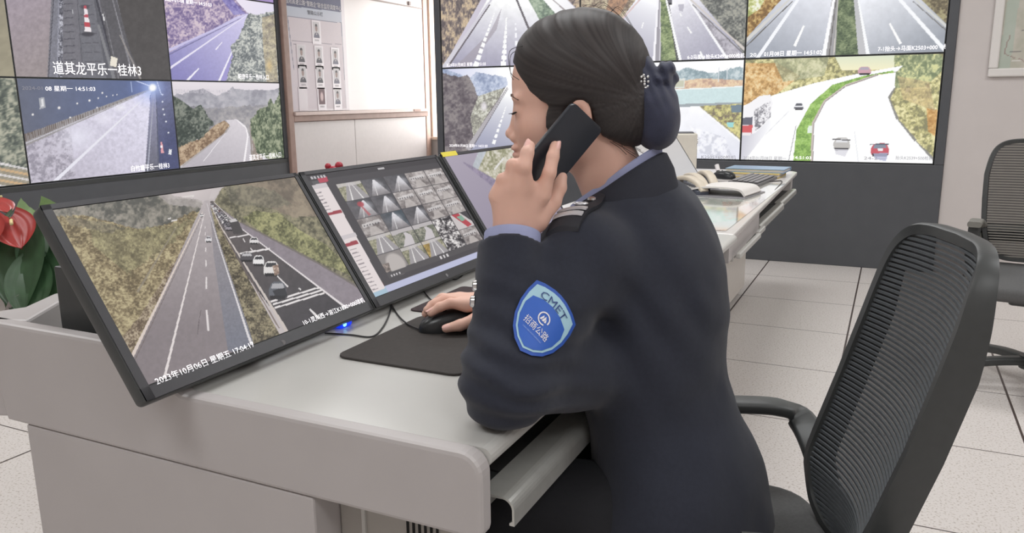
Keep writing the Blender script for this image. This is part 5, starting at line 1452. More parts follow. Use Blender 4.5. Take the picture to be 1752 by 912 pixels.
link('pot', me, mat('white_pot', (222, 212, 208), 0.4, noise=.02), pl, auto=40)
def heart(L, W, cup=.12, droop=.25):
    """heart shaped blade: base at origin, tip along +x"""
    bm = bmesh.new(); rows = []
    N, K = 14, 8
    for i in range(N + 1):
        t = i / N
        w_ = W * (math.sin(math.pi * min(1, t * .93 + .07)) ** .75) * (1 - .35 * t) * 1.25
        x0 = L * t
        row = []
        for k in range(-K, K + 1):
            s = k / K
            back = -L * .22 * abs(s) ** 1.5 * (1 - t) ** 2
            row.append(bm.verts.new((x0 + back, s * w_ / 2, cup * W * s * s - droop * L * t * t + .0012 * math.cos(k * 2.2))))
        rows.append(row)
    for a, b_ in zip(rows[:-1], rows[1:]):
        for i in range(2 * K): bm.faces.new((a[i], a[i + 1], b_[i + 1], b_[i]))
    me = bpy.data.meshes.new('blade'); bm.to_mesh(me); bm.free()
    return me
hl = [heart(.16, .12), heart(.19, .13, .1, .35), heart(.13, .10, .15, .2)]
root = V((pot.x, pot.y, ZP - .045))
def leaf_at(px, py, dep, yaw, pitch, roll, kind, m_, sc_=1.0):
    P0 = atd(px, py, dep * PD); sc_ *= PD
    o = link('leaf', hl[kind].copy(), m_, pl, smooth=True)
    o.matrix_world = Matrix.Translation(P0 - V(pl.location)) @ (Matrix.Rotation(yaw, 4, 'Z') @ Matrix.Rotation(pitch, 4, 'Y') @ Matrix.Rotation(roll, 4, 'X')) @ Matrix.Diagonal((sc_, sc_, sc_, 1))
    mid = (root + P0) / 2 + V((0, 0, .03))
    pts = smoothpts([root, mid, P0], 6)
    st = MB().tube([p - V(pl.location) for p in pts], .0035, 6).build('stem', M_STEM, pl, smooth=True)
R_ = math.radians
leaf_at(40, 400, 1.92, R_(-60), R_(50), R_(10), 1, M_LEAF, 1.05)
leaf_at(72, 395, 1.95, R_(-30), R_(62), R_(-10), 1, M_LEAF, .95)
leaf_at(75, 440, 1.92, R_(-40), R_(48), R_(20), 1, M_LEAF, .85)
leaf_at(62, 360, 2.0, R_(-10), R_(40), R_(0), 0, M_LEAF2, 1.0)
leaf_at(68, 395, 2.02, R_(-5), R_(55), R_(20), 2, M_LEAF2, .9)
leaf_at(10, 385, 1.95, R_(-120), R_(45), R_(0), 1, M_LEAF, 1.0)
leaf_at(55, 455, 1.90, R_(-55), R_(55), R_(0), 0, M_LEAF, .85)
leaf_at(-30, 400, 1.95, R_(200), R_(30), R_(0), 1, M_LEAF, 1.0)
leaf_at(20, 420, 2.08, R_(90), R_(20), R_(0), 1, M_LEAF, .9)
leaf_at(85, 470, 1.95, R_(-20), R_(60), R_(0), 0, M_LEAF, .7)
sp = heart(.125, .125, .10, .1)
def flower(px, py, dep, yaw, pitch, roll, sc_=1.0):
    P0 = atd(px, py, dep * PD); sc_ *= PD
    f = link('flower_spathe', sp.copy(), M_SPA, pl, smooth=True)
    f.matrix_world = Matrix.Translation(P0 - V(pl.location)) @ (Matrix.Rotation(yaw, 4, 'Z') @ Matrix.Rotation(pitch, 4, 'Y') @ Matrix.Rotation(roll, 4, 'X')) @ Matrix.Diagonal((sc_, sc_, sc_, 1))
    MB().tube(smoothpts([(.015, 0, .005), (.035, 0, .03), (.06, 0, .05)], 5), .0055, 8).build('spadix', mat('cream_spadix', (226, 206, 150), 0.6), f, smooth=True)
    pts = smoothpts([root, (root + P0) / 2 + V((.01, 0, .05)), P0], 6)
    MB().tube([p - V(pl.location) for p in pts], .003, 6).build('stem', M_STEM, pl, smooth=True)
flower(18, 372, 1.88, R_(-20), R_(48), R_(18), .72)
flower(-20, 376, 1.86, R_(-60), R_(50), R_(0), .7)
flower(-14, 345, 2.1, R_(0), R_(20), R_(0), .6)
# round black and white badge on the cabinet behind the plant
c0 = onplane(57, 398, (LX + 0.013, 0, 0), (1, 0, 0))
sh_ = MB().box((pot.x - .16, pot.y - .14, .594), (-1.441, pot.y + .14, .609), bev=.003).build('plant_shelf', M_STEEL, con)
sh_.matrix_parent_inverse = Matrix.Translation(-V(con.location))
bg = empty('round_badge', (LX + 0.0125, c0.y, c0.z))
tag(bg, 'round black and white badge on the left cabinet behind the plant', 'badge')
MB().cyl((0, 0, 0), (0.004, 0, 0), .075, 32).build('disc', mat('white_badge', (226, 222, 222), 0.5, noise=0), bg, auto=40)
MB().cyl((0.004, 0, 0), (0.0046, 0, 0), .064, 32).build('dark_face', M_BLACK, bg, auto=40)
MB().prism([(-.045, -.035), (.045, -.035), (.045, -.02), (.03, .035), (.012, -.005), (0, .03), (-.012, -.005), (-.03, .035), (-.045, -.02)], .0046, .0054, axis='x').build('peaks', mat('white_badge', (226, 222, 222), 0.5, noise=0), bg)
# ------------------------------------------------------------------ signed distance modelling for the person
class Field:
    def __init__(self):
        self.p = []
    def add(self, fn, c, r, k=0.01, op='u'):
        self.p.append((fn, np.array(c, float), float(r), k, op))
    def cone(self, a, b, ra, rb, k=0.01, op='u', flat=None, cap=None):
        """tapering limb from a to b; flat=(axis, factor) squashes it; cap=(point, normal) cuts its end flat"""
        a = np.array(a, float); b = np.array(b, float); ab = b - a; L2 = ab @ ab
        def fn(p):
            q = p
            t = np.clip(((q - a) @ ab) / L2, 0, 1)
            dv = q - a - t[:, None] * ab
            if flat is not None:
                ax, fac = flat
                comp = dv @ ax
                dv = dv + np.outer(comp * (fac - 1), ax)
            d = np.sqrt((dv * dv).sum(1)) - (ra + (rb - ra) * t)
            if flat is not None and flat[1] > 1: d = d / flat[1] ** .5
            if cap is not None: d = np.maximum(d, (p - cap[0]) @ cap[1])
            return d
        self.add(fn, (a + b) / 2, math.sqrt(L2) / 2 + max(ra, rb), k, op)
    def ell(self, c, r, R=None, k=0.01, op='u'):
        c = np.array(c, float); r = np.array(r, float)
        def fn(p):
            q = p - c
            if R is not None: q = q @ R  # columns of R are the axes
            k0 = np.sqrt(((q / r) ** 2).sum(1)); k1 = np.sqrt(((q / (r * r)) ** 2).sum(1)) + 1e-9
            return k0 * (k0 - 1) / k1
        self.add(fn, c, r.max(), k, op)
    def half(self, pt, n, k=0.004):
        pt = np.array(pt, float); n = np.array(n, float)
        self.add(lambda p: (p - pt) @ n, pt, 99, k, 'i')
    def __call__(self, p, cc=None, cr=None):
        d = np.full(len(p), 0.08)
        for fn, c, r, k, op in self.p:
            if cc is not None and op != 'i' and np.linalg.norm(cc - c) - r > cr + 0.05: continue
            e = fn(p)
            if op == 'u':
                h = np.clip(0.5 + 0.5 * (d - e) / k, 0, 1)
                d = d * (1 - h) + e * h - k * h * (1 - h)
            elif op == 's':
                e = -e
                h = np.clip(0.5 - 0.5 * (d - e) / k, 0, 1)
                d = d * (1 - h) + e * h + k * h * (1 - h)
            else:
                h = np.clip(0.5 - 0.5 * (d - e) / k, 0, 1)
                d = d * (1 - h) + e * h + k * h * (1 - h)
        return d

def net(F, lo, hi, h, disp=None, B=8):
    """surface of F<0 as a quad mesh (surface nets on a sparse lattice)"""
    lo = np.array(lo, float); hi = np.array(hi, float)
    nb = np.ceil((hi - lo) / (h * B)).astype(int)
    bi = np.stack(np.meshgrid(*[np.arange(n) for n in nb], indexing='ij'), -1).reshape(-1, 3)
    cen = lo + (bi + .5) * h * B
    rad = h * B * .87
    dv = np.concatenate([F(cen[i:i + 20000]) for i in range(0, len(cen), 20000)])
    bi = bi[np.abs(dv) < rad * 1.35 + 0.006]
    # order blocks so that chunks are compact
    bi = bi[np.lexsort((bi[:, 2], bi[:, 1] // 3, bi[:, 0] // 3))]
    off = np.stack(np.meshgrid(*[np.arange(B + 1)] * 3, indexing='ij'), -1).reshape(-1, 3)
    N = nb * B + 2
    def key(c): return (c[:, 0] * N[1] + c[:, 1]) * N[2] + c[:, 2]
    vk, vc, edges = [], [], []
    CH = 24
    for s in range(0, len(bi), CH):
        blk = bi[s:s + CH]
        g = (blk[:, None, :] * B + off[None]).reshape(-1, 3)
        P = lo + g * h
        c0 = (P.min(0) + P.max(0)) / 2; r0 = np.linalg.norm(P.max(0) - c0)
        d = F(P, c0, r0)
        if disp is not None: d = d + disp(P)
        d = d.reshape(len(blk), B + 1, B + 1, B + 1)
        sg = d < 0
        cs = [sg[:, a:a + B, b:b + B, c:c + B] for a in (0, 1) for b in (0, 1) for c in (0, 1)]
        act = np.zeros(cs[0].shape, bool); al = cs[0].copy()
        for q in cs: act |= q; al &= q
        act &= ~al
        w = np.argwhere(act)
        if not len(w): continue
        acc = np.zeros((len(w), 3)); cnt = np.zeros(len(w))
        for ax in range(3):
            o1 = [a for a in range(3) if a != ax]
            for u in (0, 1):
                for v in (0, 1):
                    A = w[:, 1:].copy(); A[:, o1[0]] += u; A[:, o1[1]] += v
                    Bv = A.copy(); Bv[:, ax] += 1
                    da = d[w[:, 0], A[:, 0], A[:, 1], A[:, 2]]; db = d[w[:, 0], Bv[:, 0], Bv[:, 1], Bv[:, 2]]
                    m = (da < 0) != (db < 0)
                    t = np.where(m, da / np.where(m, da - db, 1), 0)
                    pt = A.astype(float); pt[:, ax] += t
                    acc[m] += pt[m]; cnt[m] += 1
                    if u == 0 and v == 0:
                        mm = np.where(m)[0]
                        edges.append((np.full(len(mm), ax), w[mm, 1:] + blk[w[mm, 0]] * B, (da < 0)[mm]))
        pos = acc / cnt[:, None]
        cell = w[:, 1:] + blk[w[:, 0]] * B
        vk.append(key(cell)); vc.append(lo + (pos + blk[w[:, 0]] * B) * h)
    vk = np.concatenate(vk); vc = np.concatenate(vc)
    so = np.argsort(vk); vk = vk[so]; vc = vc[so]
    quads = []
    for ax in range(3):
        ce = [e for e in edges if len(e[0]) and e[0][0] == ax]
        if not ce: continue
        c = np.concatenate([e[1] for e in ce]); ins = np.concatenate([e[2] for e in ce])
        o1 = [a for a in range(3) if a != ax]
        ids = []
        ok = np.ones(len(c), bool)
        for u, v in ((0, 0), (1, 0), (1, 1), (0, 1)):
            q = c.copy(); q[:, o1[0]] -= u; q[:, o1[1]] -= v
            ok &= (q >= 0).all(1)
            kk = key(q); ix = np.searchsorted(vk, kk); ix = np.clip(ix, 0, len(vk) - 1)
            ok &= vk[ix] == kk
            ids.append(ix)
        Q = np.stack(ids, 1)
        fl = ins if ax != 1 else ~ins
        Q[fl] = Q[fl][:, ::-1]
        quads.append(Q[ok])
    Q = np.concatenate(quads)
    return vc, Q

def np_mesh(name, vc, Q, m, parent, origin=(0, 0, 0), col=None, smooth=True, iters=2):
    # light smoothing
    e = np.concatenate([Q[:, [0, 1]], Q[:, [1, 2]], Q[:, [2, 3]], Q[:, [3, 0]]])
    for _ in range(iters):
        s = np.zeros_like(vc); n = np.zeros(len(vc))
        np.add.at(s, e[:, 0], vc[e[:, 1]]); np.add.at(s, e[:, 1], vc[e[:, 0]])
        np.add.at(n, e[:, 0], 1); np.add.at(n, e[:, 1], 1)
        vc = vc * .5 + .5 * s / np.maximum(n, 1)[:, None]
    me = bpy.data.meshes.new(name)
    co = vc - np.array(origin)
    me.vertices.add(len(co)); me.vertices.foreach_set('co', co.ravel())
    me.loops.add(Q.size); me.loops.foreach_set('vertex_index', Q.ravel().astype(np.int32))
    me.polygons.add(len(Q)); me.polygons.foreach_set('loop_start', np.arange(0, Q.size, 4))
    me.update(calc_edges=True); me.validate()
    bm = bmesh.new(); bm.from_mesh(me); bmesh.ops.recalc_face_normals(bm, faces=bm.faces); bm.to_mesh(me); bm.free()
    if col is not None:
        at = me.color_attributes.new('Col', 'FLOAT_COLOR', 'POINT')
        c = np.ones((len(co), 4)); c[:, :3] = col(vc)
        at.data.foreach_set('color', c.ravel().astype(np.float32))
    return link(name, me, m, parent, smooth=smooth)

def A_(v): return np.array(v, float)
def Bp(x, y, d): return A_(atd(x, y, d))

# ------------------------------------------------------------------ the woman's joints
HS = 1.0
HF = A_((-0.976, -0.218, 0.0)); HF /= np.linalg.norm(HF)
HL = A_((-HF[1], HF[0], 0.0)); HU = A_((0, 0, 1.0))
OH = Bp(987, 206, 1.22)
RH = np.stack([HF, HL, HU], 1)
def hp(f, l, u): return OH + HS * (HF * f + HL * l + HU * u)
def to_head(p): return ((p - OH) @ RH) / HS
RB = np.stack([A_((-1, 0, 0)), A_((0, -1, 0)), A_((0, 0, 1))], 1)   # body axes: forward, left, up
NB = Bp(1050, 335, 1.25)
SM = Bp(1072, 374, 1.27)
SL = SM + A_((-0.015, -0.160, -0.035)); SR = SM + A_((-0.02, 0.165, -0.02))
EL = A_((-0.437, 0.887, 0.772)); WL = Bp(874, 413, 1.105)
CH_ = Bp(1110, 490, 1.27); WA = Bp(1120, 650, 1.27); HI = Bp(1158, 880, 1.27)
MO = A_((-0.722, 1.226, 0)); MD = A_((math.cos(R_(222)), math.sin(R_(222)), 0)); MLf = A_((-MD[1], MD[0], 0))
mo.rotation_euler = (0, 0, R_(222))
def mp(x, y, z): return MO + MD * x + MLf * y + A_((0, 0, ZD + 0.005 + z))
WR = mp(-0.098, -0.004, 0.040)
ER = A_((-0.40, 1.40, 0.775))
wom = empty('person', (HI[0], HI[1], 0))
tag(wom, 'woman in a dark navy uniform with a phone at her ear, seated at the console', 'person')
WO = A_(wom.location)

# left hand (holds the phone)
LHAND = {
    'index': [(926, 333, 1.092), (940, 296, 1.083), (946, 268, 1.087), (950, 250, 1.094)],
    'middle': [(896, 318, 1.078), (897, 286, 1.060), (902, 262, 1.064), (906, 250, 1.071)],
    'ring': [(872, 320, 1.074), (878, 283, 1.064), (886, 281, 1.085), (897, 287, 1.098)],
    'pinky': [(852, 336, 1.080), (860, 307, 1.070), (868, 303, 1.088), (880, 308, 1.102)],
}
FR = {'index': (.0115, .0095, .0088, .0076), 'middle': (.0118, .0100, .0090, .0078), 'ring': (.0112, .0094, .0084, .0072), 'pinky': (.0102, .0084, .0075, .0064)}
def add_hand(F, wrist, fingers, thumb, backn, rw=.024):
    for nme, js in fingers.items():
        r = FR[nme]
        F.cone(wrist + (js[0] - wrist) * .12, js[0], rw * .66, r[0] * 1.12, k=.016)
        for i in range(3):
            F.cone(js[i], js[i + 1], r[i], r[i + 1], k=.0035)
        F.cone(js[0], js[0] + (js[1] - js[0]) * .3, r[0] * 1.02, r[1], k=.008)
    F.cone(wrist + (thumb[0] - wrist) * .3, thumb[0], .017, .0155, k=.014)
    F.cone(thumb[0], thumb[1], .0150, .0120, k=.008)
    F.cone(thumb[1], thumb[2], .0112, .0104, k=.004)
    F.cone(thumb[2], thumb[3], .0104, .0082, k=.004)
LF = {k: [Bp(*q) for q in v] for k, v in LHAND.items()}
LTH = [Bp(918, 378, 1.108), Bp(946, 346, 1.118), Bp(957, 321, 1.124), Bp(961, 303, 1.128)]
RF_ = {
    'index': [mp(-.030, .020, .048), mp(.000, .017, .053), mp(.020, .015, .047), mp(.036, .014, .037)],
    'middle': [mp(-.028, -.002, .050), mp(.004, -.006, .055), mp(.024, -.008, .048), mp(.039, -.009, .037)],
    'ring': [mp(-.026, -.023, .049), mp(.006, -.030, .052), mp(.026, -.035, .038), mp(.038, -.037, .022)],
    'pinky': [mp(-.036, -.040, .041), mp(-.012, -.047, .040), mp(.004, -.049, .026), mp(.014, -.048, .014)],
}
RTH = [mp(-.072, .026, .032), mp(-.040, .043, .026), mp(-.010, .046, .018), mp(.014, .041, .013)]

# ------------------------------------------------------------------ body: one continuous skin
F = Field()
E3 = lambda f, l, u, rf, rl, ru, k=.012, op='u': F.ell(hp(f, l, u), np.array((rf, rl, ru)) * HS, RH, k, op)
E3(-.010, 0, .062, .096, .073, .092)
E3(.040, 0, -.004, .058, .062, .074, .02)
E3(.032, 0, .062, .066, .062, .062, .03)
for s in (1, -1):
    F.cone(hp(.0, s * .047, -.035), hp(.062, s * .012, -.066), .022, .017, k=.022)
    E3(.050, s * .040, -.010, .024, .024, .022, .02)
    E3(.081, s * .028, .034, .014, .024, .008, .012)
    E3(.109, s * .031, .017, .017, .016, .011, .014, 's')
    E3(.0775, s * .031, .0155, .0150, .0170, .0125, .006)
    E3(.0950, s * .0105, -.0265, .010, .0075, .0075, .006)
    # ear
    E3(-.016, s * .0765, .003, .0175, .0080, .0325, .006)
    E3(-.013, s * .0845, .004, .0095, .0055, .020, .003, 's')
    E3(-.010, s * .074, -.022, .008, .006, .010, .006)
E3(.076, 0, -.070, .0155, .018, .0135, .018)
F.cone(hp(.0905, 0, .024), hp(.1030, 0, -.018), .0062, .0074, k=.010)
E3(.1055, 0, -.020, .0088, .0095, .0076, .006)
E3(.0940, 0, -.042, .0105, .022, .0062, .006)
E3(.0920, 0, -.0535, .0105, .019, .0068, .006)
E3(.1085, 0, -.0472, .0115, .026, .0011, .003, 's')
E3(.086, 0, -.062, .008, .016, .005, .006)
F.cone(hp(-.030, 0, -.035), NB + A_((.02, 0, -.02)), .051, .055, k=.025)
F.cone(NB + A_((.02, 0, -.03)), CH_, .050, .10, k=.02)
F.cone(SL - A_((0, 0, .015)), SR - A_((0, 0, .015)), .040, .040, k=.02)
F.ell(CH_, (.092, .135, .15), RB, .05); F.ell(WA, (.085, .12, .15), RB, .05); F.ell(HI, (.115, .155, .13), RB, .05)
F.cone(SL, EL, .045, .038, k=.02); F.cone(EL, WL, .038, .026, k=.012)
F.cone(SR, ER, .045, .038, k=.02); F.cone(ER, WR, .038, .025, k=.012)
add_hand(F, WL, LF, LTH, None)
add_hand(F, WR, RF_, RTH, None)
KNL, KNR = A_((-.66, 1.03, .50)), A_((-.66, 1.30, .50))
KNL = HI + A_((-.38, -.11, .02)); KNR = HI + A_((-.38, .12, .02))
HPL, HPR = HI + A_((-.02, -.09, .02)), HI + A_((-.02, .09, .02))
KNL[2] = KNR[2] = .49; HPL[2] = HPR[2] = .515
ANL, ANR = A_((KNL[0] + .03, KNL[1], .085)), A_((KNR[0] + .03, KNR[1], .085))
for a, b_, c in ((HPL, KNL, ANL), (HPR, KNR, ANR)):
    F.cone(a, b_, .062, .048, k=.03); F.cone(b_, c, .046, .032, k=.02)
    F.cone(c, c + A_((-.13, 0, -.05)), .03, .022, k=.02)
HSH = 0.0024
allp = [WO * 0 + OH, NB, EL, WL, ER, WR, KNL, ANL, HI]
lo = A_((min(min(p[0] for p in allp), MO[0]) - .19, min(p[1] for p in allp) - .12, 0.0)); hi = A_((HI[0] + .22, max(p[1] for p in allp) + .22, OH[2] + .2))
vc, Q = net(F, lo, hi, HSH)
SKIN = lin(np.array((228, 184, 166)) / 255); LIP = lin(np.array((196, 118, 112)) / 255); NAIL = lin(np.array((236, 186, 176)) / 255); WARM = lin(np.array((222, 164, 142)) / 255)
tips = [LF[k][3] for k in LF] + [RF_[k][3] for k in RF_] + [LTH[3], RTH[3]]
def skin_col(p):
    q = to_head(p)
    c = np.tile(SKIN, (len(p), 1))
    n = noise3(p * 60, 5)
    c *= (1 + .05 * (n - .5))[:, None]
    lip = np.exp(-(((q[:, 0] - .1025) / .012) ** 2 + (q[:, 1] / .021) ** 2 + ((q[:, 2] + .0475) / .0085) ** 2) ** 2)
    c = c * (1 - lip[:, None] * .85) + LIP * lip[:, None] * .85
    for s in (1, -1):
        ck = np.exp(-(((q[:, 0] - .075) / .03) ** 2 + ((q[:, 1] - s * .045) / .025) ** 2 + ((q[:, 2] + .015) / .025) ** 2))
        c = c * (1 - .35 * ck[:, None]) + WARM * .35 * ck[:, None]
        er = np.exp(-(((q[:, 0] + .016) / .02) ** 2 + ((q[:, 1] - s * .08) / .012) ** 2 + ((q[:, 2]) / .032) ** 2))
        c = c * (1 - .4 * er[:, None]) + WARM * .4 * er[:, None]
    for js in list(LF.values()) + list(RF_.values()):
        kn = np.exp(-((p - js[1]) ** 2).sum(1) / .011 ** 2)
        c = c * (1 - .25 * kn[:, None]) + WARM * .25 * kn[:, None]
    return c
M_SKIN = mat('skin', (220, 175, 155), 0.5, attr='Col', noise=0, bump=.06, bscale=700)
MATS['skin'].node_tree.nodes['Principled BSDF'].inputs['Subsurface Weight'].default_value = 0.12
MATS['skin'].node_tree.nodes['Principled BSDF'].inputs['Subsurface Radius'].default_value = (0.012, 0.005, 0.003)
body = np_mesh('body', vc, Q, M_SKIN, wom, WO, skin_col, iters=1)
bvh_body = BVHTree.FromPolygons([V(q) for q in vc], Q.tolist())

def person_part(mb, name, m, parent=None, **k):
    """shapes given in world space become a part of the person"""
    for v in mb.bm.verts: v.co -= V(WO)
    return mb.build(name, m, parent or wom, **k)

# fingernails
def nail(tip, prev, view, r, w_=.0048, l_=.0062):
    ax = V(tip - prev).normalized()
    n = V(view); n = (n - ax * n.dot(ax)).normalized(); s = ax.cross(n)
    mb = MB()
    c = V(tip) - ax * .0015
    pts = []
    rows = []
    for i in range(6):
        t = -1 + 2 * i / 5
        row = []
        for j in range(7):
            u_ = -1 + 2 * j / 6
            hw_ = w_ * (1 - .25 * max(0, t) ** 2) * (1 - .2 * max(0, -t) ** 2)
            a = u_ * .75
            row.append(mb.bm.verts.new(c + ax * (t * l_ + (.0012 if abs(u_) < .6 and i == 5 else 0)) + s * (math.sin(a) / .68 * hw_) + n * (r * (math.cos(a)) + .0007)))
        rows.append(row)
    for a, b_ in zip(rows[:-1], rows[1:]):
        for j in range(6): mb.bm.faces.new((a[j], a[j + 1], b_[j + 1], b_[j]))
    person_part(mb, 'fingernail', mat('nail_pink', (240, 192, 182), 0.25, noise=0), smooth=True)
toc = V(CAM) - V(LF['index'][3]); 
phone_W = A_(RGT) * .81 * .83 + (-A_(UPV)) * .59 * .83 + A_(FWD) * .55; phone_W /= np.linalg.norm(phone_W)
phone_L = A_(RGT) * -.65 - A_(UPV) * .76 + A_(FWD) * .085; phone_L -= phone_W * (phone_L @ phone_W); phone_L /= np.linalg.norm(phone_L)
phone_N = np.cross(phone_W, phone_L)
if phone_N @ (CAM - OH) < 0: phone_N = -phone_N
nail(LF['index'][3], LF['index'][2], phone_N * .9 + A_(RGT) * .1, .0078)
nail(LF['middle'][3], LF['middle'][2], phone_N * .5 - A_(RGT) * .6 - FWD * .3, .0080)
nail(RF_['index'][3], RF_['index'][2], A_((0, 0, 1)) - MD * .1, .0078)
nail(RTH[3], RTH[2], MLf * .8 + A_((0, 0, .6)), .0084, .0056, .0072)
# eyes, lashes and brows
for s in (1, -1):
    mb = MB()
    c = V(hp(.0807, s * .031, .0135))
    mb.ball(c, .0118, 16)
    person_part(mb, 'eye', mat('eye_white', (226, 218, 214), 0.2, noise=0), smooth=True)
    pts = [V(hp(.0807 + .0145 * math.cos(a) * .98, s * (.031 + .0155 * math.sin(a)), .0125 - .0018 * math.cos(2 * a))) for a in np.linspace(-1.0, 1.25, 12)]
    person_part(MB().tube(pts, .0011, 6, radii=[.0006] + [.0013] * 10 + [.0006]), 'eyelashes', mat('lash_black', (34, 28, 28), 0.6, noise=0), smooth=True)
    mb = MB()
    for a in np.linspace(-.5, 1.1, 9):
        b0_ = V(hp(.0807 + .0145 * math.cos(a), s * (.031 + .0155 * math.sin(a)), .0122)); mb.tube([b0_, b0_ + V(HF) * .006 * math.cos(a) + V(HL) * s * .004 * math.sin(a) - V(HU) * .001], .0003, 4)
    person_part(mb, 'lash_hairs', mat('lash_black', (34, 28, 28), 0.6, noise=0))
    pts = []
    for a, l_, u_ in ((.1, .0165, .0375), (.2, .022, .039), (.4, .029, .0405), (.6, .038, .0405), (.8, .046, .037), (1.0, .053, .032)):
        o_ = V(hp(.2, s * l_, u_)); hit = bvh_body.ray_cast(o_, -V(HF))
        if hit[0] is not None: pts.append(hit[0] + V(HF) * .0003)
    if len(pts) > 2:
        person_part(MB().sweep(smoothpts(pts, 4), [(-.0016, -.0006), (.0016, -.0006), (.0016, .0006), (-.0016, .0006)], scale=None), 'eyebrow', mat('brow_brown', (112, 88, 80), 0.8, noise=0))

# ------------------------------------------------------------------ hair, net and clip
H = Field()
X3 = lambda Fd, f, l, u, rf, rl, ru, k=.012, op='u': Fd.ell(hp(f, l, u), np.array((rf, rl, ru)) * HS, RH, k, op)
X3(H, -.010, 0, .064, .1035, .087, .1035)
X3(H, .034, 0, .088, .062, .066, .062, .02)
X3(H, -.058, 0, .000, .060, .066, .046, .03)
X3(H, -.085, 0, .020, .045, .050, .050, .02)
FACE = [(.30, .086), (.092, .084), (.079, .060), (.064, .043), (.040, .029), (.020, .021), (.004, .019), (-.010, .031), (-.022, .030), (-.032, .016), (-.034, -.004), (-.046, -.022), (-.078, -.038), (-.12, -.056), (-.12, -.40), (.30, -.40)]
def poly_sdf(q, pts):
    x, y = q[:, 0], q[:, 2]
    d = np.full(len(q), 1e9); inside = np.zeros(len(q), bool); n = len(pts)
    for i in range(n):
        x0, y0 = pts[i]; x1, y1 = pts[(i + 1) % n]
        ex, ey = x1 - x0, y1 - y0
        t = np.clip(((x - x0) * ex + (y - y0) * ey) / (ex * ex + ey * ey), 0, 1)
        d = np.minimum(d, (x - x0 - t * ex) ** 2 + (y - y0 - t * ey) ** 2)
        if y0 != y1:
            c = ((y0 > y) != (y1 > y)) & (x < (x1 - x0) * (y - y0) / (y1 - y0) + x0)
            inside ^= c
    d = np.sqrt(d)
    return np.where(inside, -d, d)
H.add(lambda p: poly_sdf(to_head(p), FACE) * HS, OH, .5, .006, 's')
# thin hair in front of the ear and down the temple
def strip(p):
    q = to_head(p)
    d = np.sqrt(((q[:, 0] - .022) / 1.0) ** 2 + ((q[:, 2] - .0) * .42) ** 2) - .0135
    return np.maximum(d, np.abs(np.abs(q[:, 1]) - .066) - .0065) * HS
H.add(strip, OH, .12, .008)
def hair_disp(p):
    q = to_head(p)
    # strands sweep from the brow over the ear back to the bun
    ang = np.arctan2(q[:, 2] - .03, q[:, 0] + .105)
    rad = np.sqrt((q[:, 2] - .03) ** 2 + (q[:, 0] + .105) ** 2)
    a = noise2(ang * 46 + np.abs(q[:, 1]) * 90, rad * 7, 11) - .5
    b_ = noise2(ang * 17 + np.abs(q[:, 1]) * 30, rad * 4, 12) - .5
    return -(a * .0012 + b_ * .0022)
lo = OH - .19; hi = OH + .21
vc, Q = net(H, lo, hi, .0026, hair_disp)
def hair_col(p):
    q = to_head(p)
    ang = np.arctan2(q[:, 2] - .03, q[:, 0] + .105); rad = np.sqrt((q[:, 2] - .03) ** 2 + (q[:, 0] + .105) ** 2)
    n = noise2(ang * 70 + np.abs(q[:, 1]) * 140, rad * 9, 14)
    c0 = lin(np.array((44, 40, 40)) / 255); c1 = lin(np.array((66, 61, 60)) / 255)
    return c0 + (c1 - c0) * n[:, None]
M_HAIR = mat('black_hair', (50, 46, 46), 0.52, attr='Col', noise=0, spec=.35)
hair = np_mesh('hair', vc, Q, M_HAIR, wom, WO, hair_col, iters=1)
mb = MB()
rw = random.Random(5)
for k in range(7):
    l_ = rw.uniform(-.03, .05); u_ = rw.uniform(.075, .10)
    f0 = .086 + rw.uniform(-.006, .003)
    q0 = hp(f0 - .010, l_, u_ + .014); q1 = hp(f0 + .008 + rw.uniform(0, .003), l_ + .004, u_ + .006); q2 = hp(f0 + .007 + rw.uniform(0, .003), l_ + .010, u_ - .016 - rw.uniform(0, .012)); q3 = hp(f0 - .006, l_ + .016, u_ - .036)
    mb.tube(smoothpts([q0, q1, q2, q3], 5), .0005, 4)
for k in range(7):
    q0 = hp(rw.uniform(-.075, -.055), .03 + rw.uniform(-.02, .02), -.030); q1 = q0 + HS * (HF * rw.uniform(-.02, .0) - HU * rw.uniform(.006, .012)); q2 = q1 + HS * (HF * rw.uniform(-.02, -.005) - HU * rw.uniform(.0, .014))
    mb.tube(smoothpts([q0, q1, q2], 4), .0004, 4)
for k in range(5):
    a = rw.uniform(1.4, 2.4)
    q0 = hp(-.01 + .10 * math.cos(a), rw.uniform(-.03, .03), .064 + .102 * math.sin(a)); q1 = q0 + HS * .5 * (HF * -.03 * math.sin(a) * 1 + HU * .012); q2 = hp(-.01 + .10 * math.cos(a + .5), 0.0, .064 + .104 * math.sin(a + .5))
    mb.tube(smoothpts([q0, q1, q2], 4), .00035, 4)
hw_o = person_part(mb, 'loose_hair', mat('hair_strand', (48, 42, 42), 0.5, noise=0)); hw_o['kind'] = 'stuff'
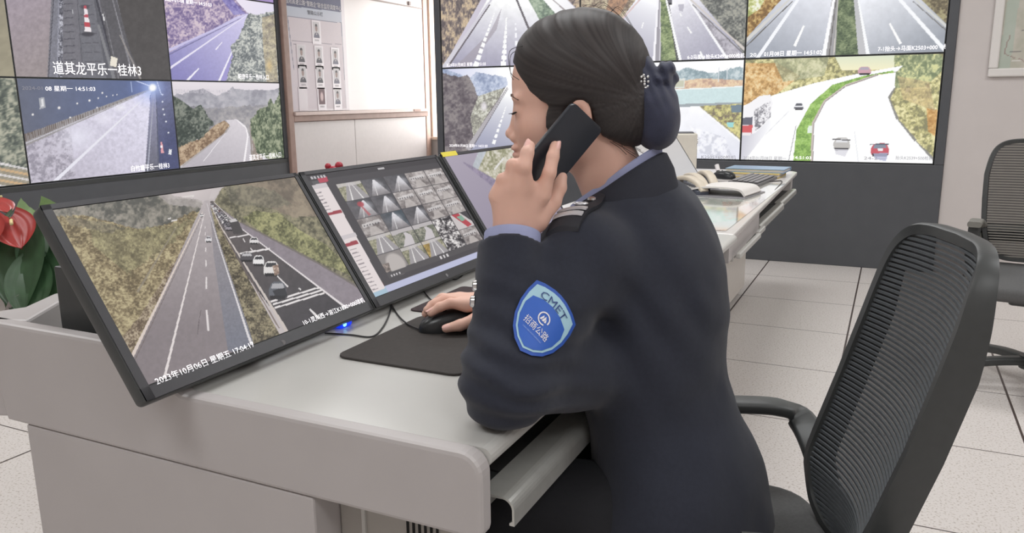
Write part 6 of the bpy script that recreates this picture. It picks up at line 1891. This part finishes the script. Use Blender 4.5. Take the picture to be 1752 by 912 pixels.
# hair net with bow
Bn = Field()
X3(Bn, -.100, 0, .064, .020, .040, .034, .012)
X3(Bn, -.116, 0, .022, .036, .050, .040, .02)
X3(Bn, -.122, 0, -.006, .035, .050, .040, .02)
X3(Bn, -.134, .010, .074, .014, .024, .012, .006)
X3(Bn, -.126, .004, .060, .018, .034, .010, .008)
X3(Bn, -.140, -.020, .060, .012, .020, .012, .006)
def net_disp(p):
    q = to_head(p)
    top = np.clip((q[:, 2] - .005) / .05, 0, 1)
    a = np.sin((q[:, 0] * 1.0 - q[:, 2] * .55) * 420 + 3 * noise3(p * 40, 3)) * .0016 * top
    return a + (noise3(p * 45, 8) - .5) * .003
vc, Q = net(Bn, OH - .22, OH + .2, .0028, net_disp)
M_NET = mat('navy_net_fabric', (50, 54, 76), 0.7, noise=.12, nscale=60, bump=.4, bscale=900, sheen=.2)
np_mesh('hair_net', vc, Q, M_NET, wom, WO, None, iters=1)
# small silver clip on the bow
mb = MB()
cc = hp(-.104, .040, .056)
bn_bvh = BVHTree.FromPolygons([V(q) for q in vc], Q.tolist())
hr_ = bn_bvh.ray_cast(V(cc + HL * .08), -V(HL))
c0 = hr_[0] if hr_[0] is not None else V(cc)
nn = (V(HL) * .9 - V(HF) * .35).normalized(); t1 = V(HU); t2 = nn.cross(t1).normalized()
for a, b_ in ((0, -1), (0, 1), (.9, -.9), (.9, .9), (-.9, -.9), (-.9, .9), (0, 0), (.5, 0), (-.5, 0), (1.2, .3), (-1.2, -.3)):
    mb.ball(c0 + nn * .002 + t1 * (a * .0075) + t2 * (b_ * .0055), .0026, 8)
mb.tube([c0 + nn * .002 + t1 * .008, c0 + nn * .003, c0 + nn * .002 - t1 * .008], .0014, 6)
person_part(mb, 'silver_clip', M_CHROME, smooth=True)

# ------------------------------------------------------------------ jacket
J = Field()
UB = Bp(1114, 388, 1.28)
J.ell(CH_, (.116, .165, .165), RB, .05); J.ell(WA, (.108, .150, .17), RB, .06)
J.ell(HI + A_((.0, 0, .03)), (.132, .185, .165), RB, .05)
J.cone(SL + A_((0, 0, -.005)), SR, .064, .064, k=.05)
J.ell(UB, (.066, .13, .078), RB, .04)
J.cone(NB + A_((.03, 0, -.05)), CH_, .07, .10, k=.05)
dEL = (WL - EL) / np.linalg.norm(WL - EL)
J.cone(SL, EL, .064, .055, k=.03)
J.cone(Bp(862, 668, 1.03), Bp(1062, 612, 1.22), .046, .066, k=.03)
J.cone(EL, Bp(840, 703, 1.045), .050, .014, k=.02)
capL = WL - dEL * .004
J.cone(EL, WL + dEL * .03, .055, .0455, k=.022, cap=(capL, dEL))
dER = (WR - ER) / np.linalg.norm(WR - ER)
capR = WR - dER * .02
J.cone(SR, ER, .066, .058, k=.03)
J.cone(ER, WR + dER * .02, .056, .042, k=.022, cap=(capR, dER))
# peplum flaring over the seat
J.cone(WA + A_((.02, 0, -.06)), HI + A_((.022, 0, -.02)), .105, .128, k=.04)
J.cone(NB + A_((.02, 0, .08)), NB + A_((.0, 0, -.03)), .066, .060, k=.012, op='s')
J.half((0, 0, .475), (0, 0, -1.0), .01)
armdir = (EL - SL) / np.linalg.norm(EL - SL)
def jac_disp(p):
    n = (noise3(p * 14, 21) - .5) * .006 + (noise3(p * 30, 22) - .5) * .003
    # folds gathering at the left elbow and armpit
    d = p - EL
    r = np.sqrt((d * d).sum(1))
    a = (d @ A_((.25, .2, .95))) * 190 + 4 * noise3(p * 18, 23)
    fold = np.exp(-((r - .02) / .085) ** 2) * np.sin(a) * .0042
    d2 = p - (SL * .55 + WA * .45)
    r2 = np.sqrt((d2 * d2).sum(1))
    a2 = (d2 @ A_((.8, .1, .6))) * 120 + 4 * noise3(p * 12, 24)
    fold2 = np.exp(-(r2 / .13) ** 2) * np.sin(a2) * .0040
    return n + fold + fold2
lo = A_((min(EL[0], WL[0], WR[0]) - .1, EL[1] - .09, .46)); hi = A_((HI[0] + .22, ER[1] + .12, NB[2] + .09))
vc, Q = net(J, lo, hi, .0042, jac_disp)
M_JACK = mat('navy_uniform_wool', (45, 48, 59), 0.85, noise=.07, nscale=160, bump=.25, bscale=1800, sheen=.15, spec=.25)
jac = np_mesh('jacket', vc, Q, M_JACK, wom, WO, None, iters=2)
bj = BVHTree.FromPolygons([V(q) for q in vc], Q.tolist())

# collars
def collar(name, m, r0, r1, ztop, zbot, th, ph0, dz=.05, fwd=1.22):
    mb = MB(); rings = []
    for ph in np.linspace(-ph0, ph0, 49):
        a = math.radians(ph)   # 0 = back
        dirx, diry = math.cos(a), -math.sin(a)   # +x is her back
        def pt(r, z):
            e = fwd if dirx < 0 else 1.03
            zz = dz * math.cos(a)
            return V((NB[0] + .008 + dirx * r * e, NB[1] + diry * r, NB[2] + z + zz - .004))
        rings.append([mb.bm.verts.new(q) for q in (pt(r0, ztop), pt(r0 + th, ztop - .001), pt((r0 + r1) / 2 + th * 1.3, (ztop + zbot) / 2 + .004), pt(r1 + th, zbot), pt(r1, zbot), pt((r0 + r1) / 2 - .002, (ztop + zbot) / 2))])
    for A, B in zip(rings[:-1], rings[1:]):
        for j in range(6): mb.bm.faces.new((A[j], A[(j + 1) % 6], B[(j + 1) % 6], B[j]))
    mb.bm.faces.new(rings[0]); mb.bm.faces.new(rings[-1][::-1])
    bmesh.ops.recalc_face_normals(mb.bm, faces=mb.bm.faces)
    return person_part(mb, name, m, auto=50)
collar('jacket_collar', mat('navy_collar_wool', (42, 44, 54), 0.85, noise=.06, nscale=160, bump=.2, bscale=1800), .0665, .086, .024, -.030, .005, 158)
M_SHIRT = mat('pale_blue_shirt', (162, 168, 204), 0.75, noise=.03, nscale=60, bump=.1, bscale=1500)
collar('shirt_collar', M_SHIRT, .0610, .0635, .035, -.03, .003, 162)

def cuff(name, c, d, r, h, m, flatten=1.0):
    d = V(d).normalized(); s = d.cross(V((0, 1, 0))).normalized(); t = d.cross(s)
    mb = MB(); rings = []
    N = 32
    for rr_, hh in ((r * .93, -.02), (r, -.004), (r, h), (r - .003, h + .001), (r - .004, h - .004), (r - .004, -.02)):
        rings.append([mb.bm.verts.new(V(c) + d * hh + (s * math.cos(2 * math.pi * k / N) + t * math.sin(2 * math.pi * k / N) * flatten) * rr_) for k in range(N)])
    for A, B in zip(rings[:-1], rings[1:]):
        for k in range(N): mb.bm.faces.new((A[k], A[(k + 1) % N], B[(k + 1) % N], B[k]))
    bmesh.ops.recalc_face_normals(mb.bm, faces=mb.bm.faces)
    return person_part(mb, name, m, auto=60)
cuff('shirt_cuff', capL + A_(RGT) * 0.002, dEL, .040, .014, M_SHIRT)
cuff('shirt_cuff', capR, dER, .036, .010, M_SHIRT)

# sleeve badge
def onto(o, d, lift=.0015):
    h_ = bj.ray_cast(V(o), V(d))
    return (h_[0] - V(d) * lift) if h_[0] is not None else None
PCn = Bp(926, 552, 1.02)
e1 = A_(RGT) * .669 - A_(UPV) * .743; e2 = A_(RGT) * .60 + A_(UPV) * .80
pd = PCn - CAM; pd /= np.linalg.norm(pd)
hit = bj.ray_cast(V(PCn - pd * .2), V(pd))
pc0 = hit[0] if hit[0] is not None else V(PCn)
nrm = hit[1] if hit[1].dot(V(pd)) < 0 else -hit[1]
nrm = (nrm + V(-pd) * 1.5).normalized()
def flat_axes():
    a = V(e1); a = (a - nrm * a.dot(nrm)).normalized()
    b_ = V(e2); b_ = (b_ - nrm * b_.dot(nrm)).normalized()
    return a * .97, b_ * .97
pa, pb = flat_axes()
def shield(k):
    """outline: broad curved top edge, sides drawing in to a blunt point"""
    top = [(-.040, .038), (-.028, .0435), (-.012, .0475), (.0, .0485), (.012, .0475), (.028, .0435), (.040, .038)]
    side = [(.0425, .020), (.042, .002), (.037, -.018), (.028, -.034), (.016, -.045), (.0, -.052)]
    pts = top + side + [(-x, y) for x, y in reversed(side[:-1])]
    return [(x * k, y * k) for x, y in pts]
from mathutils.geometry import delaunay_2d_cdt
def patch(outline, name, m, lift, parent, holes=None, step=.003):
    """a flat cloth shape laid onto the sleeve"""
    V2 = [mathutils_V2(p) for p in dense(outline, step)]
    n = len(V2)
    xs = [p[0] for p in outline]; ys = [p[1] for p in outline]
    ins = []
    x = min(xs)
    while x < max(xs):
        y = min(ys)
        while y < max(ys):
            if inpoly(x, y, outline): ins.append(mathutils_V2((x, y)))
            y += step
        x += step
    vo, eo, fo, _, _, _ = delaunay_2d_cdt(V2 + ins, [(i, (i + 1) % n) for i in range(n)], [], 1, 1e-6)
    return lay([tuple(v) for v in vo], fo, name, m, lift, parent)
def mathutils_V2(p):
    return V((p[0], p[1]))
def dense(pts, step):
    out = []
    for i, a in enumerate(pts):
        b_ = pts[(i + 1) % len(pts)]
        L = math.hypot(b_[0] - a[0], b_[1] - a[1]); n = max(1, int(L / step))
        for k in range(n): out.append((a[0] + (b_[0] - a[0]) * k / n, a[1] + (b_[1] - a[1]) * k / n))
    return out
def inpoly(x, y, pts):
    r = False
    for i in range(len(pts)):
        x0, y0 = pts[i]; x1, y1 = pts[(i + 1) % len(pts)]
        if (y0 > y) != (y1 > y) and x < (x1 - x0) * (y - y0) / (y1 - y0) + x0: r = not r
    return r
_hx = []
for x in np.linspace(-.038, .038, 13):
    for y in np.linspace(-.048, .046, 13):
        h_ = bj.ray_cast(pc0 + pa * x + pb * y + nrm * .1, -nrm)
        if h_[0] is not None and abs((h_[0] - pc0).dot(nrm)) < .04: _hx.append((x, y, (h_[0] - pc0).dot(nrm)))
_hx = np.array(_hx)
_pf = lambda x, y: np.stack([np.ones_like(x), x, y, x * x, x * y, y * y, x ** 3, y ** 3], -1)
_cf = np.linalg.lstsq(_pf(_hx[:, 0], _hx[:, 1]), _hx[:, 2], rcond=None)[0]
_bias = max(0.0, float((_hx[:, 2] - _pf(_hx[:, 0], _hx[:, 1]) @ _cf).max())) * .8
def lay(v2, fo, name, m, lift, parent):
    bm = bmesh.new(); vs = []
    for x, y in v2:
        hgt = float(_pf(np.array(x), np.array(y)) @ _cf) + _bias
        q = pc0 + pa * x + pb * y + nrm * hgt
        vs.append(bm.verts.new(q + nrm * lift - V(WO)))
    for f in fo:
        try: bm.faces.new([vs[i] for i in f])
        except ValueError: pass
    me = bpy.data.meshes.new(name); bm.normal_update(); bm.to_mesh(me); bm.free()
    me.flip_normals() if len(me.polygons) and me.polygons[0].normal.dot(nrm) < 0 else None
    return link(name, me, m, parent, smooth=True)
bd_ = patch(shield(1.0), 'sleeve_badge', mat('royal_blue_badge', (40, 86, 180), 0.45, noise=.04, nscale=300, bump=.2, bscale=2500), .0022, wom)
bd_['label'] = 'blue shield badge on her left sleeve'
patch(shield(.90), 'badge_border', mat('pale_cyan_badge', (166, 206, 222), 0.5, noise=.03), .0028, bd_)
inner = [(-.031, .018), (-.016, .0245), (0, .0265), (.016, .0245), (.031, .018), (.0345, .004), (.031, -.014), (.023, -.029), (.013, -.038), (0, -.0435)]
inner = inner + [(-x, y) for x, y in reversed(inner[5:-1])]
patch(inner, 'badge_field', mat('blue_badge_field', (44, 96, 190), 0.45, noise=.04), .0034, bd_)
def badge_text(s, cx, cy, w_, h_, name, m, arcr=None, lift=.0042):
    me = text_mesh([(s, (0, 0, 0), (1, 0, 0), (0, 1, 0))])
    v2 = []
    ys = [v.co.y for v in me.vertices]
    for v in me.vertices:
        x = (v.co.x - .5) * w_; y = (v.co.y - .36) * h_
        if arcr:
            a = x / arcr
            X = (arcr + y) * math.sin(a); Y = (arcr + y) * math.cos(a) - arcr
            v2.append((cx + X, cy + Y))
        else: v2.append((cx + x, cy + y))
    fo = [list(p.vertices) for p in me.polygons]
    return lay(v2, fo, name, m, lift, bd_)
badge_text('CMET', 0, .0320, .048, .0155, 'badge_letters', mat('navy_thread', (46, 70, 130), 0.6, noise=0), arcr=.075)
badge_text('招商公路', -.001, -.0128, .042, .0125, 'badge_characters', M_PRINT_W)
badge_text('CHINA MERCHANTS EXPRESSWAY', -.001, -.0235, .034, .0030, 'badge_small_letters', mat('pale_blue_thread', (150, 176, 226), .6, noise=0))
# round emblem: broken ring and peaks
v2, fo = [], []
for k in range(41):
    a = math.radians(-40 + 320 * k / 40 + 20)
    v2 += [(.0095 * math.cos(a), .0048 + .0095 * math.sin(a)), (.0076 * math.cos(a), .0048 + .0076 * math.sin(a))]
fo = [[2 * k, 2 * k + 1, 2 * k + 3, 2 * k + 2] for k in range(40)]
lay(v2, fo, 'emblem_ring', M_PRINT_W, .0042, bd_)
for pts in ([(-.0055, .0008), (-.0022, .0088), (-.0008, .0062), (-.0030, .0008)], [(-.0018, .0008), (.0012, .0094), (.0030, .0060), (.0014, .0008)], [(.0022, .0010), (.0036, .0066), (.0054, .0022), (.0046, .0008)]):
    lay(pts, [list(range(len(pts)))], 'emblem_peak', M_PRINT_W, .0042, bd_)

# sleeve buttons
for px_, py_ in ((804, 489), (804, 516)):
    o_ = None
    for dx in range(0, 26, 2):
        d_ = ray(px_ + dx, py_); d_ = d_ / np.linalg.norm(d_)
        h_ = bj.ray_cast(V(CAM), V(d_))
        if h_[0] is not None and h_[3] < 1.3:
            o_ = h_; break
    if o_:
        n_ = o_[1] if o_[1].dot(V(d_)) < 0 else -o_[1]
        n_ = (n_ * .3 - V(RGT)).normalized()
        mb = MB().cyl(o_[0] - n_ * .001, o_[0] + n_ * .0035, .0085, 18, .0075).cyl(o_[0] + n_ * .0035, o_[0] + n_ * .005, .0075, 18, .004)
        person_part(mb, 'sleeve_button', M_CHROME, auto=40)

# shoulder strap with silver marks
SA = NB + A_((-.004, -.072, 0)); SB = SL + A_((-.012, -.050, 0))
def strap_pt(t, s, lift):
    q = SA + (SB - SA) * t + A_((1, 0, 0)) * s
    h_ = bj.ray_cast(V((q[0], q[1], NB[2] + .2)), V((0, 0, -1)))
    z = h_[0].z if h_[0] is not None else SL[2] + .05
    return V((q[0], q[1], z + lift))
mb = MB(); rows = []
for t in np.linspace(0, 1, 15):
    w_ = .016 + .008 * min(1, t * 2)
    rows.append([mb.bm.verts.new(strap_pt(t, s * w_, l_)) for s, l_ in ((-1, .002), (-1, .007), (-.33, .0085), (.33, .0085), (1, .007), (1, .002))])
for a, b_ in zip(rows[:-1], rows[1:]):
    for j in range(6): mb.bm.faces.new((a[j], a[(j + 1) % 6], b_[(j + 1) % 6], b_[j]))
mb.bm.faces.new(rows[0]); mb.bm.faces.new(rows[-1][::-1])
bmesh.ops.recalc_face_normals(mb.bm, faces=mb.bm.faces)
stp = person_part(mb, 'shoulder_strap', mat('black_strap', (38, 39, 46), 0.7, noise=.05), auto=50)
M_SILV = mat('silver_mark', (226, 226, 230), 0.35, metal=.4, noise=0)
for t in (.72, .84):
    mb = MB(); rows = []
    for s in np.linspace(-1, 1, 7):
        rows.append([mb.bm.verts.new(strap_pt(t + d_, s * .022, l_)) for d_, l_ in ((-.028, .0088), (-.028, .0112), (.028, .0112), (.028, .0088))])
    for a, b_ in zip(rows[:-1], rows[1:]):
        for j in range(4): mb.bm.faces.new((a[j], a[(j + 1) % 4], b_[(j + 1) % 4], b_[j]))
    mb.bm.faces.new(rows[0]); mb.bm.faces.new(rows[-1][::-1])
    bmesh.ops.recalc_face_normals(mb.bm, faces=mb.bm.faces)
    person_part(mb, 'silver_bar', M_SILV, stp)
mb = MB()
c0 = strap_pt(.48, 0, .010)
mb.tube([c0 + V((math.cos(a) * .010, math.sin(a) * .010, 0)) for a in np.linspace(0, 2 * math.pi, 17)[:-1]], .0013, 6, closed=True)
for a in (0.3, 1.87, 3.44, 5.01): mb.tube([c0, c0 + V((math.cos(a) * .010, math.sin(a) * .010, 0))], .0011, 5)
person_part(mb, 'silver_insignia', M_SILV, stp)
c0 = strap_pt(.12, 0, .0085)
person_part(MB().cyl(c0, c0 + V((0, 0, .003)), .0075, 18, .0066).cyl(c0 + V((0, 0, .003)), c0 + V((0, 0, .0048)), .0066, 18, .002), 'strap_button', M_CHROME, stp, auto=40)

# trousers and shoes
T = Field()
T.ell(HI + A_((.01, 0, .0)), (.120, .175, .10), RB, .05)
for a, b_, c in ((HPL, KNL, ANL), (HPR, KNR, ANR)):
    T.cone(a, b_, .078, .060, k=.03); T.cone(b_, c + A_((0, 0, .02)), .062, .055, k=.03)
lo = A_((KNL[0] - .12, HI[1] - .3, .06)); hi = A_((HI[0] + .2, HI[1] + .3, .70))
vc, Q = net(T, lo, hi, .007, lambda p: (noise3(p * 16, 31) - .5) * .006)
np_mesh('trousers', vc, Q, mat('black_trouser_wool', (34, 35, 40), 0.85, noise=.06, nscale=150, bump=.2, bscale=1500), wom, WO, None, iters=2)
for c in (ANL, ANR):
    S = Field()
    S.cone(c + A_((.02, 0, -.045)), c + A_((-.15, 0, -.052)), .040, .032, k=.02); S.cone(c, c + A_((.01, 0, -.04)), .038, .040, k=.02)
    S.half((0, 0, .006), (0, 0, -1.0), .004); S.half((0, 0, c[2] + .01), (0, 0, 1.0), .004)
    vc, Q = net(S, c - A_((.25, .08, .1)), c + A_((.12, .08, .06)), .005)
    np_mesh('shoe', vc, Q, mat('black_leather', (30, 30, 32), 0.3, noise=.04), wom, WO, None, iters=1)

# ------------------------------------------------------------------ the phone in her hand
PC_ = Bp(947, 269, 1.112)
PM = Matrix((V(phone_W), V(phone_L), V(phone_N))).transposed().to_4x4(); PM.translation = V(PC_)
if V(phone_W).cross(V(phone_L)).dot(V(phone_N)) < 0:
    PM = Matrix((V(phone_W), -V(phone_L), V(phone_N))).transposed().to_4x4(); PM.translation = V(PC_)
fo_ = empty('smartphone', PC_)
tag(fo_, 'dark smartphone she holds against her left ear', 'phone')
def fpart(mb, name, m, **k):
    for v in mb.bm.verts: v.co = (PM.to_3x3() @ v.co)
    return mb.build(name, m, fo_, **k)
fpart(MB().prism(rounded(.066, .150, .008, 5), -.0042, .0042, axis='z', bev=.0014), 'shell', mat('slate_phone_back', (46, 50, 58), 0.3, noise=.05, nscale=30), auto=40)
fpart(MB().prism(rounded(.060, .144, .006, 4), -.0049, -.0043, axis='z'), 'glass_front', mat('phone_glass', (70, 60, 84), 0.1, noise=0))
